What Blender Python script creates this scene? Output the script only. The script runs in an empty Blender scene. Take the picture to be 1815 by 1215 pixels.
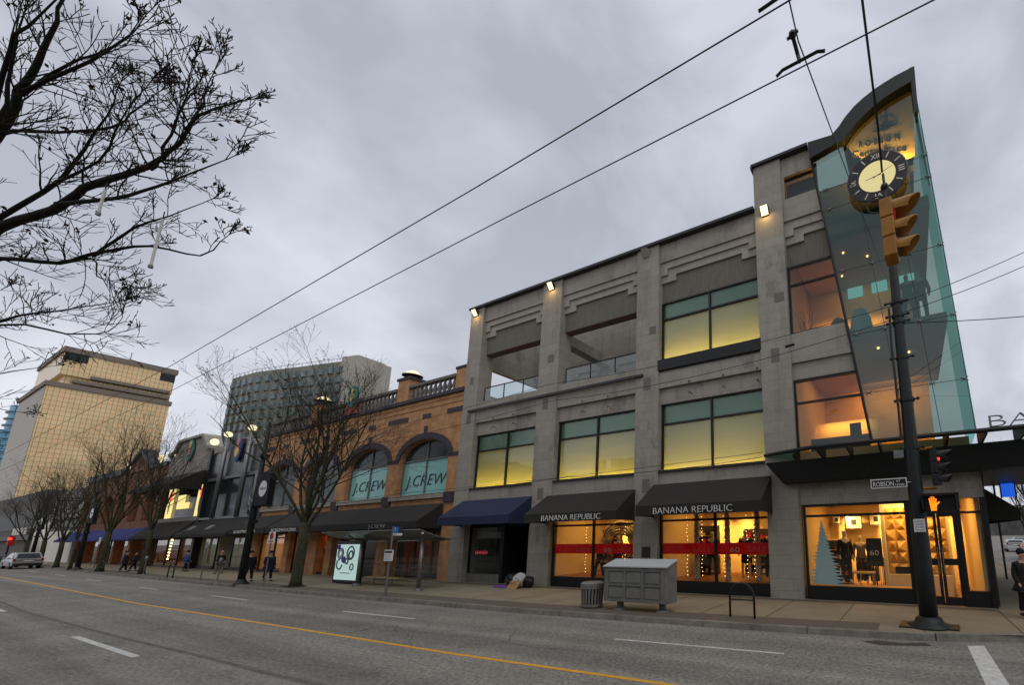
import bpy, bmesh, math, random
from math import radians as rad, sin, cos, pi, sqrt, atan2
from mathutils import Vector, Matrix
C = bpy.context.scene.collection
sc = bpy.context.scene
random.seed(7)
# ------------------------------------------------------------------ camera
yaw, pitch, roll = rad(25.703), rad(10.783), rad(-0.870)
cam_d = bpy.data.cameras.new('camera'); cam = bpy.data.objects.new('camera', cam_d); C.objects.link(cam)
fwd = Vector((-sin(yaw)*cos(pitch), cos(yaw)*cos(pitch), sin(pitch)))
rgt = Vector((cos(yaw), sin(yaw), 0)); upv = rgt.cross(fwd)
r2 = rgt*cos(roll)+upv*sin(roll); u2 = upv*cos(roll)-rgt*sin(roll)
m = Matrix((r2, u2, -fwd)).transposed().to_4x4(); m.translation = (0, 0, 2.4)
cam.matrix_world = m
cam_d.sensor_width = 36; cam_d.lens = 755.23/1815*36
cam_d.shift_x = (907.5-1248.74)/1815; cam_d.shift_y = (807.11-607.5)/1815
cam_d.clip_end = 3000; cam_d.clip_start = 0.05
sc.camera = cam
sc.view_settings.view_transform = 'Standard'; sc.view_settings.look = 'None'
sc.view_settings.exposure = 0.10; sc.view_settings.gamma = 1.0
sc.cycles.use_denoising = True
sc.cycles.max_bounces = 6; sc.cycles.transparent_max_bounces = 16; sc.cycles.sample_clamp_indirect = 4.0
sc.cycles.caustics_reflective = False; sc.cycles.caustics_refractive = False
# ------------------------------------------------------------------ world: overcast over a low sun
w = bpy.data.worlds.new('World'); sc.world = w; w.use_nodes = True
nt = w.node_tree; nt.nodes.clear()
def N(t, **k):
    n = nt.nodes.new(t)
    for a, b in k.items(): setattr(n, a, b)
    return n
SUN_EL, SUN_AZ = 58.0, 128.0
sky = N('ShaderNodeTexSky'); sky.sky_type = 'NISHITA'; sky.sun_disc = False
sky.sun_elevation = rad(SUN_EL); sky.sun_rotation = rad(SUN_AZ)
geo = N('ShaderNodeTexCoord'); mp = N('ShaderNodeMapping'); mp.inputs['Scale'].default_value = (1.1, 1, 1.5)
nz = N('ShaderNodeTexNoise'); nz.inputs['Scale'].default_value = 2.4; nz.inputs['Detail'].default_value = 5; nz.inputs['Roughness'].default_value = 0.5
nz.inputs['Distortion'].default_value = 0.5
rp = N('ShaderNodeValToRGB'); rp.color_ramp.elements[0].position = 0.40; rp.color_ramp.elements[0].color = (4.95, 5.2, 5.95, 1)
rp.color_ramp.elements[1].position = 0.62; rp.color_ramp.elements[1].color = (7.3, 7.55, 8.35, 1)
sep = N('ShaderNodeSeparateXYZ'); r3 = N('ShaderNodeValToRGB')
r3.color_ramp.elements[0].position = 0.0; r3.color_ramp.elements[0].color = (1.22, 1.21, 1.17, 1)
r3.color_ramp.elements[1].position = 0.62; r3.color_ramp.elements[1].color = (0.92, 0.92, 0.93, 1)
mu = N('ShaderNodeMix', data_type='RGBA', blend_type='MULTIPLY'); mu.inputs['Factor'].default_value = 1
mx = N('ShaderNodeMix', data_type='RGBA'); mx.inputs['Factor'].default_value = 0.93
bg = N('ShaderNodeBackground'); bg.inputs['Strength'].default_value = 0.095; ou = N('ShaderNodeOutputWorld')
L = nt.links.new
L(geo.outputs['Generated'], mp.inputs[0]); L(mp.outputs[0], nz.inputs['Vector']); L(nz.outputs['Fac'], rp.inputs[0])
L(geo.outputs['Generated'], sep.inputs[0]); L(sep.outputs['Z'], r3.inputs[0])
L(rp.outputs[0], mu.inputs['A']); L(r3.outputs[0], mu.inputs['B'])
L(sky.outputs[0], mx.inputs['A']); L(mu.outputs['Result'], mx.inputs['B'])
L(mx.outputs['Result'], bg.inputs[0]); L(bg.outputs[0], ou.inputs[0])
# ------------------------------------------------------------------ weak, very soft sun behind the cloud
sd = bpy.data.lights.new('sun', 'SUN'); sd.energy = 0.7; sd.angle = rad(45); sd.color = (1, 0.95, 0.88)
so = bpy.data.objects.new('sun', sd); C.objects.link(so)
sv = Vector((sin(rad(SUN_AZ))*cos(rad(SUN_EL)), cos(rad(SUN_AZ))*cos(rad(SUN_EL)), sin(rad(SUN_EL))))
so.rotation_euler = sv.to_track_quat('Z', 'Y').to_euler(); so.location = (0, -20, 40)

# ------------------------------------------------------------------ materials
MAT = {}
def mat(name, col, rough=0.75, metal=0.0, var=0.12, scale=3.0, spec=0.35, bump=0.0, bscale=40.0, brick=None, stain=0.0, drip=0.0, col2=None, streak=False, trans=0.0, emit=None, estr=0.0):
    """procedural surface: world-space noise variation, optional masonry courses, stains and bump"""
    m = bpy.data.materials.new(name); m.use_nodes = True; t = m.node_tree; t.nodes.clear(); MAT[name] = m
    n = t.nodes.new; l = t.links.new
    o = n('ShaderNodeOutputMaterial'); p = n('ShaderNodeBsdfPrincipled'); l(p.outputs[0], o.inputs[0])
    p.inputs['Roughness'].default_value = rough; p.inputs['Metallic'].default_value = metal
    p.inputs['Specular IOR Level'].default_value = spec
    g = n('ShaderNodeNewGeometry'); pos = g.outputs['Position']
    c = (*col, 1)
    def scl(c, k): return (min(c[0]*k, 1), min(c[1]*k, 1), min(c[2]*k, 1), 1)
    src = None
    if var > 0 or col2:
        no = n('ShaderNodeTexNoise'); no.inputs['Scale'].default_value = scale; no.inputs['Detail'].default_value = 5; no.inputs['Roughness'].default_value = 0.65
        if streak:
            ma = n('ShaderNodeMapping'); ma.inputs['Scale'].default_value = (1, 1, 0.12); l(pos, ma.inputs[0]); l(ma.outputs[0], no.inputs['Vector'])
        else: l(pos, no.inputs['Vector'])
        r = n('ShaderNodeValToRGB'); r.color_ramp.elements[0].position = 0.32; r.color_ramp.elements[1].position = 0.68
        r.color_ramp.elements[0].color = scl(c, 1-var); r.color_ramp.elements[1].color = (*col2, 1) if col2 else scl(c, 1+var)
        l(no.outputs['Fac'], r.inputs[0]); src = r.outputs[0]
    if brick:
        bw, bh, mort, mk, bv = brick
        sx = n('ShaderNodeSeparateXYZ'); l(pos, sx.inputs[0]); ad = n('ShaderNodeMath'); l(sx.outputs[0], ad.inputs[0]); l(sx.outputs[1], ad.inputs[1])
        cb = n('ShaderNodeCombineXYZ'); l(ad.outputs[0], cb.inputs[0]); l(sx.outputs[2], cb.inputs[1])
        b = n('ShaderNodeTexBrick'); b.inputs['Scale'].default_value = 1; b.inputs['Brick Width'].default_value = bw; b.inputs['Row Height'].default_value = bh
        b.inputs['Mortar Size'].default_value = mort; b.inputs['Mortar Smooth'].default_value = 0.2
        b.inputs['Color1'].default_value = (1-bv, 1-bv, 1-bv, 1); b.inputs['Color2'].default_value = (1+bv, 1+bv, 1+bv, 1); b.inputs['Mortar'].default_value = (mk, mk, mk, 1)
        l(cb.outputs[0], b.inputs['Vector'])
        x = n('ShaderNodeMix'); x.data_type = 'RGBA'; x.blend_type = 'MULTIPLY'; x.inputs['Factor'].default_value = 1
        x.inputs['A'].default_value = c
        if src: l(src, x.inputs['A'])
        l(b.outputs['Color'], x.inputs['B']); src = x.outputs['Result']
    if stain > 0:
        s = n('ShaderNodeTexNoise'); s.inputs['Scale'].default_value = 0.55; s.inputs['Detail'].default_value = 9; s.inputs['Roughness'].default_value = 0.72
        ms = n('ShaderNodeMapping'); ms.inputs['Scale'].default_value = (1, 1, 0.55); l(pos, ms.inputs[0]); l(ms.outputs[0], s.inputs['Vector'])
        r = n('ShaderNodeValToRGB'); r.color_ramp.elements[0].position = 0.56; r.color_ramp.elements[1].position = 0.62
        r.color_ramp.elements[0].color = (1, 1, 1, 1); r.color_ramp.elements[1].color = (1-stain, 1-stain, 1-stain*0.95, 1)
        l(s.outputs['Fac'], r.inputs[0])
        x = n('ShaderNodeMix'); x.data_type = 'RGBA'; x.blend_type = 'MULTIPLY'; x.inputs['Factor'].default_value = 1
        x.inputs['A'].default_value = c
        if src: l(src, x.inputs['A'])
        l(r.outputs[0], x.inputs['B']); src = x.outputs['Result']
    if drip > 0:
        s = n('ShaderNodeTexNoise'); s.inputs['Scale'].default_value = 1.6; s.inputs['Detail'].default_value = 6; s.inputs['Roughness'].default_value = 0.7
        ms = n('ShaderNodeMapping'); ms.inputs['Scale'].default_value = (1.5, 1.5, 0.16); l(pos, ms.inputs[0]); l(ms.outputs[0], s.inputs['Vector'])
        r = n('ShaderNodeValToRGB'); r.color_ramp.elements[0].position = 0.52; r.color_ramp.elements[1].position = 0.72
        r.color_ramp.elements[0].color = (1, 1, 1, 1); r.color_ramp.elements[1].color = (1-drip, 1-drip, 1-drip*0.95, 1)
        l(s.outputs['Fac'], r.inputs[0])
        x = n('ShaderNodeMix'); x.data_type = 'RGBA'; x.blend_type = 'MULTIPLY'; x.inputs['Factor'].default_value = 1
        x.inputs['A'].default_value = c
        if src: l(src, x.inputs['A'])
        l(r.outputs[0], x.inputs['B']); src = x.outputs['Result']
    if src: l(src, p.inputs['Base Color'])
    else: p.inputs['Base Color'].default_value = c
    if bump > 0:
        bn = n('ShaderNodeTexNoise'); bn.inputs['Scale'].default_value = bscale; bn.inputs['Detail'].default_value = 3; l(pos, bn.inputs['Vector'])
        bu = n('ShaderNodeBump'); bu.inputs['Strength'].default_value = bump; bu.inputs['Distance'].default_value = 0.02
        l(bn.outputs['Fac'], bu.inputs['Height']); l(bu.outputs[0], p.inputs['Normal'])
    if emit:
        p.inputs['Emission Color'].default_value = (*emit, 1); p.inputs['Emission Strength'].default_value = estr
    return m
def schlick(t):
    """reflectance of a pane, the same from both of its sides"""
    lw = t.nodes.new('ShaderNodeLayerWeight'); lw.inputs[0].default_value = 0.5
    p = t.nodes.new('ShaderNodeMath'); p.operation = 'POWER'; p.inputs[1].default_value = 4.5; t.links.new(lw.outputs['Facing'], p.inputs[0])
    q = t.nodes.new('ShaderNodeMath'); q.operation = 'MULTIPLY_ADD'; q.inputs[1].default_value = 0.92; q.inputs[2].default_value = 0.06; t.links.new(p.outputs[0], q.inputs[0]); return q.outputs[0]
def glass(name, tint, ior=1.5, extra=0.0, rough=0.02, gcol=(0.9, 0.95, 0.95)):
    m = bpy.data.materials.new(name); m.use_nodes = True; t = m.node_tree; t.nodes.clear(); n = t.nodes.new; l = t.links.new; MAT[name] = m
    o = n('ShaderNodeOutputMaterial'); mi = n('ShaderNodeMixShader'); a = n('ShaderNodeBsdfTransparent'); b = n('ShaderNodeBsdfGlossy'); f = schlick(t)
    a.inputs[0].default_value = (*tint, 1); b.inputs['Roughness'].default_value = rough; b.inputs[0].default_value = (*gcol, 1)
    ad = n('ShaderNodeMath'); ad.inputs[1].default_value = extra; ad.use_clamp = True
    l(f, ad.inputs[0]); l(ad.outputs[0], mi.inputs[0]); l(a.outputs[0], mi.inputs[1]); l(b.outputs[0], mi.inputs[2]); l(mi.outputs[0], o.inputs[0])
    return m
def film(name, col, tr=0.6, gloss=0.12):
    """frosted window film: lets the light behind it through, diffuses it"""
    m = bpy.data.materials.new(name); m.use_nodes = True; t = m.node_tree; t.nodes.clear(); n = t.nodes.new; l = t.links.new; MAT[name] = m
    o = n('ShaderNodeOutputMaterial'); mi = n('ShaderNodeMixShader'); a = n('ShaderNodeBsdfDiffuse'); b = n('ShaderNodeBsdfTranslucent'); g = n('ShaderNodeBsdfGlossy'); m2 = n('ShaderNodeMixShader')
    a.inputs[0].default_value = (*col, 1); b.inputs[0].default_value = (*col, 1); g.inputs['Roughness'].default_value = 0.15
    f = schlick(t)
    mi.inputs[0].default_value = tr; l(a.outputs[0], mi.inputs[1]); l(b.outputs[0], mi.inputs[2]); l(f, m2.inputs[0]); l(mi.outputs[0], m2.inputs[1]); l(g.outputs[0], m2.inputs[2]); l(m2.outputs[0], o.inputs[0])
    return m
def lamp_mat(name, col, s):
    m = bpy.data.materials.new(name); m.use_nodes = True; t = m.node_tree; t.nodes.clear(); MAT[name] = m
    o = t.nodes.new('ShaderNodeOutputMaterial'); e = t.nodes.new('ShaderNodeEmission'); e.inputs[0].default_value = (*col, 1); e.inputs[1].default_value = s; t.links.new(e.outputs[0], o.inputs[0]); return m

# ------------------------------------------------------------------ mesh building
def org(o):
    v = Vector((0, 0, 0))
    while o is not None: v = v + Vector(o.location); o = o.parent
    return v
class MB:
    def __init__(s): s.v = []; s.f = []
    def add(s, vs, fs):
        k = len(s.v); s.v += [tuple(v) for v in vs]; s.f += [tuple(i+k for i in f) for f in fs]; return s
    def box(s, x0, x1, y0, y1, z0, z1):
        return s.add([(x0,y0,z0),(x1,y0,z0),(x1,y1,z0),(x0,y1,z0),(x0,y0,z1),(x1,y0,z1),(x1,y1,z1),(x0,y1,z1)],
                     [(0,3,2,1),(4,5,6,7),(0,1,5,4),(1,2,6,5),(2,3,7,6),(3,0,4,7)])
    def hexa(s, b, t):
        return s.add(list(b)+list(t), [(0,3,2,1),(4,5,6,7),(0,1,5,4),(1,2,6,5),(2,3,7,6),(3,0,4,7)])
    def xz(s, pts, y0, y1):
        """polygon in the x-z plane extruded from y0 (front) to y1"""
        n = len(pts)
        return s.add([(x,y0,z) for x,z in pts]+[(x,y1,z) for x,z in pts], [tuple(range(n)), tuple(range(2*n-1,n-1,-1))]+[(i,i+n,(i+1)%n+n,(i+1)%n) for i in range(n)])
    def yz(s, pts, x0, x1):
        n = len(pts)
        return s.add([(x0,y,z) for y,z in pts]+[(x1,y,z) for y,z in pts], [tuple(range(n-1,-1,-1)), tuple(range(n,2*n))]+[(i,(i+1)%n,(i+1)%n+n,i+n) for i in range(n)])
    def xy(s, pts, z0, z1):
        n = len(pts)
        return s.add([(x,y,z0) for x,y in pts]+[(x,y,z1) for x,y in pts], [tuple(range(n-1,-1,-1)), tuple(range(n,2*n))]+[(i,(i+1)%n,(i+1)%n+n,i+n) for i in range(n)])
    def tube(s, path, r, n=8, cap=True):
        path = [Vector(p) for p in path]; k = len(path)
        rs = r if isinstance(r, (list, tuple)) else [r]*k
        ref = Vector((0,0,1)); vs = []; prev = None
        for i, p in enumerate(path):
            d = (path[min(i+1,k-1)]-path[max(i-1,0)])
            if d.length < 1e-9: d = Vector((0,0,1))
            d.normalize()
            if prev is None: a = ref.cross(d) if abs(d.dot(ref)) < .95 else Vector((1,0,0)).cross(d)
            else: a = prev - d*prev.dot(d)
            if a.length < 1e-6: a = d.orthogonal()
            a.normalize(); prev = a; b = d.cross(a)
            vs += [p+(a*cos(2*pi*j/n)+b*sin(2*pi*j/n))*rs[i] for j in range(n)]
        fs = [(i*n+j, i*n+(j+1)%n, (i+1)*n+(j+1)%n, (i+1)*n+j) for i in range(k-1) for j in range(n)]
        if cap: fs += [tuple(range(n-1,-1,-1)), tuple(range((k-1)*n, k*n))]
        return s.add(vs, fs)
    def lathe(s, prof, cx, cy, n=16, axis='z', cz=0):
        """prof: (radius, height) pairs turned round a vertical axis at cx, cy (or a y axis at cx, cz)"""
        vs = []
        for r, h in prof:
            for j in range(n):
                a = 2*pi*j/n
                vs.append((cx+r*cos(a), cy+r*sin(a), h) if axis == 'z' else (cx+r*cos(a), h, cz+r*sin(a)))
        k = len(prof); fs = [(i*n+j, i*n+(j+1)%n, (i+1)*n+(j+1)%n, (i+1)*n+j) for i in range(k-1) for j in range(n)]
        fs += [tuple(range(n-1,-1,-1)), tuple(range((k-1)*n, k*n))]
        return s.add(vs, fs)
    def ball(s, c, r, n=10, m=6):
        rx, ry, rz = r if isinstance(r, (list, tuple)) else (r, r, r)
        vs = [(c[0]+rx*sin(pi*i/m)*cos(2*pi*j/n), c[1]+ry*sin(pi*i/m)*sin(2*pi*j/n), c[2]+rz*cos(pi*i/m)) for i in range(1, m) for j in range(n)]
        a = len(vs); vs += [(c[0],c[1],c[2]+rz),(c[0],c[1],c[2]-rz)]
        fs = [(i*n+j,(i+1)*n+j,(i+1)*n+(j+1)%n,i*n+(j+1)%n) for i in range(m-2) for j in range(n)]
        fs += [(a, j, (j+1)%n) for j in range(n)]+[(a+1,(m-2)*n+(j+1)%n,(m-2)*n+j) for j in range(n)]
        return s.add(vs, fs)
    def quad(s, a, b, c, d): return s.add([a,b,c,d], [(0,1,2,3)])
    def rot(s, ang, cx=0, cy=0, k0=0):
        ca, sa = cos(ang), sin(ang)
        s.v = s.v[:k0]+[(cx+(x-cx)*ca-(y-cy)*sa, cy+(x-cx)*sa+(y-cy)*ca, z) for x,y,z in s.v[k0:]]; return s
    def build(s, name, m, parent=None, smooth=False, loc=None, bevel=0, label=None, fix=True):
        me = bpy.data.meshes.new(name); o0 = org(parent)+(Vector(loc) if loc else Vector((0,0,0)))
        me.from_pydata([(x-o0.x, y-o0.y, z-o0.z) for x,y,z in s.v], [], s.f); me.validate()
        if fix:
            b = bmesh.new(); b.from_mesh(me); bmesh.ops.recalc_face_normals(b, faces=b.faces)
            b.to_mesh(me); b.free()
        if smooth:
            for p in me.polygons: p.use_smooth = True
        me.materials.append(MAT[m] if isinstance(m, str) else m)
        ob = bpy.data.objects.new(name, me); C.objects.link(ob)
        if loc: ob.location = loc
        if parent: ob.parent = parent
        if bevel:
            bv = ob.modifiers.new('bevel', 'BEVEL'); bv.width = bevel; bv.segments = 1 if bevel < .02 else 2; bv.limit_method = 'ANGLE'
        if label: ob['label'] = label
        return ob
def thing(name, label, cat, loc=(0,0,0), group=None):
    o = bpy.data.objects.new(name, None); C.objects.link(o); o.location = loc; o.empty_display_size = .2
    o['label'] = label; o['category'] = cat
    if group: o['group'] = group
    return o
def tag(o, label, cat, group=None):
    o['label'] = label; o['category'] = cat
    if group: o['group'] = group
    return o
def each(name, m, parent, boxes, **k):
    for b in boxes: q = MB(); q.box(*b); q.build(name, m, parent, **k)
def struct(o): o['kind'] = 'structure'; return o
def dup(o, loc=None, rz=None, label=None, group=None, parent=None, sc_=None):
    r = o.copy(); C.objects.link(r); r.parent = parent
    if loc is not None: r.location = loc
    if rz is not None: r.rotation_euler = (0,0,rz)
    if sc_: r.scale = (sc_, sc_, sc_)
    if label: r['label'] = label
    if group: r['group'] = group
    for c in o.children: dup(c, parent=r)
    return r
def glyphs(body, size, depth=0.02, thin=0.0, shear=0.0, space=1.0, align='LEFT'):
    cu = bpy.data.curves.new('lettering', 'FONT'); cu.body = body; cu.size = size; cu.extrude = depth/2; cu.offset = thin; cu.shear = shear; cu.space_character = space
    cu.align_x = align; cu.resolution_u = 3
    o = bpy.data.objects.new('lettering', cu); C.objects.link(o); bpy.context.view_layer.update()
    me = bpy.data.meshes.new_from_object(o); bpy.data.objects.remove(o); bpy.data.curves.remove(cu)
    return me
def text(body, x, y, z, size, m, parent, name='lettering', fit=None, ux=(1,0,0), uz=(0,0,1), **k):
    """lettering laid along ux with its height along uz, first letter's foot at x, y, z; fit = total width"""
    me = glyphs(body, size, **k); ux = Vector(ux).normalized(); uz = Vector(uz).normalized(); nn = ux.cross(uz)
    xs = [v.co.x for v in me.vertices]; f = fit/(max(xs)-min(xs)) if fit else 1; x0 = min(xs) if fit else 0
    o0 = org(parent)
    for v in me.vertices:
        q = v.co.copy(); p = Vector((x,y,z))+ux*((q.x-x0)*f)+uz*q.y-nn*(-q.z); v.co = p-o0
    me.materials.clear(); me.materials.append(MAT[m])
    o = bpy.data.objects.new(name, me); C.objects.link(o)
    if parent: o.parent = parent
    return o
def area(loc, sx, sy, power, col, direc, name='shop_light', spread=None):
    d = bpy.data.lights.new(name, 'AREA'); d.shape = 'RECTANGLE'; d.size = sx; d.size_y = sy; d.energy = power; d.color = col
    if spread: d.spread = rad(spread)
    o = bpy.data.objects.new(name, d); C.objects.link(o); o.location = loc; o.rotation_euler = Vector(direc).to_track_quat('-Z', 'Y').to_euler(); return o
# ------------------------------------------------------------------ the palette
mat('asphalt', (0.200,0.193,0.174), rough=0.85, var=0.16, scale=0.5, bump=0.5, bscale=70)
mat('paint_white', (0.55,0.55,0.52), rough=0.7, var=0.25, scale=9)
mat('paint_yellow', (0.66,0.33,0.03), rough=0.7, var=0.14, scale=7)
mat('paving', (0.235,0.20,0.135), rough=0.85, var=0.13, scale=0.9, bump=0.15, bscale=60, stain=0.12)
mat('aggregate', (0.12,0.10,0.078), rough=0.9, var=0.45, scale=26, bump=0.4, bscale=60)
mat('kerb', (0.19,0.18,0.15), rough=0.85, var=0.3, scale=2.5, stain=0.35, bump=0.3, bscale=25)
mat('seam', (0.05,0.045,0.04), var=0)
mat('concrete', (0.330,0.303,0.256), rough=0.85, var=0.07, scale=2.2, brick=(1.05,0.42,0.010,0.78,0.055), stain=0.26, drip=0.22, bump=0.12, bscale=30)
mat('concrete_smooth', (0.350,0.323,0.275), rough=0.85, var=0.06, scale=1.5, stain=0.12, drip=0.18)
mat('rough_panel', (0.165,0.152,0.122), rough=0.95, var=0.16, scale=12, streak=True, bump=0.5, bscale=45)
mat('patch_stone', (0.165,0.155,0.13), rough=0.9, var=0.1, scale=20)
mat('soffit', (0.16,0.10,0.075), rough=0.9, var=0.1, scale=3)
mat('dark_frame', (0.012,0.013,0.014), rough=0.45, var=0)
mat('black_steel', (0.012,0.014,0.014), rough=0.5, var=0.2, scale=6)
mat('cap_metal', (0.035,0.036,0.038), rough=0.5, var=0.1)
mat('canvas_black', (0.026,0.024,0.021), rough=0.9, var=0.12, scale=1.2)
mat('canvas_blue', (0.018,0.024,0.062), rough=0.85, var=0.12, scale=1.2)
mat('canvas_royal', (0.018,0.028,0.16), rough=0.8, var=0.1, scale=1.2)
mat('letter_white', (0.72,0.71,0.68), rough=0.5, var=0)
mat('letter_grey', (0.30,0.30,0.29), rough=0.6, var=0)
mat('letter_dark', (0.02,0.024,0.024), rough=0.5, var=0)
mat('brick', (0.48,0.215,0.085), rough=0.85, var=0.2, scale=1.6, brick=(0.62,0.31,0.006,0.72,0.09), col2=(0.55,0.31,0.15), stain=0.12)
mat('brick_red', (0.21,0.095,0.05), rough=0.9, var=0.2, scale=1.6, brick=(0.6,0.3,0.008,0.7,0.1))
mat('plum_stone', (0.055,0.047,0.058), rough=0.8, var=0.15, scale=5)
mat('limestone', (0.33,0.30,0.25), rough=0.85, var=0.12, scale=2, stain=0.2)
mat('baluster', (0.155,0.150,0.135), rough=0.85, var=0.25, scale=5)
mat('steel_grey', (0.20,0.20,0.195), rough=0.4, metal=0.6, var=0.08)
mat('paint_grey', (0.17,0.168,0.155), rough=0.55, var=0.16, scale=3, stain=0.25, drip=0.25)
mat('paint_grey_light', (0.42,0.44,0.45), rough=0.45, var=0.06, scale=2)
mat('bark', (0.045,0.035,0.024), rough=0.95, var=0.35, scale=6, col2=(0.055,0.062,0.026), bump=0.8, bscale=18)
mat('bark_dark', (0.020,0.017,0.014), rough=0.95, var=0.35, scale=7, bump=0.6, bscale=18)
mat('twig', (0.030,0.022,0.017), rough=0.95, var=0)
mat('dry_leaf', (0.055,0.030,0.014), rough=0.9, var=0)
mat('moss', (0.05,0.09,0.02), rough=1, var=0.4, scale=20)
mat('wall_warm', (0.70,0.54,0.30), rough=0.8, var=0.05, scale=1)
mat('wall_cream', (0.72,0.66,0.50), rough=0.8, var=0.04, scale=1)
mat('wall_tan', (0.42,0.27,0.12), rough=0.8, var=0.06, scale=1)
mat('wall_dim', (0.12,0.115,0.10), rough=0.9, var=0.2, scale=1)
mat('wall_red', (0.42,0.03,0.02), rough=0.8, var=0.08, scale=2)
mat('floor_wood', (0.22,0.09,0.03), rough=0.4, var=0.2, scale=3)
mat('timber', (0.40,0.27,0.12), rough=0.6, var=0.15, scale=2)
mat('facet_gold', (0.60,0.40,0.14), rough=0.45, var=0.05, scale=1)
mat('cloth_black', (0.012,0.012,0.015), rough=0.9, var=0)
mat('cloth_navy', (0.015,0.02,0.035), rough=0.9, var=0)
mat('cloth_grey', (0.12,0.11,0.10), rough=0.9, var=0)
mat('cloth_red', (0.45,0.02,0.015), rough=0.8, var=0)
mat('cloth_white', (0.70,0.66,0.58), rough=0.8, var=0)
mat('skin', (0.45,0.26,0.18), rough=0.6, var=0)
mat('dummy', (0.62,0.52,0.38), rough=0.35, var=0)
mat('braid', (0.42,0.36,0.28), rough=0.9, var=0.25, scale=14)
film('sale_red', (0.80,0.012,0.018), 0.5)
mat('sale_text', (0.47,0.10,0.09), rough=0.5, var=0)
mat('sale_text_pale', (0.62,0.36,0.33), rough=0.5, var=0)
mat('tree_decal', (0.42,0.60,0.66), rough=0.6, var=0.03)
mat('signal_yellow', (0.33,0.140,0.010), rough=0.45, var=0.18, scale=4)
mat('rubber', (0.015,0.015,0.015), rough=0.8, var=0)
mat('bronze_plate', (0.03,0.027,0.022), rough=0.5, var=0)
mat('cardboard', (0.36,0.21,0.09), rough=0.9, var=0.12, scale=8)
mat('bag_black', (0.015,0.015,0.017), rough=0.25, var=0, bump=0.8, bscale=14)
mat('bag_white', (0.45,0.45,0.45), rough=0.35, var=0.1, bump=0.8, bscale=14)
mat('cloth_purple', (0.16,0.04,0.30), rough=0.8, var=0.2, scale=10)
mat('clock_ring', (0.022,0.017,0.020), rough=0.35, var=0)
mat('clock_mark', (0.74,0.70,0.55), rough=0.5, var=0)
mat('sign_cream', (0.80,0.58,0.25), rough=0.6, var=0.08, scale=1.3)
mat('sign_ink', (0.05,0.035,0.06), rough=0.6, var=0)
mat('wood_ceiling', (0.50,0.40,0.26), rough=0.8, var=0.05)
mat('car_silver', (0.40,0.41,0.42), rough=0.3, metal=0.5, var=0)
mat('car_dark', (0.03,0.03,0.04), rough=0.25, metal=0.3, var=0)
mat('car_glass', (0.015,0.018,0.02), rough=0.08, var=0, spec=0.8)
mat('bus_red', (0.45,0.02,0.02), rough=0.4, var=0)
glass('glass_shop', (0.93,0.91,0.86), 1.45)
glass('glass_teal', (0.25,0.34,0.29), 1.5, extra=0.06, gcol=(0.55,0.78,0.74))
glass('glass_edge', (0.16,0.34,0.30), 1.5, extra=0.03, gcol=(0.30,0.60,0.58))
glass('glass_clear', (0.86,0.92,0.92), 1.45)
glass('glass_rail', (0.70,0.80,0.80), 1.5, extra=0.04)
mat('glass_dark', (0.022,0.028,0.028), rough=0.12, var=0.25, scale=0.9, spec=0.7)
mat('glass_office', (0.022,0.032,0.032), rough=0.12, var=0.5, scale=1.1, spec=0.22)
film('film_green', (0.17,0.33,0.20), 0.5)
film('film_main', (0.62,0.66,0.42), 0.65)
film('film_teal', (0.30,0.66,0.62), 0.2)
lamp_mat('lamp_warm', (1.0,0.74,0.34), 2.6)
lamp_mat('lamp_globe', (1.0,0.80,0.48), 1.5)
lamp_mat('bulb', (1.0,0.62,0.22), 7)
lamp_mat('led_red', (1.0,0.05,0.03), 2.0)
lamp_mat('hand_orange', (1.0,0.22,0.008), 1.7)
lamp_mat('clock_lit', (0.80,0.70,0.34), 0.85)
lamp_mat('poster_lit', (0.50,0.68,0.64), 0.75)
lamp_mat('panel_lit', (0.42,0.82,0.84), 0.9)
lamp_mat('neon_red', (1.0,0.10,0.12), 0.8)
lamp_mat('screen_yellow', (1.0,0.80,0.30), 1.0)
lamp_mat('lit_blue', (0.02,0.12,0.75), 0.8)

# ------------------------------------------------------------------ ground, road, pavement
def kerb_y(x):
    P = [(-400,13.2),(-130,12.6),(-100,12.2),(-80,11.55),(-60,11.15),(-45,10.8),(-28,10.45),(-12,10.5),(-2.8,11.0),(0.5,11.4),(2.2,11.9),(4.0,13.2),(5.0,15.5)]
    for (a,b),(c,d) in zip(P, P[1:]):
        if x <= c: return b+(d-b)*(x-a)/(c-a)
    return P[-1][1]
ys = []
g = MB(); g.quad((-1500,-800,-0.03),(1500,-800,-0.03),(1500,1500,-0.03),(-1500,1500,-0.03)); struct(g.build('ground', 'asphalt', fix=False))
g = MB()
xs = [-400+i*8 for i in range(46)]+[-32+i for i in range(0,48)]
for a, b in zip(xs, xs[1:]): g.quad((a,-2,0),(b,-2,0),(b,17,0),(a,17,0))
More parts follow.
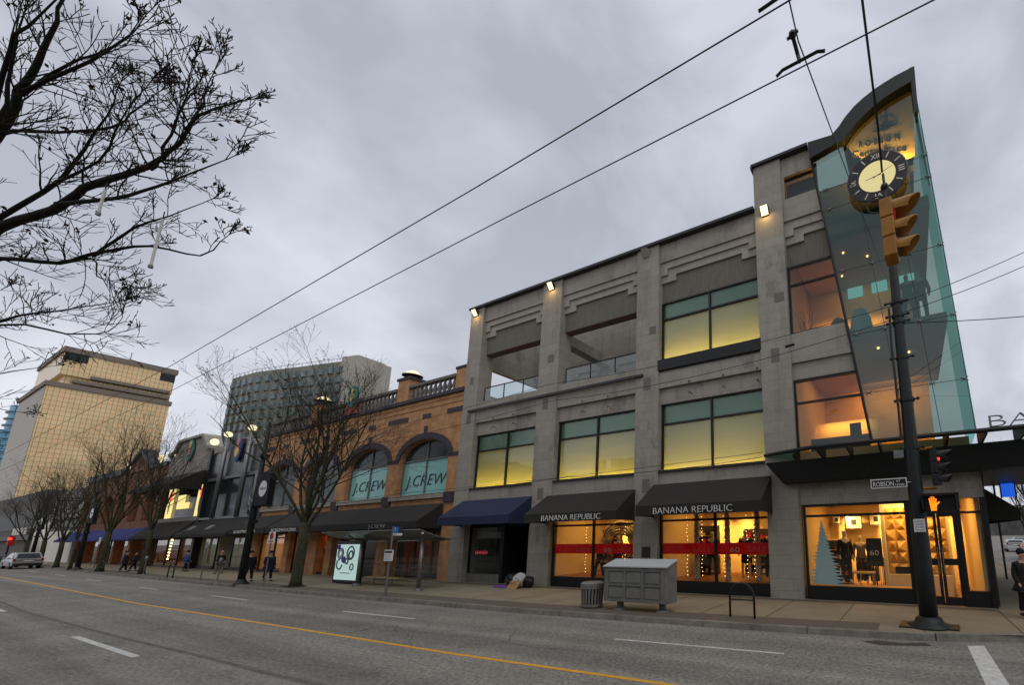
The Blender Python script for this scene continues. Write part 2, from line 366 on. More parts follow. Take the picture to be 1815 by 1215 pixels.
# road surface: coarse worn stone in the binder, tyre-polished bands and a dark sealed seam
ma = MAT['asphalt']; t = ma.node_tree; n = t.nodes.new; l = t.links.new
pb = [q for q in t.nodes if q.type == 'BSDF_PRINCIPLED'][0]; src = pb.inputs['Base Color'].links[0].from_socket
ge = n('ShaderNodeNewGeometry'); vo = n('ShaderNodeTexNoise'); vo.inputs['Scale'].default_value = 13; vo.inputs['Detail'].default_value = 6; vo.inputs['Roughness'].default_value = 0.85; l(ge.outputs['Position'], vo.inputs['Vector'])
rr = n('ShaderNodeValToRGB'); rr.color_ramp.elements[0].position = 0.40; rr.color_ramp.elements[0].color = (0.56,0.56,0.56,1); rr.color_ramp.elements[1].position = 0.64; rr.color_ramp.elements[1].color = (1.85,1.80,1.72,1)
l(vo.outputs['Fac'], rr.inputs[0]); x1 = n('ShaderNodeMix'); x1.data_type = 'RGBA'; x1.blend_type = 'MULTIPLY'; x1.inputs['Factor'].default_value = 1; l(src, x1.inputs['A']); l(rr.outputs[0], x1.inputs['B'])
mq = n('ShaderNodeMapping'); mq.inputs['Scale'].default_value = (0.02,0.9,1); l(ge.outputs['Position'], mq.inputs[0]); wv = n('ShaderNodeTexNoise'); wv.inputs['Scale'].default_value = 1.3; wv.inputs['Detail'].default_value = 4; l(mq.outputs[0], wv.inputs['Vector'])
r4 = n('ShaderNodeValToRGB'); r4.color_ramp.elements[0].position = 0.35; r4.color_ramp.elements[0].color = (0.74,0.74,0.74,1); r4.color_ramp.elements[1].position = 0.65; r4.color_ramp.elements[1].color = (1.12,1.12,1.10,1); l(wv.outputs['Fac'], r4.inputs[0])
x2 = n('ShaderNodeMix'); x2.data_type = 'RGBA'; x2.blend_type = 'MULTIPLY'; x2.inputs['Factor'].default_value = 1; l(x1.outputs['Result'], x2.inputs['A']); l(r4.outputs[0], x2.inputs['B'])

vd = n('ShaderNodeTexVoronoi'); vd.feature = 'DISTANCE_TO_EDGE'; vd.inputs['Scale'].default_value = 0.42; wd_ = n('ShaderNodeTexNoise'); wd_.inputs['Scale'].default_value = 1.6; wd_.inputs['Detail'].default_value = 4
vm = n('ShaderNodeVectorMath'); vm.operation = 'MULTIPLY_ADD'; vm.inputs[1].default_value = (0.9,0.9,0); l(wd_.outputs['Color'], vm.inputs[0]); l(ge.outputs['Position'], wd_.inputs['Vector']); l(ge.outputs['Position'], vm.inputs[2]); l(vm.outputs[0], vd.inputs['Vector'])
rc = n('ShaderNodeValToRGB'); rc.color_ramp.elements[0].position = 0.002; rc.color_ramp.elements[0].color = (0.45,0.45,0.45,1); rc.color_ramp.elements[1].position = 0.008; rc.color_ramp.elements[1].color = (1,1,1,1); l(vd.outputs['Distance'], rc.inputs[0])
mk_ = n('ShaderNodeTexNoise'); mk_.inputs['Scale'].default_value = 0.22; mk_.inputs['Detail'].default_value = 3; l(ge.outputs['Position'], mk_.inputs['Vector']); rm = n('ShaderNodeValToRGB'); rm.color_ramp.elements[0].position = 0.50; rm.color_ramp.elements[1].position = 0.60; l(mk_.outputs['Fac'], rm.inputs[0])
x3 = n('ShaderNodeMix'); x3.data_type = 'RGBA'; x3.blend_type = 'MULTIPLY'; l(rm.outputs[0], x3.inputs['Factor']); l(x2.outputs['Result'], x3.inputs['A']); l(rc.outputs[0], x3.inputs['B'])
ls = n('ShaderNodeTexNoise'); ls.inputs['Scale'].default_value = 0.9; ls.inputs['Detail'].default_value = 6; ls.inputs['Roughness'].default_value = 0.7; l(ge.outputs['Position'], ls.inputs['Vector']); rs = n('ShaderNodeValToRGB'); rs.color_ramp.elements[0].position = 0.60; rs.color_ramp.elements[0].color = (1,1,1,1); rs.color_ramp.elements[1].position = 0.74; rs.color_ramp.elements[1].color = (0.62,0.61,0.60,1); l(ls.outputs['Fac'], rs.inputs[0])
x4 = n('ShaderNodeMix'); x4.data_type = 'RGBA'; x4.blend_type = 'MULTIPLY'; x4.inputs['Factor'].default_value = 1; l(x3.outputs['Result'], x4.inputs['A']); l(rs.outputs[0], x4.inputs['B'])
l(x4.outputs['Result'], pb.inputs['Base Color'])
struct(g.build('road', 'asphalt', fix=False))
# far pavement: aggregate strip by the kerb, concrete flags behind, granite kerb
kx = [-400,-250,-180,-130,-115,-100,-90,-80,-70,-60,-52,-45,-38,-32,-28,-24,-20,-16,-12,-9,-6,-3,-1,0.5,1.5,2.2,3,4,5]
pv = MB(); ag = MB(); kb = MB(); sm = MB()
random.seed(3)
for a, b in zip(kx, kx[1:]):
    ka, kb_ = kerb_y(a), kerb_y(b)
    pv.add([(a,ka+.15,.15),(b,kb_+.15,.15),(b,16.6,.15),(a,16.6,.15)], [(0,1,2,3)])
    if b <= -0.9: ag.add([(a,ka+.16,.154),(b,kb_+.16,.154),(b,kb_+1.05,.154),(a,ka+1.05,.154)], [(0,1,2,3)])
pv.add([(5,15.5,.15),(6.2,60,.15),(6.2,200,.15),(2,200,.15),(2,16.6,.15),(5,16.6,.15)], [(0,1,2,3,4,5)])
ag.add([(-24,15.2,.154),(2.0,15.2,.154),(2.0,15.55,.154),(-24,15.55,.154)], [(0,1,2,3)])
struct(pv.build('pavement', 'paving', fix=False)); struct(ag.build('pavement_aggregate_strip', 'aggregate', fix=False))
x = -400
while x < 3.6:
    st = 2.4+random.random()*.5 if x > -60 else 8
    e = min(x+st, 4); g_ = .012 if x > -60 else 0
    za = .15+random.uniform(-.012,.006); j = random.uniform(-.02,.02)
    ya, yb = kerb_y(x)+j, kerb_y(e)+j
    kb.add([(x+g_,ya,-.01),(e-g_,yb,-.01),(e-g_,yb+.17,-.01),(x+g_,ya+.17,-.01),(x+g_,ya+.025,za),(e-g_,yb+.025,za),(e-g_,yb+.17,za+.008),(x+g_,ya+.17,za+.008)],
           [(0,3,2,1),(4,5,6,7),(0,1,5,4),(1,2,6,5),(2,3,7,6),(3,0,4,7)])
    x = e
kb.add([(4,13.2,-.01),(4.2,13.2,-.01),(6.4,60,-.01),(6.2,60,-.01),(4,13.2,.158),(4.2,13.2,.158),(6.4,60,.158),(6.2,60,.158)], [(0,3,2,1),(4,5,6,7),(0,1,5,4),(1,2,6,5),(2,3,7,6),(3,0,4,7)])
struct(kb.build('kerb', 'kerb'))
for xj in [1.97+1.98*k for k in range(-24,1)]:
    ya = kerb_y(xj)+(1.07 if xj < -.9 else .18); sm.quad((xj-.012,ya,.156),(xj+.012,ya,.156),(xj+.012,15.2,.156),(xj-.012,15.2,.156))
struct(sm.build('pavement_joint', 'seam', fix=False))
def strip(name, pts, wd, m, z=.004):
    s = MB()
    for (a,b),(c,d) in zip(pts, pts[1:]):
        L_ = sqrt((c-a)**2+(d-b)**2); nx, ny = -(d-b)/L_*wd/2, (c-a)/L_*wd/2
        s.quad((a-nx,b-ny,z),(c-nx,d-ny,z),(c+nx,d+ny,z),(a+nx,b+ny,z))
    return struct(s.build(name, m, fix=False))
strip('road_centre_line', [(-300,9.6),(-120,8.2),(-80,7.45),(-54,6.97),(-40,6.62),(-28.5,6.36),(-17.5,6.40),(-9.2,6.41),(-4.5,6.55),(2,6.7),(8,6.8)], .11, 'paint_yellow')
for a, ya, b, yb in [(-6.7,8.82,-2.64,9.1),(-18.2,8.54,-14.24,8.62),(-29.8,8.64,-25.8,8.58),(-40.2,8.7,-37,8.66),(-53.6,9.15,-49.6,9.05),(-66,9.6,-62,9.5),(-79,10.0,-75,9.9)]:
    strip('road_lane_dash', [(a,ya),(b,yb)], .09, 'paint_white')
for a, ya, b, yb in [(-20.5,3.53,-15.5,3.52),(-36,3.66,-31.06,3.65),(-49,3.9,-44.5,3.8)]:
    strip('road_lane_dash', [(a,ya),(b,yb)], .13, 'paint_white')
s = MB(); s.add([(.79,8.4,.004),(1.13,8.4,.004),(1.11,11.33,.004),(.79,11.2,.004)], [(0,1,2,3)]); struct(s.build('crosswalk_line', 'paint_white', fix=False))
mat('tar', (0.115,0.111,0.102), rough=0.8, var=0.35, scale=3.0)
for pts, wd in (([(-60,4.9),(-30,3.95),(-19,4.0),(-14.3,4.12),(-10.8,4.15),(-7,4.3)], .10),([(-4.2,9.6),(-3.1,9.9),(-2.2,9.7),(-1.2,10.1),(.2,9.9),(2,10.2)], .022),([(-13.5,7.6),(-11.6,7.45),(-9.8,7.7),(-8.1,7.5),(-6,7.75)], .02),([(-24,9.6),(-21,9.5),(-18.6,9.75),(-15,9.6)], .03)): strip('tar_seam', pts, wd, 'tar', .003)
s = MB(); s.add([(-1.3,10.75,.004),(-.9,10.55,.004),(.1,10.9,.004),(.0,11.15,.004),(-.5,10.92,.004),(-1.0,11.0,.004)], [(0,1,2,3,4,5)]); struct(s.build('road_patch', 'seam', fix=False))
s = MB(); s.quad((5.4,16,.003),(18,16,.003),(18,260,.003),(6.4,260,.003)); struct(s.build('side_street', 'asphalt', fix=False))
# ------------------------------------------------------------------ grey concrete corner store
Y0 = 15.75
GB = thing('corner_store', 'large grey concrete three storey store with glass corner tower, clock and lit frosted windows', 'building', (-10, 16, 0.15))
w_ = MB()
zr = 16.3
PIERS = [(-23.35,-22.2,4.05),(-17.32,-15.95,4.05),(-11.03,-9.8,4.05)]
# piers run full height, slightly proud
for a, b, _ in PIERS: w_.box(a, b, Y0-.12, Y0+.75, .15, zr)
w_.box(-4.93, -3.72, Y0-.12, Y0+.75, .15, 18.4)
bays = [(-22.2,-17.32),(-15.95,-11.03),(-9.8,-4.93)]
for i, (a, b) in enumerate(bays):
    w_.box(a, b, Y0, Y0+.5, 3.95, 5.15)          # spandrel over the shop
    w_.box(a, b, Y0-.05, Y0+.5, 9.0, 9.72)
    w_.box(a, b, Y0+.10, Y0+.5, 8.27, 9.0)         # recessed lintel over the window
    w_.box(a, b, Y0+.004, Y0+.5, 15.36, zr)
    if i < 2: w_.box(a, b, Y0-.02, Y0+.35, 9.72, 10.24)
    else: w_.box(a, b, Y0+.02, Y0+.4, 9.72, 10.3)
# tower bay between the last pier and the slanted mullion
def mx_(z): return -1.04-(z-5.75)*0.1119      # slanted mullion: x at height z
for z0, z1, yy in [(9.03,10.27,0),(8.35,9.03,.10),(15.36,16.4,0),(17.5,18.4,0)]:
    w_.xz([(-3.72,z0),(mx_(z0)-.05,z0),(mx_(z1)-.05,z1),(-3.72,z1)], Y0+yy, Y0+.5)
w_.box(-3.72, -3.62, Y0, Y0+.4, 16.4, 17.5)
# shop-level wall strip at the corner, slim side walls and roof
w_.box(-3.72, 2.05, Y0, Y0+.4, 3.47, 4.3)
w_.box(-4.93, -4.6, Y0+.75, Y0+9, 16.2, 18.4)
w_.box(-9.5, -5.0, Y0+.76, Y0+9.5, 16.0, 16.25); w_.box(-23.35, -9.5, Y0+4.9, Y0+9.5, 16.0, 16.25); w_.box(-4.6, 1.4, Y0+1.8, Y0+7, 17.2, 17.5)
w_.box(-23.35, -22.2, Y0+5.5, Y0+9.5, .15, 16.0)
w_.box(-23.35, -23.05, Y0+.75, Y0+5.5, 10.24, 11.2); w_.box(-23.35, -23.05, Y0+.75, Y0+5.5, 12.9, 16.0); w_.box(-23.35, -23.05, Y0+.75, Y0+5.5, .15, 10.24)
w_.box(-23.0, -9.8, Y0+.76, Y0+4.6, 9.5, 9.72)     # terrace floor
w_.box(-16.9, -16.3, Y0+.76, Y0+4.6, 13.0, 13.6); w_.box(-23.3, -9.8, Y0+4.6, Y0+4.9, 13.38, 16.0)
w_.box(-9.78, -9.5, Y0+.76, Y0+4.6, 9.72, 16.0)
# back wall of the terrace with its own openings
w_.box(-22.2, -20.6, Y0+4.6, Y0+4.9, 12.6, 13.38); w_.box(-20.6, -19.2, Y0+4.6, Y0+4.9, 9.72, 13.38)
w_.box(-19.2, -17.0, Y0+4.6, Y0+4.9, 12.0, 13.38); w_.box(-17.0, -16.0, Y0+4.6, Y0+4.9, 9.72, 13.38); w_.box(-16.0, -13.6, Y0+4.6, Y0+4.9, 12.0, 13.38)
w_.box(-13.6, -12.2, Y0+4.6, Y0+4.9, 9.72, 13.38); w_.box(-12.2, -9.8, Y0+4.6, Y0+4.9, 12.0, 13.38)
w_.build('wall', 'concrete', GB)
s = MB(); s.box(-3.7, -2.3, Y0+.6, Y0+.65, 16.3, 18.2); s.build('inner_wall', 'glass_office', GB)
# stepped relief over each bay
def stepped(a, b, right=True, slant=None):
    e = lambda z: (slant(z)-.05) if slant else b
    s = MB()
    R = lambda z, k: [(b, z-.0)]
    if right:
        p2 = [(a,15.36),(a,14.70),(a+.36,14.70),(a+.36,15.02),(b-.40,15.02),(b-.40,14.69),(b,14.69),(b,15.36)]
        p3 = [(a,14.70),(a,14.35),(a+.78,14.35),(a+.78,14.67),(b-.76,14.67),(b-.76,14.35),(b,14.35),(b,14.69),(b-.40,14.69),(b-.40,15.02),(a+.36,15.02),(a+.36,14.70)]
        pr = [(a,14.35),(a,13.34),(b,13.34),(b,14.35),(b-.76,14.35),(b-.76,14.67),(a+.78,14.67),(a+.78,14.35)]
    else:
        p2 = [(a,15.36),(a,14.68),(a+.38,14.68),(a+.38,14.99),(e(14.99),14.99),(e(15.36),15.36)]
        p3 = [(a,14.68),(a,14.34),(a+.76,14.34),(a+.76,14.65),(e(14.65),14.65),(e(14.99),14.99),(a+.38,14.99),(a+.38,14.68)]
        pr = [(a,14.34),(a,13.34),(e(13.34),13.34),(e(14.65),14.65),(a+.76,14.65),(a+.76,14.34)]
    s.xz(p2, Y0+.085, Y0+.45); o = s.build('stepped_band', 'concrete_smooth', GB)
    s = MB(); s.xz(p3, Y0+.17, Y0+.45); s.build('stepped_band', 'concrete_smooth', GB)
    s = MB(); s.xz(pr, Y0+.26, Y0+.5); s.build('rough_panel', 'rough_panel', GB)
for a, b in bays: stepped(a, b)
stepped(-3.72, 0, False, mx_)
for a, b in bays[:2]:
    s = MB(); s.box(a+.01, b-.01, Y0+.27, Y0+.75, 13.3, 13.338); s.build('soffit', 'soffit', GB)
s = MB()
for a, b in [(-20.5,-19.2),(-17.6,-16.9),(-13.7,-12.3)]:
    pass
for a, b in [(-19.15,-17.05),(-15.95,-13.65),(-12.15,-9.85)]:
    s.xz([(a,13.3),(a,12.75),(a+.3,12.75),(a+.3,13.0),(b-.3,13.0),(b-.3,12.75),(b,12.75),(b,13.3)], Y0+4.53, Y0+4.598)
s.build('stepped_band', 'limestone', GB)
s = MB()
for a, b in [(-19.15,-17.05),(-15.95,-13.65),(-12.15,-9.85)]: s.box(a, b, Y0+4.58, Y0+4.597, 12.0, 12.6)
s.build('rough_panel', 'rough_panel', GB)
for a, b, zt in [(-22.2,-20.6,12.6),(-19.2,-17.0,12.0),(-16.0,-13.6,12.0),(-12.2,-9.8,12.0)]:
    if a > -20:
        s = MB(); s.box(a, b, Y0+4.75, Y0+4.78, 9.72, zt); wdw = s.build('terrace_window', 'glass_office', GB)
        f = MB(); f.box(a, b, Y0+4.68, Y0+4.74, zt-.07, zt); f.box((a+b)/2-.03, (a+b)/2+.03, Y0+4.68, Y0+4.74, 9.72, zt-.07); f.build('frame', 'dark_frame', wdw)
# ledges, copings, square inset stones
s = MB(); s.box(-22.75, -10.6, Y0-.24, Y0-.121, 9.68, 9.80); s.build('ledge', 'cap_metal', GB)
s = MB(); s.box(-23.45, -4.95, Y0-.26, Y0+.9, zr, zr+.13); s.build('coping', 'cap_metal', GB)
s = MB(); s.box(-4.99, -2.5, Y0-.26, Y0+.9, 18.4, 18.52); s.box(-5.0, -4.93, Y0-.3, Y0+.9, 18.25, 18.4); s.build('coping', 'cap_metal', GB)
each('inset_stone', 'patch_stone', GB, [(x0, x1, Y0-.124, Y0-.1, z0, z1) for x0, x1, z0, z1 in [(-10.3,-9.92,11.7,12.1),(-4.25,-3.84,11.7,12.12),(-4.5,-4.15,9.15,9.75),(-16.9,-16.5,9.0,9.6),(-22.9,-22.55,9.0,9.6),(-10.6,-10.2,9.0,9.6),(-10.6,-10.2,4.3,4.9),(-16.9,-16.5,4.3,4.9),(-22.9,-22.6,11.4,11.85),(-16.7,-16.25,11.55,12.0)]])
for x in (-20.6,-19.0,-14.2,-12.6,-8.2,-6.6,-5.1):
    for z in (9.06, 8.55): s = MB(); s.tube([(x,Y0+.1 if z<9 else Y0-.05,z),(x,Y0-.16,z+.03),(x,Y0-.2,z-.1)], .018, 5); s.build('hook', 'dark_frame', GB)
s = MB(); s.box(-10.55, -10.15, Y0-.16, Y0-.121, 1.55, 1.98); s.build('plaque', 'bronze_plate', GB)
# lit windows with frosted film: frame, panes, film and the light strip behind the sill
def lit_window(a, b, z0, z1, zt, power, sill=False):
    f = MB(); y = Y0+.22; t = .045
    f.box(a, a+t*1.6, y-.05, y+.06, z0, z1); f.box(b-t*1.6, b, y-.05, y+.06, z0, z1); f.box(a+t*1.6, b-t*1.6, y-.05, y+.06, z1-t*1.5, z1); f.box(a+t*1.6, b-t*1.6, y-.05, y+.06, z0, z0+t*1.5)
    mid = (a+b)/2+.06
    f.box(mid-t, mid+t, y-.06, y+.05, z0+t*1.5, z1-t*1.5); f.box(a+t*1.6, mid-t, y-.055, y+.05, zt-t, zt+t*.8); f.box(mid+t, b-t*1.6, y-.055, y+.05, zt-t, zt+t*.8)
    fo = f.build('window', 'dark_frame', GB)
    p = MB(); p.quad((a,y+.0,z0),(b,y+.0,z0),(b,y+.0,z1),(a,y+.0,z1)); p.build('pane', 'glass_clear', fo, fix=False)
    p = MB(); p.box(a+.02, b-.02, y+.05, y+.055, z0, zt); p.build('frosted_film', 'film_main', fo)
    p = MB(); p.box(a+.02, b-.02, y+.052, y+.057, zt, z1); p.build('frosted_film', 'film_green', fo)
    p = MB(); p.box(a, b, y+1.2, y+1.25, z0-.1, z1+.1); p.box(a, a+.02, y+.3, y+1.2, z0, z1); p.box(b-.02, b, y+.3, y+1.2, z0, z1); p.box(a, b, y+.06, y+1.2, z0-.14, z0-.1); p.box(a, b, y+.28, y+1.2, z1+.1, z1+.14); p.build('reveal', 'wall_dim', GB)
    for u, v in ((a+.1, mid-.05), (mid+.05, b-.1)):
        area(((u+v)/2, y+.26, z0-.02), v-u, .10, power, (1,.52,.09), (0,-.50,.85), 'window_light')
        area(((u+v)/2, y+.12, z0+.0), v-u, .04, power*1.0, (1,.60,.15), (0,-.5,.9), 'window_light')
    if sill:
        q = MB(); q.box(a-.05, b+.05, Y0-.14, Y0+.2, z0-.5, z0); q.build('window_sill', 'dark_frame', GB)
    else:
        q = MB(); q.box(a-.03, b+.03, Y0-.1, Y0+.2, z0-.07, z0); q.build('window_sill', 'cap_metal', GB)
for a, b in bays: lit_window(a+.02, b-.02, 5.22, 8.27, 7.35, 105)
lit_window(-9.78, -4.95, 10.33, 13.3, 12.44, 90, True)
# glass balustrades of the terrace
for a, b in bays[:2]:
    f = MB(); y = Y0+.12
    f.box(a+.35, b, y-.025, y+.025, 11.08, 11.13)
    for x in [a+.36, a+.36+(b-a-.4)*.36, a+.36+(b-a-.4)*.7]: f.box(x-.025, x+.025, y-.02, y+.02, 10.24, 11.08)
    o = f.build('balustrade', 'dark_frame', GB); p = MB(); p.quad((a+.38,y,10.27),(b,y,10.27),(b,y,11.05),(a+.38,y,11.05)); p.build('pane', 'glass_rail', o, fix=False)
for x, lit in ((-22.85,1),(-16.65,1),(-10.5,0),(-4.45,1)):
    s = MB(); z = 16.0; s.hexa([(x-.16,Y0-.16,z-.2),(x+.16,Y0-.16,z-.2),(x+.16,Y0-.12,z-.2),(x-.16,Y0-.12,z-.2)], [(x-.18,Y0-.4,z+.16),(x+.18,Y0-.4,z+.16),(x+.18,Y0-.12,z+.16),(x-.18,Y0-.12,z+.16)])
    o = s.build('wall_lamp', 'cap_metal' if lit else 'limestone', GB, bevel=.015)
    if lit:
        s = MB(); s.hexa([(x-.145,Y0-.21,z-.17),(x+.145,Y0-.21,z-.17),(x+.145,Y0-.17,z-.17),(x-.145,Y0-.17,z-.17)], [(x-.15,Y0-.412,z+.13),(x+.15,Y0-.412,z+.13),(x+.15,Y0-.37,z+.13),(x-.15,Y0-.37,z+.13)]); s.build('diffuser', 'lamp_warm', o)
        area((x, Y0-.42, z-.12), .25, .2, 5, (1,.62,.2), (0,.25,-1), 'wall_light')
# ------------------------------------------------------------------ windows of the tower bay (behind slanted mullion)
def slant_window(z0, z1, zt, gl='glass_clear'):
    f = MB(); y = Y0+.18; a = -3.72
    def bar(za, zb, yy=.0): f.xz([(a,za),(mx_(za),za),(mx_(zb),zb),(a,zb)], y-.05+yy, y+.05)
    f.box(a, a+.1, y-.06, y+.05, z0, z1); bar(z0, z0+.07); bar(z1-.08, z1)
    if zt: bar(zt-.04, zt+.04)
    o = f.build('window', 'dark_frame', GB)
    p = MB(); p.add([(a,y,z0),(mx_(z0),y,z0),(mx_(z1),y,z1),(a,y,z1)], [(0,1,2,3)]); p.build('pane', gl, o, fix=False)
slant_window(5.6, 8.33, 7.40); slant_window(10.28, 13.3, 12.44); slant_window(16.4, 17.5, None)
# ------------------------------------------------------------------ glass corner prow
def rx(z): return 2.07-(z-5.7)*0.0335+ (0.0 if z < 14 else 0)
GP = MB(); yp = Y0-.02
arc_in = [(-2.37,17.62),(-1.42,17.86),(-1.05,17.9),(-.62,18.35),(-.25,18.63),(.16,18.88),(.47,19.02),(.78,19.12),(1.15,19.21),(1.55,19.28)]
GP.add([(mx_(5.55),yp,5.55)]+[(x,yp,z) for x,z in arc_in]+[(rx(17),yp,17),(rx(13),yp,13),(rx(9),yp,9),(rx(5.55),yp,5.55)], [tuple(range(len(arc_in)+5))])
gl = GP.build('glass_wall', 'glass_teal', GB, fix=False)
e = MB()
e.tube([(mx_(z)-.02,yp-.02,z) for z in (5.5,9,13,17.65)], .05, 4); e.build('mullion', 'dark_frame', gl)
e = MB()
for z in (16.15,15.21,12.37,9.67,7.36): e.box(mx_(z)+.03, rx(z), yp-.006, yp+.006, z-.009, z+.009)
for fa in (.36,.69):
    z0, z1 = 5.6, 18.3 if fa < .5 else 19.0
    e.tube([(mx_(z)+(rx(z)-mx_(z))*fa*1.0, yp, z) for z in (z0, 9, 12.4, 15.2, z1)], .010, 4)
e.build('glass_joint', 'seam', gl)
for z in (16.15,15.21,12.37,9.67,7.36):
    for fa in (.07,.36,.69,.985):
        if z > 15 and .3 < fa < .9: continue
        x = mx_(z)+(rx(z)-mx_(z))*fa; s = MB()
        for dx, dz in ((1,1),(-1,1)): s.tube([(x-dx*.1,yp-.02,z-dz*.07),(x+dx*.1,yp-.02,z+dz*.07)], .018, 5)
        s.ball((x,yp-.02,z), .045, 8, 4); s.build('glass_clamp', 'steel_grey', gl)
# return pane down the side street
s = MB(); s.add([(rx(5.55),yp,5.55),(2.35,Y0+5,5.55),(1.9,Y0+5,19.0),(1.55,yp,19.28)], [(0,1,2,3)]); s.build('glass_return', 'glass_edge', GB, fix=False)
s = MB(); s.tube([(rx(z)+.01,yp-.0,z) for z in (5.55,9,13,17,19.2)], .022, 5); s.build('glass_corner_edge', 'glass_edge', GB)
# arched dark roof band
arc_out = [(-2.47,18.45),(-1.5,18.34),(-1.2,18.6),(-.92,18.93),(-.55,19.25),(-.2,19.45),(.22,19.63),(.6,19.74),(1.0,19.83),(1.66,19.9)]
s = MB(); inn = [(-2.42,17.64)]+arc_in[1:]; k = len(inn)
vs = [(x,Y0-.3,z) for x,z in arc_out]+[(x,Y0-.3,z) for x,z in inn]+[(x,Y0+.02,z) for x,z in arc_out]+[(x,Y0+.02,z) for x,z in inn]
fs = []
for i in range(k-1):
    fs += [(i,i+k,i+k+1,i+1),(i+2*k,i+1+2*k,i+k+1+2*k,i+k+2*k),(i,i+1,i+1+2*k,i+2*k),(i+k,i+k+2*k,i+k+1+2*k,i+k+1)]
fs += [(0,2*k,3*k,k),(k-1,2*k-1,4*k-1,3*k-1)]
s.add(vs, fs); s.build('arched_roof_band', 'black_steel', GB)
s = MB(); s.hexa([(1.50,Y0-.28,17.9),(1.62,Y0-.28,17.9),(1.62,Y0-.05,17.9),(1.50,Y0-.05,17.9)], [(1.50,Y0-.3,19.9),(1.68,Y0-.3,19.9),(1.68,Y0+.3,19.9),(1.50,Y0+.3,19.9)]); s.build('roof_band_end', 'black_steel', GB)
s = MB()
for k in range(9):
    a = pi*k/16*1.0
s.add([(x,Y0-.05,z-.02) for x,z in arc_out[2:]]+[(x*.9+.1,Y0+6,z-.4) for x,z in arc_out[2:]], [(i,i+1,i+9,i+8) for i in range(7)]); s.build('curved_roof', 'black_steel', GB, fix=False)
# inside the prow: floor slabs, walls, ceilings
each('floor_slab', 'wall_tan', GB, [(-3.7, 1.75, Y0+.35, Y0+7, 9.70, 10.02),(-3.7, 1.65, Y0+.3, Y0+7, 14.30, 14.75),(-3.7, 1.9, Y0+.3, Y0+7, 5.2, 5.5)])
s = MB(); s.box(-3.7, 1.3, Y0+6.9, Y0+7, 5.5, 9.7); s.box(-3.75, -3.7, Y0+.35, Y0+7, 5.5, 14.3); s.build('inner_wall', 'wall_tan', GB)
s = MB(); s.box(-3.7, 1.2, Y0+4.5, Y0+4.6, 10.02, 14.3); s.build('inner_wall', 'wall_warm', GB)
s = MB(); s.box(-3.7, 1.2, Y0+1.6, Y0+1.7, 14.75, 17.6); s.build('inner_wall', 'wall_dim', GB)
s = MB(); s.box(-3.6, 1.2, Y0+.6, Y0+4.4, 14.2, 14.28); s.build('inner_ceiling', 'wall_tan', GB)
s = MB(); s.box(-3.4, -1.2, Y0+1.2, Y0+1.7, 5.5, 6.15); s.build('counter', 'bronze_plate', GB); s = MB(); s.box(-2.0, -1.55, Y0+2.3, Y0+2.34, 6.2, 6.9); s.build('panel', 'bronze_plate', GB)
s = MB(); s.box(-3.7, -1.0, Y0+4.6, Y0+4.65, 5.5, 7.6); s.build('lit_niche', 'wall_warm', GB)
area((-2.3, Y0+4.2, 7.5), 2.2, .2, 22, (1,.46,.08), (0,.6,-1)); area((-.2, Y0+5.6, 9.5), 2.6, .3, 120, (1,.40,.05), (0,.8,-1)); area((-.6, Y0+3.2, 14.0), 2.4, .3, 22, (1,.45,.10), (0,.5,-1))
for x in (-1.82,-.73,.42):
    s = MB(); s.box(x, x+.68, Y0+4.42, Y0+4.48, 14.55-.9, 14.2-.03); s.build('clerestory', 'panel_lit', GB)
area((-1.8, Y0+4.1, 12.2), 3, .4, 42, (1,.36,.04), (0,.9,-.5)); area((-1.2, Y0+3.5, 9.5), 3.5, 3, 85, (1,.50,.12), (0,0,-1))
s = MB()
for k, (x, y, z) in enumerate([(-2.6,2.0,9.66),(-.6,1.6,9.66),(.5,2.6,9.66),(-1.8,3.6,9.66),(-.7,2.2,14.18),(.2,1.4,14.18),(-1.6,1.5,14.18),(-1.9,3.2,14.18)]): s.ball((x,Y0+y,z), .05, 8, 4)
s.build('spotlight', 'bulb', GB)
# illuminated centre sign behind the arch
sg = [(-1.0,17.86),(-.78,17.45),(-.45,17.0),(-.03,16.68),(.4,16.45),(.8,16.32),(1.2,16.28),(1.36,16.3),(1.45,17.5),(1.5,19.2),(1.15,19.18),(.78,19.09),(.47,18.99),(.16,18.85),(-.25,18.6),(-.62,18.32)]
sg = [(x*1.02, z+.30) for x, z in sg]
s = MB(); s.xz(sg, Y0+.32, Y0+.36); so_ = s.build('centre_sign', 'sign_cream', GB)
text('R·O·B·S·O·N', -.53, Y0+.31, 17.85, .36, 'sign_ink', so_, fit=1.52, ux=(1,0,-.22), thin=.004, depth=.03)
text('CentrePlace', -.83, Y0+.31, 17.50, .43, 'sign_ink', so_, fit=2.05, ux=(1,0,-.30), thin=.005, depth=.03, shear=.1)
s = MB()
cx, cz = .48, 18.28
for a, L_, wd in ((82,.95,.13),(35,.42,.10),(5,.55,.12),(172,.55,.10),(125,.38,.09),(58,.30,.06)):
    d = (cos(rad(a)), sin(rad(a))); q = (-d[1]*wd, d[0]*wd); s.add([(cx+q[0],Y0+.305,cz+q[1]),(cx-q[0],Y0+.305,cz-q[1]),(cx+d[0]*L_,Y0+.305,cz+d[1]*L_)], [(0,1,2)])
rg = [(cx+.42*cos(rad(a)), Y0+.307, cz+.05+.42*sin(rad(a))) for a in range(-20,205,12)]; s.tube(rg, .008, 4); s.box(cx-.75, cx+.62, Y0+.306, Y0+.31, cz-.13, cz-.118)
s.build('star_emblem', 'sign_ink', so_)
area((.3, Y0+.08, 16.35), 1.9, .08, 210, (1,.44,.07), (0,.32,1), 'sign_light')
area((-.75, Y0+.06, 17.3), .9, .06, 30, (1,.44,.07), (.2,.4,.9), 'sign_light')
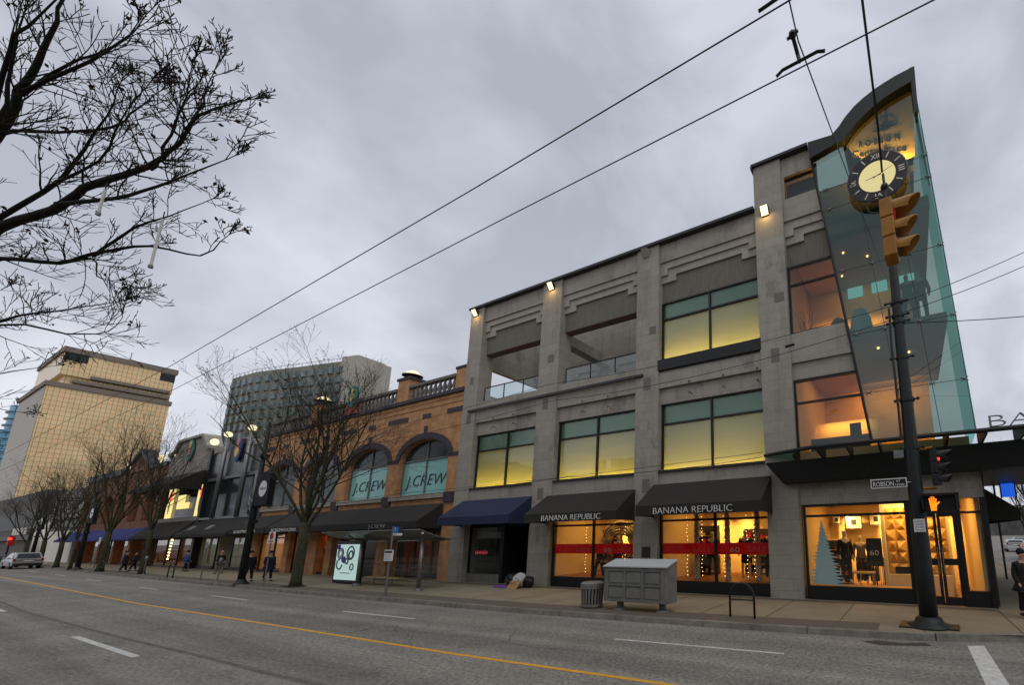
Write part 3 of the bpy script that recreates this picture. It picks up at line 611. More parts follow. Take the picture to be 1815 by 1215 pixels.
# clock hung in front of the glass
CK = thing('clock', 'round clock with dark roman numeral ring and pale lit face hung on the glass tower', 'clock', (0,Y0-.3,15.7))
s = MB(); R0 = 1.06; cz = 15.70
s.lathe([(R0,Y0-.30),(R0+.015,Y0-.34),(R0-.03,Y0-.36),(.66,Y0-.36),(.64,Y0-.33),(.62,Y0-.30)], 0, 0, 48, 'y', cz); s.build('ring', 'clock_ring', CK)
s = MB(); s.lathe([(.655,Y0-.325),(.655,Y0-.345)], 0, 0, 40, 'y', cz); s.build('dial', 'clock_lit', CK)
s = MB(); s.tube([(0,Y0-.3,cz),(0,Y0+.0,cz)], .12, 10); s.tube([(-.5,Y0-.28,cz+.5),(-.5,Y0,cz+.5)], .03, 6); s.tube([(.5,Y0-.28,cz+.5),(.5,Y0,cz+.5)], .03, 6); s.build('bracket', 'black_steel', CK)
mk = MB()
for h in range(12):
    if h in (0,3,9,6): continue
    a = pi/2-2*pi*h/12; d = (cos(a), sin(a)); q = (-d[1]*.018, d[0]*.018)
    P = [(d[0]*.74+q[0], d[1]*.74+q[1]),(d[0]*.74-q[0], d[1]*.74-q[1]),(d[0]*.98-q[0], d[1]*.98-q[1]),(d[0]*.98+q[0], d[1]*.98+q[1])]
    mk.add([(x,Y0-.366,cz+z) for x,z in P], [(0,1,2,3)])
mk.build('hour_mark', 'clock_mark', CK, fix=False)
for txt, h in (('XII',0),('III',3),('VI',6),('IX',9)):
    a = -2*pi*h/12; ux = (cos(a),0,sin(a)); uz = (-sin(a),0,cos(a)); wd = {'XII':.30,'III':.22,'VI':.26,'IX':.22}[txt]
    b = Vector((0,Y0-.366,cz))+Vector(uz)*.75-Vector(ux)*wd/2
    text(txt, b.x, b.y, b.z, .30, 'clock_mark', CK, 'numeral', fit=wd, ux=ux, uz=uz, depth=.004)
for a, L_, wd in ((68,.60,.016),(-98,.42,.022)):
    d = (sin(rad(a)), cos(rad(a))); q = (-d[1]*wd, d[0]*wd); s = MB()
    s.add([(-d[0]*.15+q[0],Y0-.37,cz-d[1]*.15+q[1]),(-d[0]*.15-q[0],Y0-.37,cz-d[1]*.15-q[1]),(d[0]*L_-q[0]*.5,Y0-.37,cz+d[1]*L_-q[1]*.5),(d[0]*L_+q[0]*.5,Y0-.37,cz+d[1]*L_+q[1]*.5)], [(0,1,2,3)]); s.build('clock_hand', 'letter_dark', CK, fix=False)
# ------------------------------------------------------------------ glass canopy over the corner
s = MB(); s.hexa([(-4.15,15.2,4.25),(8,15.2,4.30),(8,15.74,4.30),(-4.15,15.74,4.25)], [(-4.7,14.9,5.0),(8,14.9,5.0),(8,15.74,5.0),(-4.7,15.74,5.0)])
s.box(2.25, 8, 15.75, 26, 4.7, 5.0)
fa = s.build('canopy_fascia', 'black_steel', GB)
s = MB(); s.add([(-4.95,15.72,5.5),(9,15.72,5.62),(9,14.0,5.22),(-2.7,14.0,5.26)], [(0,1,2,3)]); s.build('canopy_glass', 'glass_edge', GB, fix=False)
s = MB(); s.tube([(-4.95,15.7,5.44),(-2.75,14.0,5.24),(9,14.0,5.2)], .07, 8); s.tube([(-4.7,15.1,4.98),(9,15.0,5.02)], .06, 6)
cn = s.build('canopy_tube', 'black_steel', GB)
for k in range(13):
    x = -3.6+k*.95; s = MB(); yf = 14.0 if x > -2.7 else 14.0+(-2.7-x)*.75
    s.hexa([(x-.025,yf,5.12),(x+.025,yf,5.12),(x+.025,15.7,4.98),(x-.025,15.7,4.98)], [(x-.025,yf,5.2),(x+.025,yf,5.2),(x+.025,15.7,5.5),(x-.025,15.7,5.5)]); s.build('canopy_rib', 'black_steel', GB)
text('BANANA REPUBLIC', 2.2, 14.05, 5.30, .50, 'steel_grey', GB, 'canopy_letters', fit=8.0, depth=.08, thin=-.012)
# ------------------------------------------------------------------ awnings
def awning(parent, a, b, zt=4.5, zf=3.56, zv=3.16, m='canvas_black', proj=1.32, y=None, sides=True, dxl=0, nribs=0):
    y = Y0-.13 if y is None else y; yf = y-proj; s = MB(); th = .02
    s.add([(a,y,zt),(b,y,zt),(b,yf,zf),(a,yf,zf),(a,yf,zv),(b,yf,zv),(a,y,zt-.05),(b,y,zt-.05),(a,yf+th,zf-.03),(b,yf+th,zf-.03),(a,yf+th,zv),(b,yf+th,zv)],
          [(0,3,2,1),(3,4,5,2),(6,7,9,8),(8,9,11,10),(4,10,11,5),(0,1,7,6)])
    for x in (a, b): s.add([(x,y,zt),(x,y,zv-.0),(x,yf,zv),(x,yf,zf)], [(0,1,2,3)])
    o = s.build('awning', m, parent, fix=False)
    f = MB()
    for x in (a+.03, b-.03):
        f.tube([(x,yf+.03,zv+.03),(x,y,zv+.0)], .014, 5); f.tube([(x,y-.01,zv-.1),(x,y-.01,zt)], .016, 5)
    f.tube([(a,yf+.03,zv+.03),(b,yf+.03,zv+.03)], .014, 5)
    f.build('awning_frame', 'dark_frame', o)
    if nribs:
        r = MB()
        for k in range(1, nribs):
            x = a+(b-a)*k/nribs; r.tube([(x,y,zt+.008),(x,yf,zf+.008)], .018, 5)
        r.build('awning_seam', 'seam', o)
    return o
aw = awning(GB, -22.55, -17.25, 4.52, 3.55, 3.14, 'canvas_blue')
aw = awning(GB, -16.2, -10.95, 4.48, 3.50, 3.12); text('BANANA REPUBLIC', -15.1, Y0-1.475, 3.17, .36, 'letter_white', aw, fit=3.35, thin=-.006, depth=.02)
aw = awning(GB, -10.0, -4.72, 4.62, 3.62, 3.22); text('BANANA REPUBLIC', -9.15, Y0-1.475, 3.27, .36, 'letter_white', aw, fit=3.35, thin=-.006, depth=.02)
# ------------------------------------------------------------------ shopfronts of the grey store
def shopfront(a, b, z0, z1, zt, mids, gp, y=None, base='dark_frame', gl='glass_shop', slope=None, name='shop_window', bz=.15):
    y = Y0+.12 if y is None else y
    f = MB(); f.box(a, a+.09, y-.05, y+.05, bz, z1); f.box(b-.09, b, y-.05, y+.05, bz, z1); f.box(a+.09, b-.09, y-.05, y+.05, z1-.09, z1); f.box(a+.09, b-.09, y-.08, y+.05, bz, z0)
    for mm in mids: f.box(mm-.05, mm+.05, y-.055, y+.05, z0, z1-.09)
    if zt: f.box(a+.09, b-.09, y-.045, y+.045, zt-.04, zt+.05)
    o = f.build(name, 'dark_frame', gp); p = MB(); p.quad((a,y,z0),(b,y,z0),(b,y,z1),(a,y,z1)); p.build('pane', gl, o, fix=False); return o
def room(a, b, z0, z1, depth, wall, flr, gp, power, col, y=None, name='shop_interior', lights=True):
    y = (Y0+.3) if y is None else y; s = MB()
    s.box(a-.05, b+.05, y+depth, y+depth+.1, z0, z1); s.box(a-.1, a, y, y+depth, z0, z1); s.box(b, b+.1, y, y+depth, z0, z1); s.box(a-.1, b+.1, y, y+depth, z1, z1+.08)
    o = s.build(name, wall, gp); s = MB(); s.box(a-.1, b+.1, y-.1, y+depth, z0-.3, z0+.012); s.build('shop_floor', flr, o)
    if power: area(((a+b)/2, y+depth*.45, z1-.06), (b-a)*.7, depth*.55, power*.55, col, (0,0,-1))
    if power > 30:
        for k in range(max(2, int((b-a)/1.6))):
            n__ = max(2, int((b-a)/1.6)); area((a+(b-a)*(k+.5)/n__, y+depth-.9, z1-.1), .12, .12, power*.55/n__, (col[0],min(col[1]*.98,1),col[2]*.9), (.15*(-1)**k,.5,-1), spread=80)
    return o
WARM = (1,.56,.15)
s1 = shopfront(-15.9, -11.05, .62, 3.5, 2.98, [-13.4], GB); s2 = shopfront(-9.78, -4.85, .62, 3.75, 3.06, [-7.2], GB)
room(-15.85, -11.1, .6, 3.7, 3.6, 'wall_warm', 'floor_wood', GB, 130, WARM); room(-9.75, -4.9, .6, 3.8, 4.2, 'wall_warm', 'floor_wood', GB, 140, WARM)
for o, a, b in ((s1,-15.82,-11.1),(s2,-9.7,-4.9)):
    mid = {0:0}; m_ = (-13.4 if o is s1 else -7.2)
    for u, v in ((a, m_-.05), (m_+.05, b)):
        s = MB(); s.box(u, v, Y0+.15, Y0+.153, 1.68, 2.12); q = s.build('sale_banner', 'sale_red', o)
        if u == a: text('SALE', v-1.0, Y0+.148, 1.78, .26, 'sale_text', q, fit=.85, thin=-.003, depth=.002); text('DISCOVER', u+.12, Y0+.148, 1.93, .13, 'sale_text', q, fit=.9, thin=-.004, depth=.002); text('GREAT GIFTS', u+.12, Y0+.148, 1.80, .08, 'sale_text', q, fit=.9, thin=-.002, depth=.002)
        else: text('60', u+.55, Y0+.148, 1.76, .27, 'sale_text_pale', q, fit=.40, depth=.002); text('SALE', v-.95, Y0+.148, 1.80, .26, 'sale_text', q, fit=.75, thin=-.003, depth=.002); text('EXTRA', u+.58, Y0+.148, 2.04, .07, 'sale_text', q, fit=.4, depth=.002)
# vacant shop under the blue awning
s3 = shopfront(-22.2, -19.6, .62, 3.1, None, [], GB, y=Y0+.25, gl='glass_clear'); room(-22.2, -17.4, .15, 3.6, 5, 'wall_dim', 'wall_dim', GB, 3, (1,.8,.5), y=Y0+2.0)
s = MB(); s.box(-22.15, -19.62, Y0+.15, Y0+.19, .15, .6); s.build('stall_riser', 'paint_grey', GB)
each('entry_frame', 'dark_frame', GB, [(-19.6, -19.45, Y0+.2, Y0+2, .15, 3.3),(-17.5, -17.34, Y0+.8, Y0+2, .15, 3.3)])
s = MB(); s.box(-19.4, -17.5, Y0+1.9, Y0+1.95, .15, 2.6); s.box(-22.2,-17.4,Y0+.3,Y0+2.0,3.1,3.95); s.build('recess_door', 'dark_frame', GB)
text('LEASED', -21.65, Y0+.24, 1.62, .24, 'neon_red', s3, fit=.95, thin=-.006, depth=.004)
# corner shop: window, facet wall, doors
s4 = shopfront(-3.62, -.15, .62, 3.47, 3.05, [], GB, y=Y0+.1); s5 = shopfront(.28, 1.72, .62, 3.40, 3.0, [], GB, y=Y0+.1, name='corner_window') if False else None
s = MB(); s.box(-.15, .12, Y0+.0, Y0+.2, .15, 3.47); s.box(1.22, 1.36, Y0+.0, Y0+.2, .15, 3.47); s.box(1.9, 2.05, Y0-.02, Y0+.2, .15, 3.47); s.box(1.36, 1.9, Y0+.02, Y0+.2, .15, .62); s.box(1.36, 1.9, Y0+.02, Y0+.2, 2.98, 3.05); s.box(.12,1.22,Y0+.02,Y0+.2,3.0,3.08)
s.build('door_frame', 'dark_frame', GB)
for a, b, hx in ((.12,.66,.60),(.68,1.22,.74)):
    s = MB(); s.box(a, a+.09, Y0+.03, Y0+.09, .17, 3.0); s.box(b-.09, b, Y0+.03, Y0+.09, .17, 3.0); s.box(a+.09, b-.09, Y0+.03, Y0+.09, .17, .42); s.box(a+.09, b-.09, Y0+.03, Y0+.09, 2.9, 3.0); s.box(a+.09, b-.09, Y0+.03, Y0+.09, 1.38, 1.58)
    d = s.build('door', 'dark_frame', GB); s = MB(); s.quad((a+.05,Y0+.06,.3),(b-.05,Y0+.06,.3),(b-.05,Y0+.06,2.95),(a+.05,Y0+.06,2.95)); s.build('pane', 'glass_shop', d, fix=False)
    s = MB(); s.tube([(hx,Y0-.02,1.1),(hx,Y0-.02,1.95)], .015, 6); s.tube([(hx,Y0-.02,1.15),(hx,Y0+.04,1.15)], .01, 5); s.tube([(hx,Y0-.02,1.9),(hx,Y0+.04,1.9)], .01, 5); s.build('handle', 'steel_grey', d)
s = MB(); s.quad((1.36,Y0+.1,.6),(1.92,Y0+.1,.6),(1.92,Y0+.1,3.45),(1.36,Y0+.1,3.45)); s.quad((.12,Y0+.1,3.05),(1.25,Y0+.1,3.05),(1.25,Y0+.1,3.45),(.12,Y0+.1,3.45)); s.build('side_light', 'glass_shop', GB, fix=False)
r_ = room(-3.6, 1.8, .2, 3.75, 5.0, 'wall_warm', 'floor_wood', GB, 200, WARM)
s = MB(); s.box(-3.6, -.2, Y0+.2, Y0+.9, .2, .6); s.build('window_deck', 'timber', r_)
# facet wall of gold pyramids
s = MB(); random.seed(5)
xa, xb, za, zb, nx, nz_ = -.98, 1.05, .9, 3.35, 6, 6
for i in range(nx):
    for j in range(nz_):
        x0 = xa+(xb-xa)*i/nx; x1 = xa+(xb-xa)*(i+1)/nx; z0 = za+(zb-za)*j/nz_; z1 = za+(zb-za)*(j+1)/nz_; px = (x0+x1)/2+random.uniform(-.1,.1); pz = (z0+z1)/2+random.uniform(-.1,.12); yy = Y0+2.2
        s.add([(x0,yy,z0),(x1,yy,z0),(x1,yy,z1),(x0,yy,z1),(px,yy-.22,pz)], [(0,1,4),(1,2,4),(2,3,4),(3,0,4)])
fw = s.build('facet_wall', 'facet_gold', r_, fix=False)
s = MB(); s.box(xa-.1, xb+.1, Y0+2.205, Y0+2.3, .2, 3.7); s.box(xa-.12, xb, Y0+1.9, Y0+2.2, .2, .9); s.box(xa-.14,xa-.02,Y0+1.75,Y0+2.3,.2,3.7); s.build('display_plinth', 'wall_cream', r_)
area((.1, Y0+1.2, 3.6), 1.6, .3, 60, (1,.56,.16), (.25,.6,-1))
# frosted tree decal on the window
s = MB(); random.seed(11); P = []
h0, h1 = .66, 2.82; cxx = -3.0
L_ = [];R_ = []
for k in range(19):
    tt = k/18; z = h0+(h1-h0)*tt; wmax = .62*(1-tt)+.02
    L_.append((max(cxx-wmax*random.uniform(.72,1.05), -3.5), z+.02)); L_.append((max(cxx-wmax*.55, -3.5), z+.06))
    R_.append((cxx+wmax*random.uniform(1.0,1.35), z-.02)); R_.append((cxx+wmax*.62, z+.05))
for i in range(len(L_)-1): s.add([(L_[i][0],Y0+.125,L_[i][1]),(R_[i][0],Y0+.125,R_[i][1]),(R_[i+1][0],Y0+.125,R_[i+1][1]),(L_[i+1][0],Y0+.125,L_[i+1][1])], [(0,1,2,3)])
s.build('tree_decal', 'tree_decal', s4, fix=False)
# awnings along the side street
for k in range(3):
    s = MB(); y0_ = 17.0+k*3.4; s.add([(2.05,y0_,4.0),(2.05,y0_+3.1,4.0),(3.15,y0_+3.1,3.1),(3.15,y0_,3.1),(3.15,y0_,2.75),(3.15,y0_+3.1,2.75),(2.05,y0_,2.75),(2.05,y0_+3.1,2.75)], [(0,1,2,3),(3,2,5,4),(0,3,4,6),(1,7,5,2)]); s.build('side_awning', 'canvas_black', GB, fix=False)
s = MB(); s.box(1.95, 2.15, Y0+.42, 26, .15, 4.6); s.build('side_wall', 'cap_metal', GB)
# ------------------------------------------------------------------ shop dummies and window dressing
def dummy(name, label, x, y, z, outfit, pose=0, rz=0.0, h=1.85, group=None, skirt=False, headless=False):
    """display figure: one continuous skinned body, clothing over it"""
    t = thing(name, label, 'mannequin', (x,y,z), group); k = h/1.85*1.14
    def skin(nm, pts, edges, rad_, m, root=0):
        me = bpy.data.meshes.new(nm); me.from_pydata([(a*k, b*k, c*k) for a,b,c in pts], edges, []); ob = bpy.data.objects.new(nm, me); C.objects.link(ob); ob.parent = t
        md = ob.modifiers.new('skin', 'SKIN'); lay = me.skin_vertices[0] if len(me.skin_vertices) else None
        if lay is None:
            b = bmesh.new(); b.from_mesh(me); b.verts.layers.skin.verify(); b.to_mesh(me); b.free(); lay = me.skin_vertices[0]
        for i, r in enumerate(rad_):
            rr = r if isinstance(r, tuple) else (r, r); lay.data[i].radius = (rr[0]*k, rr[1]*k); lay.data[i].use_root = (i == root)
        ob.modifiers.new('sub', 'SUBSURF').levels = 1; ob.modifiers['sub'].render_levels = 1
        me.materials.append(MAT[m])
        bpy.context.view_layer.update(); dg = bpy.context.evaluated_depsgraph_get(); me2 = bpy.data.meshes.new_from_object(ob.evaluated_get(dg)); ob.modifiers.clear(); ob.data = me2
        for p in me2.polygons: p.use_smooth = True
        return ob
    a = .05 if pose == 0 else .12
    pts = [(0,0,.98),(0,0,1.18),(0,0,1.42),(0,0,1.53),(0,-.01,1.60),(0,-.01,1.76),(.10,0,.92),(.11+a*.5,-.02*pose,.50),(.12+a*.6,.02*pose,.08),(.12+a*.6,-.12,.03),(-.10,0,.92),(-.11-a*.5,-.05*pose,.50),(-.12-a*.6,.12*pose,.08),(-.12-a*.6,.0,.03),
           (.19,0,1.43),(.25+a*.3,.02,1.14),(.25 if pose==0 else .14,-.05-.1*pose,.90),(-.19,0,1.43),(-.25-a*.3,.02,1.14),(-.26,-.04,.90),(.25 if pose==0 else .12,-.09-.1*pose,.81),(-.26,-.08,.81)]
    ed = [(0,1),(1,2),(2,3),(3,4),(4,5),(0,6),(6,7),(7,8),(8,9),(0,10),(10,11),(11,12),(12,13),(2,14),(14,15),(15,16),(2,17),(17,18),(18,19),(16,20),(19,21)]
    rd = [(.14,.10),(.12,.09),(.15,.10),.055,.075,.085,.085,.055,.038,.03,.085,.055,.038,.03,.055,.042,.032,.055,.042,.032,.028,.028]
    skin('body', pts, ed, rd, 'dummy')
    top, bot = outfit
    cp = [(0,0,.95),(0,0,1.18),(0,0,1.44),(.19,0,1.43),(.26+a*.3,.02,1.14),(.26 if pose==0 else .15,-.04-.09*pose,.93),(-.19,0,1.43),(-.26-a*.3,.02,1.14),(-.26,-.03,.93),(0,0,.80 if not skirt else .55)]
    skin('jacket', cp, [(0,1),(1,2),(2,3),(3,4),(4,5),(2,6),(6,7),(7,8),(0,9)], [(.18,.13),(.15,.115),(.165,.12),.075,.062,.055,.075,.062,.055,(.19,.14) if not skirt else (.24,.2)], top)
    if not skirt: skin('trousers', [(0,0,.95),(.10,0,.88),(.11+a*.5,-.02*pose,.50),(.12+a*.6,.02*pose,.12),(-.10,0,.88),(-.11-a*.5,-.05*pose,.50),(-.12-a*.6,.12*pose,.12)], [(0,1),(1,2),(2,3),(0,4),(4,5),(5,6)], [(.15,.11),.10,.075,.06,.10,.075,.06], bot)
    t.rotation_euler = (0,0,rz); return t
dummy('mannequin', 'dark coated mannequin behind the sale banner, right of the leftmost braided column', -7.75, Y0+1.0, .62, ('cloth_black','cloth_black'), 0, .2, 1.8)
dummy('mannequin', 'mannequin in a long dark coat between two braided columns of the wide sale window', -6.3, Y0+1.1, .62, ('cloth_navy','cloth_black'), 0, -.1, 1.85, skirt=True)
dummy('mannequin', 'pale headed mannequin in dark suit and striding pose, beside the rightmost braided column', -5.15, Y0+.9, .62, ('cloth_black','cloth_black'), 1, .2, 1.85)
dummy('mannequin', 'mannequin in a red and cream top standing in front of the big round wreath', -12.75, Y0+1.1, .62, ('cloth_red','cloth_black'), 0, .1, 1.72)
dummy('mannequin', 'small dark mannequin at the right edge of the wreath window', -11.65, Y0+1.2, .62, ('cloth_black','cloth_navy'), 0, 0, 1.7)
dummy('mannequin', 'dark mannequin close to the mullion of the wreath window, left of the wreath', -13.75, Y0+1.0, .35, ('cloth_black','cloth_black'), 1, .4, 1.7)
dummy('mannequin', 'mannequin in a grey blazer and black trousers beside the frosted tree decal', -2.35, Y0+.9, .62, ('cloth_black','cloth_black'), 0, .8, 1.75)
dummy('mannequin', 'grey jacketed mannequin behind the clothes rail of the corner shop', -1.95, Y0+2.2, .5, ('cloth_grey','cloth_black'), 0, .2, 1.7)
for i, (x, z, lab) in enumerate([(.62,10.05,'navy jacket mannequin upstairs behind the glass tower, left one by the traffic pole'),(1.02,10.05,'navy dressed mannequin upstairs nearest the outer edge of the glass tower')]):
    dummy('mannequin', lab, x, Y0+.9, z, ('cloth_navy','cloth_navy'), 0, .1*i, 1.9)
# braided columns
def braid(x, lab, z0=.6, z1=3.6):
    t = thing('braided_column', lab, 'window display', (x,Y0+.75,z0), 'braided columns in the wide sale window')
    for ph in (0, 2*pi/3, 4*pi/3):
        s = MB(); P = []
        for k in range(40):
            u = k/39; z = z0+(z1-z0)*u; a = u*26+ph; P.append((x+.075*sin(a), Y0+.75+.05*sin(2*a+.6), z))
        s.tube(P, .055, 6); s.build('strand', 'braid', t, smooth=True)
for x, lab in ((-8.35,'cream braided column left of the dark coated mannequin'),(-6.95,'cream braided column just right of the window mullion'),(-5.65,'cream braided column left of the striding mannequin')): braid(x, lab)
# wreath
s = MB(); random.seed(2); wx, wz, wy = -12.95, 2.0, Y0+1.55
for ring in range(5):
    P = [(wx+(.62+.13*ring)*cos(a)+.02*sin(9*a+ring), wy-.04*sin(7*a+ring), wz+(.62+.13*ring)*sin(a)) for a in [pi*2*k/44 for k in range(45)]]
    s.tube(P, [.075+.02*sin(5*k+ring) for k in range(45)], 6)
tag(s.build('wreath', 'braid', loc=(wx,wy,wz-1.1), smooth=True), 'large round twisted fabric wreath hanging in the lit sale window', 'wreath')
# strings of lights, clothes, sign stands, pictures, shelf
def light_string(x, y, z0, z1, lab):
    t = thing('light_string', lab, 'string lights', (x,y,z1), 'strings of small lights in the shop windows'); s = MB(); s.tube([(x,y,z0),(x,y,z1)], .004, 3); s.build('cord', 'seam', t)
    s = MB(); k = 0; z = z0+.1
    while z < z1: s.ball((x+.02*sin(z*9),y,z), .013, 5, 3); z += .16
    s.build('bulb', 'bulb', t)
for x, n_ in ((-8.75,'far left'),(-8.05,'second from the left'),(-7.05,'beside the mullion'),(-6.05,'right of the middle mannequin'),(-5.75,'behind the right braided column'),(-5.0,'at the right edge')): light_string(x, Y0+.6, .7, 3.4, 'string of small warm lights hanging in the wide sale window, '+n_)
for x, n_ in ((-14.35,'left of the mullion'),(-12.05,'over the wreath'),(-11.4,'at the right edge')): light_string(x, Y0+.7, .7, 3.2, 'string of small warm lights in the wreath window, '+n_)
def picture(x, z, w_, h_, lab, y=Y0+4.9):
    t = thing('framed_picture', lab, 'picture', (x,y,z-h_/2), 'framed pictures on the corner shop wall'); f = MB()
    f.box(x-w_/2, x+w_/2, y-.03, y+.02, z+h_/2-.035, z+h_/2); f.box(x-w_/2, x+w_/2, y-.03, y+.02, z-h_/2, z-h_/2+.035); f.box(x-w_/2, x-w_/2+.035, y-.03, y+.02, z-h_/2+.035, z+h_/2-.035); f.box(x+w_/2-.035, x+w_/2, y-.03, y+.02, z-h_/2+.035, z+h_/2-.035)
    f.build('frame', 'seam', t); f = MB(); f.box(x-w_/2+.03, x+w_/2-.03, y-.005, y+.015, z-h_/2+.03, z+h_/2-.03); f.build('print', 'cloth_white', t)
    f = MB(); f.box(x-w_*.16, x+w_*.16, y-.012, y-.006, z-h_*.2, z+h_*.2); f.build('motif', 'bronze_plate', t)
picture(-3.2, 3.05, .42, .40, 'small square dark picture, leftmost of the pictures on the shop wall'); picture(-2.45, 2.92, .72, .62, 'largest framed picture, in the row on the shop wall'); picture(-1.5, 3.03, .60, .55, 'pale framed picture second from the right on the shop wall'); picture(-.72, 3.2, .42, .34, 'small dark framed picture at the right end of the row')
def sign_stand(x, y, z, lab):
    t = thing('sign_stand', lab, 'sign stand', (x,y,z)); s = MB(); s.box(x-.26, x+.26, y-.02, y+.02, z+1.0, z+1.98); s.build('frame', 'dark_frame', t)
    s = MB(); s.box(x-.20, x+.20, y-.03, y-.021, z+1.06, z+1.90); s.build('poster', 'bronze_plate', t); text('60', x-.16, y-.034, z+1.38, .26, 'clock_mark', t, fit=.3, depth=.002)
    s = MB(); s.tube([(x,y,z),(x,y,z+1.0)], .025, 8); s.lathe([(.22,z),(.22,z+.02),(.03,z+.04)], x, y, 16); s.build('stand', 'dark_frame', t)
sign_stand(-1.35, Y0+1.0, .25, 'black framed sale sign on a stand in the corner shop')
# clothes rails
def rail(x0, x1, y, z, lab, n_=14, m='cloth_black'):
    t = thing('clothes_rail', lab, 'clothes rail', ((x0+x1)/2,y,z)); s = MB(); s.tube([(x0,y,z),(x0,y,z+1.35),(x1,y,z+1.35),(x1,y,z)], .018, 6); s.build('rail', 'steel_grey', t)
    for k in range(n_):
        x = x0+.08+(x1-x0-.16)*k/(n_-1); s = MB(); hh = random.uniform(.75,1.05)
        s.hexa([(x-.03,y-.24,z+1.3-hh),(x+.03,y-.24,z+1.3-hh),(x+.03,y+.24,z+1.3-hh),(x-.03,y+.24,z+1.3-hh)], [(x-.02,y-.19,z+1.28),(x+.02,y-.19,z+1.28),(x+.02,y+.19,z+1.28),(x-.02,y+.19,z+1.28)]); s.build('garment', random.choice([m,m,m,'cloth_grey','cloth_navy','cloth_red']), t)
rail(-1.25, -.45, Y0+2.6, .22, 'rail of dark clothes with one red garment, right of the sale sign stand', 8); rail(-2.2, -1.4, Y0+3.6, .22, 'rail of mixed dark and grey clothes under the framed pictures', 8)
rail(-9.3, -8.5, Y0+2.8, .6, 'rail of dark clothes at the back left of the wide sale window', 7); rail(-13.6, -12.4, Y0+2.8, .6, 'rail of clothes at the back of the wreath window', 9)
def table(x, y, z, w_, lab):
    t = thing('display_table', lab, 'table', (x,y,z)); s = MB(); s.box(x-w_/2, x+w_/2, y-.35, y+.35, z+.72, z+.77); s.build('tabletop', 'timber', t)
    for dx in (-1,1):
        for dy in (-1,1): s = MB(); s.box(x+dx*(w_/2-.06)-.03, x+dx*(w_/2-.06)+.03, y+dy*.29-.03, y+dy*.29+.03, z, z+.72); s.build('leg', 'timber', t)
table(-1.9, Y0+1.7, .22, .9, 'low wooden display table beside the mannequins in the corner shop')
s = MB(); s.box(-.55,.55, -.02,.0,-.12,.12)
t = thing('counter_sign', 'black name panel on the plinth in front of the gold faceted wall', 'sign', (-.35,Y0+1.7,.95)); s = MB(); s.box(-.75, -.0, Y0+1.66, Y0+1.70, .95, 1.2); s.build('panel', 'dark_frame', t); text('MONIKA', -.62, Y0+1.65, 1.03, .1, 'letter_grey', t, fit=.5, depth=.002) if False else None
# reindeer of wicker upstairs is replaced by the bare twig tree the 3rd floor window shows
s = MB(); random.seed(4)
for k in range(9):
    x = -3.3+random.uniform(-.1,.25); P = [(x, Y0+.8, 10.3)]; 
    for j in range(5): P.append((P[-1][0]+random.uniform(-.08,.08), Y0+.8+random.uniform(-.05,.05), P[-1][2]+.22))
    s.tube(P, [.02,.016,.012,.01,.007,.005], 4)
    for j in range(2,6): s.tube([P[j],(P[j][0]+random.uniform(-.15,.15),P[j][1],P[j][2]+.16)], .005, 3)
tag(s.build('twig_arrangement', 'twig', loc=(-3.3,Y0+.8,10.1)), 'bare twig arrangement in the third floor corner window', 'decoration')
s = MB(); P = [(-2.0+.55*cos(a)*(.9 if a < 1.6 else .7), 10.05+1.0*sin(a)) for a in [pi*k/12 for k in range(13)]]
s.xz(P, Y0+1.0, Y0+1.35); tag(s.build('draped_display', 'wall_dim', loc=(-2,Y0+1.1,10.05)), 'dark draped mound in the third floor corner window', 'display')
s = MB(); s.lathe([(.42,10.05),(.44,10.6),(.36,11.1),(.22,11.4),(.02,11.5)], -1.2, Y0+1.5, 16); s.build('x', 'cloth_white') if False else None
s = MB(); s.lathe([(.42,10.03),(.44,10.6),(.38,11.0),(.24,11.35),(.03,11.5)], -1.15, Y0+1.5, 14); tag(s.build('dome_display', 'tree_decal', loc=(-1.15,Y0+1.5,10.03), smooth=True), 'pale dome shaped display behind the glass tower on the third floor', 'display')
# terrace chair
t = thing('terrace_chair', 'white metal chair on the open left terrace behind the glass balustrade', 'chair', (-18.2,Y0+1.4,9.72)); s = MB()
s.box(-18.45,-17.95,Y0+1.2,Y0+1.65,10.14,10.18); s.build('seat','paint_grey_light',t); s = MB(); s.hexa([(-18.45,Y0+1.62,10.2),(-17.95,Y0+1.62,10.2),(-17.95,Y0+1.66,10.2),(-18.45,Y0+1.66,10.2)],[(-18.45,Y0+1.82,10.62),(-17.95,Y0+1.82,10.62),(-17.95,Y0+1.86,10.62),(-18.45,Y0+1.86,10.62)]); s.build('backrest','paint_grey_light',t)
for dx in (-18.42,-17.98):
    for dy in (1.23,1.62): s = MB(); s.tube([(dx,Y0+dy,9.72),(dx,Y0+dy,10.14)],.02,5); s.build('leg','paint_grey_light',t)

# ------------------------------------------------------------------ orange brick building with arches
def arch_pts(xc, hw, zs, rise, n=14):
    return [(xc+hw*cos(pi-pi*k/n), zs+rise*sin(pi*k/n)) for k in range(n+1)]
BB = thing('brick_building', 'orange brick building with four arched upper windows, stone balustrade and lamp topped pillars', 'building', (-36,16.5,.15))
xl, xr = -48.7, -23.45
cs = [-26.87,-33.0,-39.15,-45.3]; hw = 2.42; zs, rise = 7.42, 1.15
s = MB(); s.box(xl, xr, Y0, Y0+8, 3.9, 5.12-.3)
yf = Y0
edges = [xr]+[c+d for c in cs for d in (hw,-hw)]+[xl]
for a, b in zip(edges[::2], edges[1::2]): s.box(b, a, Y0, Y0+.6, 4.82, zs)
for c in cs:  # wall above each arch
    P = arch_pts(c, hw, zs, rise); s.xz(P+[(c+hw,9.4),(c-hw,9.4)], Y0, Y0+.6)
for a, b in zip(edges[::2], edges[1::2]): s.box(b, a, Y0, Y0+.6, zs, 9.4)
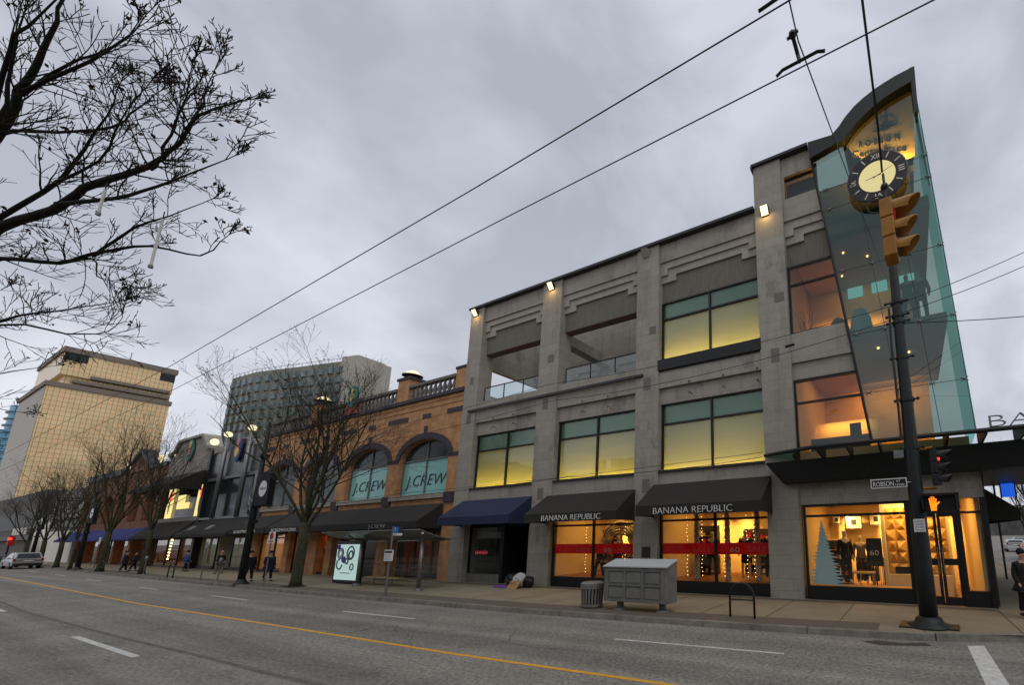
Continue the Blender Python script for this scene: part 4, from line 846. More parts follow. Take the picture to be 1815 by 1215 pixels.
s.box(xl, xr, Y0, Y0+.6, 9.4, 11.2); s.box(xl, xr, Y0+.6, Y0+8, 10.9, 11.1)
for xc in (-29.75,-41.4): s.box(xc-.62, xc+.62, Y0-.08, Y0+.9, 11.42, 12.95)
s.box(-24.35, xr, Y0-.06, Y0+.8, 11.42, 12.7)
for a, b in ((-24.4,-23.45),(-30.7,-29.5),(-36.85,-36.1),(-43.0,-42.2),(-48.7,-47.7)): s.box(a, b, Y0-.02, Y0+.6, .15, 3.9)
s.box(-39.5, -38.2, Y0+.02, Y0+.5, .15, 3.9)
s.build('wall', 'brick', BB)
s = MB()
for c in cs:
    P = arch_pts(c, hw+.02, zs, rise+.02); Q = arch_pts(c, hw+.42, zs, rise+.42)
    for i in range(len(P)-1): s.add([(P[i][0],Y0-.07,P[i][1]),(P[i+1][0],Y0-.07,P[i+1][1]),(Q[i+1][0],Y0-.07,Q[i+1][1]),(Q[i][0],Y0-.07,Q[i][1]),(P[i][0],Y0+.1,P[i][1]),(P[i+1][0],Y0+.1,P[i+1][1]),(Q[i+1][0],Y0+.1,Q[i+1][1]),(Q[i][0],Y0+.1,Q[i][1])],[(0,1,2,3),(0,4,5,1),(3,2,6,7)])
    s.build('arch_surround', 'plum_stone', BB); s = MB()
DS = []
for c in cs: DS.append((c-.13, c+.13, Y0-.075, Y0+.1, zs+rise+.4, zs+rise+.85))
for a, b in ((-31.1,-28.9),(-24.95,-23.47),(-37.0,-35.0),(-43.1,-41.0),(-48.6,-47.3)): DS.append((a, b, Y0-.03, Y0+.05, 9.98, 10.28))
for c in (-26.95,-33.05,-39.2,-45.3): DS.append((c-.4, c+.4, Y0-.03, Y0+.05, 9.95, 10.25))
for c in (-24.0,-30.2,-36.4,-42.5,-48.1): DS.append((c-.42, c+.42, Y0-.1, Y0+.1, 4.55, 5.15))
for c in (-24.0,-30.0,-36.1,-42.2,-48.1): DS.append((c-.58, c+.6, Y0-.04, Y0+.1, 7.28, 7.5))
each('dark_stone_block', 'plum_stone', BB, DS)
s = MB(); s.box(xl, xr, Y0-.14, Y0+.5, 11.2, 11.42); s.build('cornice', 'plum_stone', BB)
s = MB(); s.box(xl, xr, Y0-.04, Y0, 10.62, 10.70); s.box(xl, xr, Y0-.04, Y0, 10.95, 11.02); s.build('string_course', 'brick', BB)
each('sill_band', 'limestone', BB, [(a, b, Y0-.16, Y0+.2, 4.84, 5.12) for a, b in ((-29.78,-24.42),(-35.98,-30.62),(-42.08,-36.82),(-47.7,-42.92))])
for i, c in enumerate(cs):
    s = MB(); y = Y0+.28; P = arch_pts(c, hw-.02, zs, rise-.02)
    s.box(c-.04, c+.04, y-.05, y+.04, 5.12, zs+rise-.04); s.box(c-hw, c-.04, y-.05, y+.04, 7.28, 7.38); s.box(c+.04, c+hw, y-.05, y+.04, 7.28, 7.38)
    s.box(c-hw, c-hw+.07, y-.05, y+.04, 5.12, 7.28); s.box(c+hw-.07, c+hw, y-.05, y+.04, 5.12, 7.28)
    o = s.build('arched_window', 'paint_grey', BB)
    s = MB(); s.add([(x,y+.02,z) for x,z in [(c+hw,7.32)]+list(reversed(P))+[(c-hw,7.32)]], [tuple(range(len(P)+2))])
    if i > 1: s.quad((c-hw,y+.02,5.12),(c+hw,y+.02,5.12),(c+hw,y+.02,7.32),(c-hw,y+.02,7.32))
    s.build('pane', 'glass_office', o, fix=False)
    if i < 2:
        s = MB(); s.box(c-hw+.03, c+hw-.03, y+.02, y+.04, 5.12, 7.3); s.build('teal_blind', 'film_teal', o)
        text('J.CREW', c-2.05, y-.005, 5.72, 1.0, 'letter_dark', o, fit=4.1, thin=-.008, shear=.25, depth=.004)
# balustrade: rail, plinth, turned balusters
prof = [(.10,0),(.12,.05),(.07,.12),(.13,.30),(.10,.48),(.055,.68),(.09,.76),(.11,.8)]
for a, b in ((-29.1,-24.35),(-40.75,-30.4),(-48.6,-42.05)):
    s = MB(); s.box(a, b, Y0-.12, Y0+.2, 12.26, 12.44); s.build('balustrade_rail', 'baluster', BB)
    n_ = int((b-a)/.46)
    for k in range(n_):
        x = a+(b-a)*(k+.5)/n_; s = MB(); s.lathe([(r*1.15,11.42+h*1.05) for r,h in prof], x, Y0+.05, 8); s.build('baluster', 'baluster', BB, smooth=True)
for xc, lab in ((-29.75,'right'),(-41.4,'left')):
    s = MB(); s.box(xc-.72, xc+.72, Y0-.16, Y0+1, 12.95, 13.12); s.lathe([(.42,13.12),(.36,13.25),(.34,13.32),(.62,13.38),(.62,13.42)], xc, Y0+.4, 20); s.build('pillar_cap', 'plum_stone', BB)
    s = MB(); s.lathe([(.46,13.42),(.43,13.56),(.33,13.68),(.18,13.76),(.02,13.79)], xc, Y0+.4, 20); s.build('dome_lamp', 'lamp_globe', BB, smooth=True)
s = MB(); s.box(-24.42, -23.42, Y0-.1, Y0+.9, 12.7, 12.86); s.build('pillar_cap', 'plum_stone', BB)
def emblem(parent, xc, zc, w_, h_, cols, y=Y0-.2, name='emblem'):
    s = MB(); n_ = 24; s.add([(xc+w_*cos(2*pi*k/n_), y, zc+h_*sin(2*pi*k/n_)) for k in range(n_)]+[(xc+w_*cos(2*pi*k/n_), y+.12, zc+h_*sin(2*pi*k/n_)) for k in range(n_)], [tuple(range(n_)), tuple(range(2*n_-1,n_-1,-1))]+[(i,i+n_,(i+1)%n_+n_,(i+1)%n_) for i in range(n_)])
    o = s.build(name, cols[0], parent)
    for (dx, dz, r, m) in cols[1]:
        q = MB(); q.ball((xc+dx*w_, y-.02, zc+dz*h_), (r*w_, .05, r*h_*.9), 10, 6); q.build('ornament', m, o, smooth=True)
    return o
mat('orn_teal', (.03,.20,.18), rough=.5, var=.1); mat('orn_gold', (.75,.48,.08), rough=.4, var=.1); mat('orn_pink', (.55,.22,.16), rough=.6, var=.2); mat('orn_blue', (.02,.05,.22), rough=.5, var=.1); mat('orn_red', (.35,.05,.02), rough=.6, var=.2)
emblem(BB, -35.8, 12.75, .68, .82, ('orn_teal', [(0,-.1,.42,'orn_gold'),(0,.45,.28,'orn_gold')])); s = MB(); s.xz([(-36.7,11.3),(-35.0,11.3),(-35.2,12.2),(-36.5,12.2)], Y0-.14, Y0); s.build('emblem_bracket', 'orn_red', BB)
# shops below
s = MB(); s.box(-37, -24.4, Y0+.7, Y0+.8, 3.0, 3.9); s.box(-30.7,-29.6,Y0+.1,Y0+.7,.15,3.9); s.build('shop_fascia', 'dark_frame', BB)
o = shopfront(-29.4, -24.5, .5, 3.0, 2.6, [-28.0,-26.3], BB, y=Y0+.8); room(-29.4, -24.5, .2, 3.0, 5, 'floor_wood', 'floor_wood', BB, 34, (1,.32,.08), y=Y0+.9)
o = shopfront(-36.0, -30.8, .5, 3.0, None, [-33.4], BB, y=Y0+.5, gl='glass_clear'); room(-36.0, -30.8, .2, 3.0, 4, 'wall_dim', 'wall_dim', BB, 4, (1,.7,.4), y=Y0+.6)
o = shopfront(-42.1, -37.0, .35, 3.1, 2.85, [-39.6], BB, y=Y0+.3); room(-42.1, -37.0, .3, 3.1, 3, 'wall_warm', 'floor_wood', BB, 110, (1,.52,.14), y=Y0+.4)
s = MB(); s.box(-40.9, -38.3, Y0+1.6, Y0+1.7, .3, 3.1); s.build('red_wall', 'wall_red', BB); s = MB(); s.box(-41.2, -40.0, Y0+.75, Y0+.8, .35, 2.9); s.build('dark_drop', 'wall_dim', BB)
text('SALE', -39.2, Y0+.55, 2.45, .4, 'sale_red', BB, fit=1.4, depth=.01)
o = shopfront(-47.6, -43.1, .35, 3.1, 2.75, [-45.2], BB, y=Y0+.3); room(-47.6, -43.1, .3, 3.1, 3.4, 'wall_warm', 'floor_wood', BB, 60, (1,.55,.15), y=Y0+.4)
for a, b in ((-36.75,-24.3),(-42.3,-36.9),(-48.5,-42.5)):
    aw = awning(BB, a, b, 4.5, 3.45, 3.08, proj=1.35 if a > -37 else 1.3)
    if a > -37: text('J.CREW', -28.9, Y0-1.5, 3.12, .34, 'letter_grey', aw, fit=1.7, depth=.015, thin=-.006)
    else: text('BCBGMAXAZRIA', a+1.0, Y0-1.45, 3.14, .33, 'letter_white', aw, fit=3.6, depth=.015, thin=-.004)
dummy('mannequin', 'mannequin with bare legs and dark top in front of the red wall', -38.7, Y0+.9, .35, ('cloth_black','dummy'), 1, .3, 1.9)
dummy('mannequin', 'mannequin in a dark suit in the lit window beside the backlit watch poster', -37.6, Y0+.8, .35, ('cloth_navy','cloth_black'), 1, -.3, 1.95)
dummy('mannequin', 'mannequin in black dress in the yellow lit window behind the two walkers', -43.6, Y0+.9, .35, ('cloth_black','cloth_black'), 0, .2, 1.85, skirt=True)
# ------------------------------------------------------------------ dark glass building with arch
DG = thing('dark_glass_building', 'narrow building of dark glass panels with a curved gable and pale steel columns', 'building', (-54.5,16.3,.15))
mat('granite_panel', (.04,.042,.045), rough=.25, var=.2, scale=1.2, brick=(1.1,.62,.02,.35,.1), spec=.6)
s = MB(); s.xz([(-60.3,8.3),(-49.0,8.3),(-49.0,10.9),(-52.1,10.9)]+[(-54.55+2.45*cos(a), 10.9+1.0*sin(a)) for a in [pi*k/10 for k in range(1,10)]]+[(-57.0,10.9),(-60.3,10.9)], Y0+.1, Y0+7); s.box(-60.3,-49.0,Y0+3,Y0+7,.15,8.3); s.build('wall', 'granite_panel', DG)
each('parapet', 'limestone', DG, [(-60.3, -57.3, Y0+.02, Y0+1, 10.9, 11.35),(-52.0, -49.0, Y0+.02, Y0+1, 10.9, 11.3)])
s = MB(); s.quad((-60.3,Y0+.25,4.7),(-49,Y0+.25,4.7),(-49,Y0+.25,8.3),(-60.3,Y0+.25,8.3)); s.build('glazing', 'glass_office', DG, fix=False)
for x in (-57.1,-52.0,-49.2):
    s = MB(); s.tube([(x,Y0-.15,4.6),(x,Y0-.15,12.1 if x != -49.2 else 8.4)], .17, 10); s.build('column', 'steel_grey', DG, smooth=True)
    if x != -49.2: s = MB(); s.ball((x,Y0-.15,12.45), (.29,.29,.27), 14, 8); s.build('globe_lamp', 'lamp_globe', DG, smooth=True)
s = MB(); s.box(-60.3, -49, Y0+.0, Y0+.3, 8.2, 8.45); s.box(-60.3,-49,Y0-.1,Y0+.3,4.55,4.75); s.build('beam', 'steel_grey', DG)
emblem(DG, -54.5, 10.75, .72, 1.15, ('orn_blue', [(0,-.15,.6,'orn_gold'),(-.1,.2,.5,'orn_pink'),(.1,.62,.42,'orn_pink')]), y=Y0-.12)
each('mullion', 'dark_frame', DG, [(x-.04, x+.04, Y0+.2, Y0+.26, 4.75, 8.2) for x in (-55.8,-53.2,-50.6,-58.9)])
o = shopfront(-60.2, -56.2, .4, 2.9, None, [], DG, y=Y0+.3); room(-60.2, -56.2, .2, 3, 2.5, 'wall_cream', 'wall_dim', DG, 9, (.9,.85,.5), y=Y0+.4)
o = shopfront(-53.0, -49.2, .4, 2.9, None, [], DG, y=Y0+.3); room(-53.0, -49.2, .2, 3, 2.5, 'wall_cream', 'wall_dim', DG, 9, (.9,.85,.5), y=Y0+.4)
s = MB(); s.box(-56.2, -53.0, Y0+1.4, Y0+1.5, .15, 3); s.box(-60.3, -49, Y0+.1, Y0+3, 3.0, 4.55); s.build('recessed_door', 'dark_frame', DG)
s = MB(); s.box(-51.3, -50.3, Y0+.22, Y0+.23, 1.5, 2.2); s.box(-58.6, -57.9, Y0+.22, Y0+.23, 1.6, 2.0); s.build('paper_notice', 'cloth_white', DG)
aw = awning(DG, -60.3, -49.1, 4.4, 3.2, 2.95, nribs=5)
for x in (-59.2,-55.2):
    s = MB()
    for k in range(5): s.hexa([(x+k*.22,Y0-.13-1.0,3.45+.028),(x+k*.22+.1,Y0-.13-1.0,3.45+.028),(x+k*.22+.1,Y0-.13-.5,3.95),(x+k*.22,Y0-.13-.5,3.95)], [(x+k*.22,Y0-.13-1.0,3.48),(x+k*.22+.1,Y0-.13-1.0,3.48),(x+k*.22+.1,Y0-.13-.5,3.98),(x+k*.22,Y0-.13-.5,3.98)])
    s.build('awning_emblem', 'letter_grey', aw)
# ------------------------------------------------------------------ pale building with curved pediment
PB = thing('pediment_building', 'pale stone building with stepped curved pediment and lit posters under a black awning', 'building', (-66,16.3,.15))
s = MB(); s.xz([(-72.2,9.4),(-60.9,9.4),(-60.9,11.5),(-61.8,11.6),(-62.6,12.1),(-63.1,12.75),(-63.5,13.05),(-69.3,13.05),(-69.7,12.7),(-70.3,12.1),(-71.2,11.75),(-72.2,11.7)], Y0+.05, Y0+1); s.box(-72.2,-60.6,Y0+3,Y0+7,.15,11); s.box(-72.2,-60.9,Y0+.05,Y0+1,4.6,5.0); s.build('wall', 'limestone', PB)
s = MB(); s.xz([(-60.85,11.5),(-61.8,11.6),(-62.6,12.1),(-63.1,12.75),(-63.5,13.05),(-69.3,13.05),(-69.7,12.7),(-70.3,12.1),(-71.2,11.75),(-72.2,11.7),(-72.2,12.0),(-71.3,12.05),(-70.5,12.4),(-70.0,13.0),(-69.6,13.3),(-63.3,13.3),(-62.8,13.0),(-62.3,12.4),(-61.7,11.95),(-60.85,11.85)], Y0-.2, Y0+1); s.build('pediment_moulding', 'limestone', PB)
s = MB(); s.box(-60.9, -60.35, Y0-.1, Y0+7, .15, 11.3); s.box(-72.3,-60.9,Y0+.3,Y0+1,8.2,9.4); s.build('side_pier', 'dark_frame', PB)
emblem(PB, -66.2, 11.85, .8, 1.15, ('orn_teal', [(0,-.1,.6,'orn_pink'),(.1,.45,.4,'orn_gold')]), y=Y0-.15)
s = MB(); s.quad((-72.2,Y0+.35,5),(-60.9,Y0+.35,5),(-60.9,Y0+.35,8.3),(-72.2,Y0+.35,8.3)); s.build('glazing', 'glass_office', PB, fix=False)
for x0, x1, mm in ((-70.9,-69.4,'p1'),(-62.9,-61.2,'p2')):
    s = MB(); s.box(x0, x1, Y0+.2, Y0+.28, 5.0, 8.1); q = s.build('lit_poster', 'screen_yellow', PB)
    s = MB(); s.ball(((x0+x1)/2+.1, Y0+.19, 7.3), (.4,.02,.55), 10, 6); s.build('poster_figure', 'led_red', q); s = MB(); s.ball(((x0+x1)/2, Y0+.19, 6.2), (.22,.02,.8), 10, 6); s.build('poster_figure', 'cloth_white', q)
s = MB(); s.box(-68.0, -66.2, Y0+.2, Y0+.28, 5.9, 7.3); s.box(-66.1, -64.9, Y0+.2, Y0+.28, 5.9, 6.5); s.build('lit_panel', 'screen_yellow', PB)
aw = awning(PB, -72.0, -61.0, 9.4, 7.9, 7.5, proj=2.0)
s = MB(); q = [(-65.4+.5*cos(2*pi*k/20), Y0-1.1, 8.65+.5*sin(2*pi*k/20)*.6) for k in range(21)]; s.tube(q, .04, 4)
for k in range(-2,3): s.tube([(-65.4+k*.15,Y0-1.35,8.43),(-65.4+k*.15,Y0-.85,8.83)], .03, 4)
s.build('awning_crest', 'letter_grey', aw)
for x in (-61.0,-70.9): s = MB(); s.ball((x,Y0+.1,12.2), .32, 12, 8); s.tube([(x,Y0+.1,11.7),(x,Y0+.1,12)], .12, 8); s.build('globe_lamp', 'lamp_globe', PB, smooth=True)
o = shopfront(-71.8, -61.9, .3, 3.0, None, [-68.5,-65.2], PB, y=Y0+.3); room(-71.8, -61.9, .2, 3, 5, 'floor_wood', 'timber', PB, 130, (1,.45,.13), y=Y0+.4)
s = MB()
for k in range(7): s.ball((-69.9+.03*k,Y0+.8,.9+.32*k), .085, 8, 6)
s.build('globe_bulb', 'bulb', PB)
s = MB(); random.seed(21)
for k in range(16):
    x = -71+random.random()*8.5; z = .35+random.random()*.5; q = random.uniform(.2,.5); s.box(x, x+q, Y0+1.0+random.random()*2, Y0+3.2, .3, z)
s.build('display_block', 'timber', PB)
aw = awning(PB, -72.3, -60.9, 4.55, 3.15, 2.92, nribs=4); text('L', -66.0, Y0-1.05, 3.5, .9, 'letter_white', aw, ux=(1,0,0), uz=(0,.68,.6), depth=.02, shear=.2)
# ------------------------------------------------------------------ red brick gabled building
RB = thing('gabled_building', 'red brick building with pointed gable, arched upper windows and royal blue awning', 'building', (-87,16.3,.15))
s = MB(); s.box(-103, -72.4, Y0+.05, Y0+8, 8.9, 10.9); s.xz([(-87.8,10.9),(-77.0,10.9),(-82.4,13.3)], Y0+.05, Y0+.9)
ex = [-72.4]+[c+d for c in (-76,-81,-86,-91,-96,-101) for d in (1.6,-1.6)]+[-103]
for a, b in zip(ex[::2], ex[1::2]): s.box(b, a, Y0+.05, Y0+1, 4.2, 8.9)
for c in (-76,-81,-86,-91,-96,-101): s.xz(arch_pts(c, 1.6, 7.3, 1.1)+[(c+1.6,8.9),(c-1.6,8.9)], Y0+.05, Y0+1); s.box(c-1.6, c+1.6, Y0+.05, Y0+1, 4.2, 5.0)
for a in (-73,-79,-85,-91,-97,-102.6): s.box(a-.35, a+.35, Y0+.05, Y0+1, .15, 4.2)
s.build('wall', 'brick_red', RB)
s = MB(); s.xz([(-88.3,10.9),(-87.6,10.9),(-82.4,13.2),(-77.2,10.9),(-76.5,10.9),(-82.4,13.7)], Y0-.15, Y0+1); s.box(-103.2,-88.3,Y0-.1,Y0+1,10.9,11.7); s.box(-76.5,-72.4,Y0-.1,Y0+1,10.9,11.3); s.build('cornice', 'cap_metal', RB)
for c in (-76,-81,-86,-91,-96,-101):
    s = MB(); s.add([(x,Y0+.5,z) for x,z in [(c+1.6,5.0)]+list(reversed(arch_pts(c,1.6,7.3,1.1)))+[(c-1.6,5.0)]], [tuple(range(17))]); s.build('arched_window', 'glass_clear', RB, fix=False)
room(-103, -72.6, 5.0, 8.8, 3, 'wall_warm', 'floor_wood', RB, 110, (1,.55,.18), y=Y0+1.1)
s = MB(); s.xz([(-84.6,10.95),(-80.2,10.95),(-82.4,12.2)], Y0-.05, Y0+.05); s.build('gable_panel', 'orn_pink', RB)
for x in (-75.5,-85.8): s = MB(); s.ball((x,Y0+.1,12.0), .32, 12, 8); s.tube([(x,Y0+.1,11.2),(x,Y0+.1,11.7)], .08, 6); s.build('globe_lamp', 'lamp_globe', RB, smooth=True)
o = shopfront(-102.5, -73.0, .3, 3.0, None, [-76,-79,-85,-88,-91,-97], RB, y=Y0+.4); room(-102.5, -73.0, .2, 3, 3, 'wall_warm', 'floor_wood', RB, 110, (1,.5,.15), y=Y0+.5)
aw = awning(RB, -103.5, -72.5, 4.2, 3.05, 2.85, 'canvas_royal', nribs=10)
for x in (-75,-81,-87,-94): s = MB(); s.hexa([(x,Y0-1.15,3.25),(x+.9,Y0-1.15,3.25),(x+1.0,Y0-.7,3.66),(x+.1,Y0-.7,3.66)], [(x,Y0-1.15,3.27),(x+.9,Y0-1.15,3.27),(x+1.0,Y0-.7,3.68),(x+.1,Y0-.7,3.68)]); s.build('awning_mark', 'letter_white', aw)
# ------------------------------------------------------------------ far end of the street
WB = thing('white_panel_building', 'low building with white hoarding, grey upper storey and a row of white columns', 'building', (-112,16.4,.15))
s = MB(); s.box(-118.6, -103.6, Y0, Y0+.3, .15, 4.5); s.build('hoarding', 'cloth_white', WB)
s = MB(); s.box(-118.6, -103.6, Y0+.3, Y0+8, .15, 10.6); s.box(-135, -118.6, Y0+4, Y0+9, .15, 9.5); s.build('wall', 'concrete_smooth', WB)
s = MB(); s.box(-118.6, -103.6, Y0+.1, Y0+.29, 4.6, 6.0); s.box(-118.6, -103.6, Y0-.2, Y0+.3, 6.1, 6.35); s.build('shade_band', 'cap_metal', WB)
for x in (-119.4,-122.2,-125): s = MB(); s.tube([(x,Y0,.15),(x,Y0,6.6)], .38, 12); s.build('column', 'cloth_white', WB, smooth=True)
s = MB(); s.box(-126, -118.6, Y0-.3, Y0+4, 6.6, 7.1); s.box(-126,-118.6,Y0+.8,Y0+4,3.2,5.2); s.build('lintel', 'limestone', WB)
FB = thing('far_dark_building', 'dark low building at the far end of the row with small white sign letters', 'building', (-145,16.4,.15))
s = MB(); s.box(-175, -126.5, Y0, Y0+9, .15, 11.5); s.build('wall', 'wall_dim', FB); s = MB(); s.box(-175,-126.5,Y0-.5,Y0,3.4,4.2); s.build('canopy', 'cap_metal', FB)
text('RUPERT', -140, Y0-.6, 4.4, 1.6, 'cloth_white', FB, fit=11, depth=.05) if False else None
s = MB(); s.box(-172,-128,Y0-.05,Y0,5.2,8.5); s.build('glazing','bronze_plate',FB)
for k in range(5): s = MB(); s.box(-140+k*2.2, -138.6+k*2.2, Y0-.62, Y0-.52, 4.3, 5.4); s.box(-140+k*2.2+.35, -138.95+k*2.2, Y0-.64, Y0-.6, 4.6, 5.1); s.build('sign_letter', 'cloth_white', FB)
# gold office tower
GT = thing('gold_office_tower', 'tall office tower with gold mirrored panels and balcony bands near the top', 'building', (-200,28,0))
X0 = -180; ya, yb = 18.5, 37.1
m_ = mat('gold_panel', (.92,.70,.38), rough=.25, metal=.0, var=.13, scale=.16, brick=(.775,1.13,.035,.30,.10), spec=.6)
t_ = m_.node_tree; bn = [q for q in t_.nodes if q.type == 'TEX_BRICK'][0]; bn.offset = 0; bn.inputs['Mortar Smooth'].default_value = 0; bn.inputs['Color1'].default_value = (1,.97,.9,1); bn.inputs['Color2'].default_value = (1.12,.93,.85,1)
mat('tower_stone', (.24,.20,.17), rough=.8, var=.06)
s = MB(); s.box(X0-30, X0, ya, yb, 0, 39.6); s.box(X0-28, X0-.3, ya+1.2, yb, 42.9, 48.6); s.build('glass_body', 'gold_panel', GT)
s = MB(); s.box(X0-30.3, X0+.35, ya-.35, yb+.3, 39.6, 40.7); s.box(X0-28, X0+.1, ya+3.2, yb-.3, 41.3, 42.0); s.box(X0-28, X0+.1, ya+5.5, yb-.5, 42.9, 43.7); s.box(X0-28.3, X0+.0, ya+.9, yb+.3, 48.6, 49.9); s.build('stone_band', 'tower_stone', GT)
s = MB(); s.box(X0-28, X0-1.2, ya+2.0, yb, 40.7, 43.0); s.build('recess', 'gold_panel', GT)
each('grey_window', 'glass_office', GT, [(X0-.31, X0-.24, ya+1.2, ya+4.6, 46.6, 48.6),(X0-.31, X0-.24, yb-2.6, yb, 46.2, 48.4)])
s = MB(); s.box(X0-30, X0-.01, ya-.06, ya-.01, 0, 39.6); s.build('side_wall', mat('gold_dark', (.30,.22,.13), rough=.4, var=.05, scale=.05, brick=(.775,1.13,.05,.35,.12), spec=.6), GT)
s = MB()
for k in range(9): s.tube([(X0-3,ya+7+k*1.2,49.9),(X0-3,ya+7+k*1.2,50.5)], .05, 4)
s.tube([(X0-3,ya+7,50.5),(X0-3,ya+16.6,50.5)], .05, 4); s.tube([(X0-4,ya+11.2,49.9),(X0-4,ya+11.2,53)], .08, 4); s.build('roof_rail', 'tower_stone', GT)
# blue residential tower
BT = thing('blue_glass_tower', 'slim blue glass tower with rounded balconies half hidden behind the gold tower', 'building', (-252,24,0))
mat('blue_glass', (.16,.38,.54), rough=.25, var=.2, scale=.3, brick=(1.2,1.6,.1,.5,.25), spec=.8)
s = MB(); s.lathe([(4.5,0),(4.5,46),(3.6,46.2)], -252, 25.4, 24); s.box(-262,-250,26,36,0,44); s.box(-258,-250,18.2,23,0,38); s.build('glass_body', 'blue_glass', BT)
for k in range(18): s = MB(); s.lathe([(5.1,8+k*2.1),(5.1,8.35+k*2.1)], -252, 25.4, 24); s.build('balcony', 'blue_glass', BT)
# hotel slab
HT = thing('hotel_tower', 'grey green hotel tower with rows of bay windows and a taller plain stair block', 'building', (-180,60,0))
mat('hotel_wall', (.235,.225,.19), rough=.85, var=.08, scale=.2); mat('hotel_side', (.42,.40,.33), rough=.85, var=.05, scale=.2)
FP = [(-198.6,52.7),(-184.0,53.7),(-169.5,57.3),(-149.4,62.0)]
s = MB(); s.xy(FP+[(-149.4,68),(-198.6,68)], 0, 56); s.build('wall', 'hotel_wall', HT)
s = MB(); s.xy([(-149.3,61.9),(-141.5,63.4),(-133.5,62.8),(-133.5,66.5),(-149.3,66.5)], 0, 52.5); s.xz([(-150.2,56.0),(-150.2,58.2),(-144.5,58.0),(-137,55.2),(-128.6,52.0),(-128.6,50)], 63.4, 78) if False else None; s.build('stair_block', 'hotel_side', HT)
s = MB(); s.add([(-150.8,61.6,50),(-144.4,62.8,50),(-135.5,65.6,48),(-137,67,48),(-150.8,67,50),(-150.8,61.6,57.4),(-144.4,62.8,57.2),(-135.5,65.6,53.6),(-137,67,53.6),(-150.8,67,57.4)], [(0,1,6,5),(1,2,7,6),(2,3,8,7),(5,6,7,8,9),(4,0,5,9),(3,4,9,8)]); s.build('plant_room', 'hotel_side', HT)
mat('hotel_glass', (.08,.13,.13), rough=.15, var=.6, scale=.35, spec=.7)
rest = MB(); nw = 0
for f_ in range(12):
    z = 53.3-f_*3.05
    for (a, b), (c, d) in zip(FP, FP[1:]):
        L_ = sqrt((c-a)**2+(d-b)**2); n_ = int(L_/3.1); ux, uy = (c-a)/L_, (d-b)/L_; nx2, ny2 = uy, -ux
        for k in range(n_):
            q = (k+.5)*L_/n_; x, y = a+ux*q, b+uy*q; h = 1.2; s = MB() if nw < 100 else rest
            P = [(x-ux*h,y-uy*h),(x-ux*h*.6+nx2*.5,y-uy*h*.6+ny2*.5),(x+ux*h*.6+nx2*.5,y+uy*h*.6+ny2*.5),(x+ux*h,y+uy*h)]; s.xy(P, z-1.0, z+1.0)
            if nw < 100: s.build('bay_window', 'hotel_glass', HT)
            nw += 1
rest.build('bay_window', 'hotel_glass', HT)['kind'] = 'stuff'
s = MB()
for i, ((a, b), (c, d)) in enumerate(zip(FP, FP[1:])):
    s.tube([(a,b,57),(c,d,57)], .07, 4)
    for k in range(6): q = k/6; s.tube([(a+(c-a)*q,b+(d-b)*q,56),(a+(c-a)*q,b+(d-b)*q,57)], .05, 4)
s.build('roof_rail', 'tower_stone', HT)
# ------------------------------------------------------------------ side street beyond the corner
S1 = thing('side_street_shop', 'dark brick shop block far along the side street beyond the corner awnings', 'building', (9,75,0))
s = MB(); s.box(-6, 2.2, 26.5, 60, .15, 5.2); s.build('wall', 'brick_red', S1)
s = MB(); s.box(6.0, 6.2, 38, 40, 4.9, 6.6) ; s.build('x','wall_dim',S1) if False else None
t = thing('blue_billboard', 'blue lit hanging sign panel above the side street awnings', 'sign', (4.3,25.2,.15)); s = MB(); s.box(4.02, 4.56, 25.1, 25.25, 4.05, 4.72); s.build('panel', 'lit_blue', t); s = MB(); s.box(3.98, 4.02, 25.08, 25.27, 4.0, 4.77); s.box(4.56, 4.62, 25.08, 25.27, 4.0, 4.77); s.box(4.02,4.56,25.08,25.27,4.72,4.77); s.build('frame', 'dark_frame', t); s = MB(); s.tube([(3.75,25.2,.15),(3.75,25.2,4.9),(4.6,25.2,4.95)], .05, 6); s.build('post', 'dark_frame', t)
hl = MB(); random.seed(9); P = [(-60,260,0)]
hp = [(x, 300+20*sin(x*.05), 14+6*sin(x*.03+1)+3*sin(x*.11)) for x in range(20,400,12)]
for (a,b,c), (d,e,f) in zip(hp, hp[1:]): hl.add([(a,b,0),(d,e,0),(d,e+10,f),(a,b+10,c),(a,b+90,c+4),(d,e+90,f+4)], [(0,1,2,3),(3,2,5,4)])
mat('far_hill', (.075,.07,.065), rough=1, var=.5, scale=.12); struct(hl.build('hill', 'far_hill', fix=False))

def shelf_unit(x, y, z, w_, h, lab, sd):
    rng = random.Random(sd); t = thing('shelf_unit', lab, 'shelves', (x,y,z)); s = MB(); s.box(x-w_/2, x+w_/2, y+.3, y+.33, z, z+h); s.box(x-w_/2-.03, x-w_/2, y, y+.33, z, z+h); s.box(x+w_/2, x+w_/2+.03, y, y+.33, z, z+h); s.build('frame', 'bronze_plate', t)
    for k in range(5):
        zz = z+.1+k*(h-.15)/5; s = MB(); s.box(x-w_/2, x+w_/2, y, y+.3, zz-.03, zz); s.build('shelf', 'timber', t); u = x-w_/2+.05
        while u < x+w_/2-.25: q = rng.uniform(.14,.26); s = MB(); s.box(u, u+q, y+.03, y+.27, zz, zz+rng.uniform(.08,.28)); s.build('folded_goods', rng.choice(['cloth_black','cloth_navy','cloth_grey','cloth_white','cloth_red','cloth_black']), t); u += q+rng.uniform(.02,.08)
shelf_unit(-9.1, Y0+3.2, .6, 1.1, 2.3, 'dark shelf unit of folded goods at the back left of the wide sale window', 1)
shelf_unit(-6.6, Y0+3.6, .6, 1.3, 2.1, 'dark shelf unit behind the middle mannequin of the wide sale window', 2)
shelf_unit(-14.6, Y0+2.9, .6, 1.0, 2.2, 'dark shelf unit in the left half of the wreath window', 3)
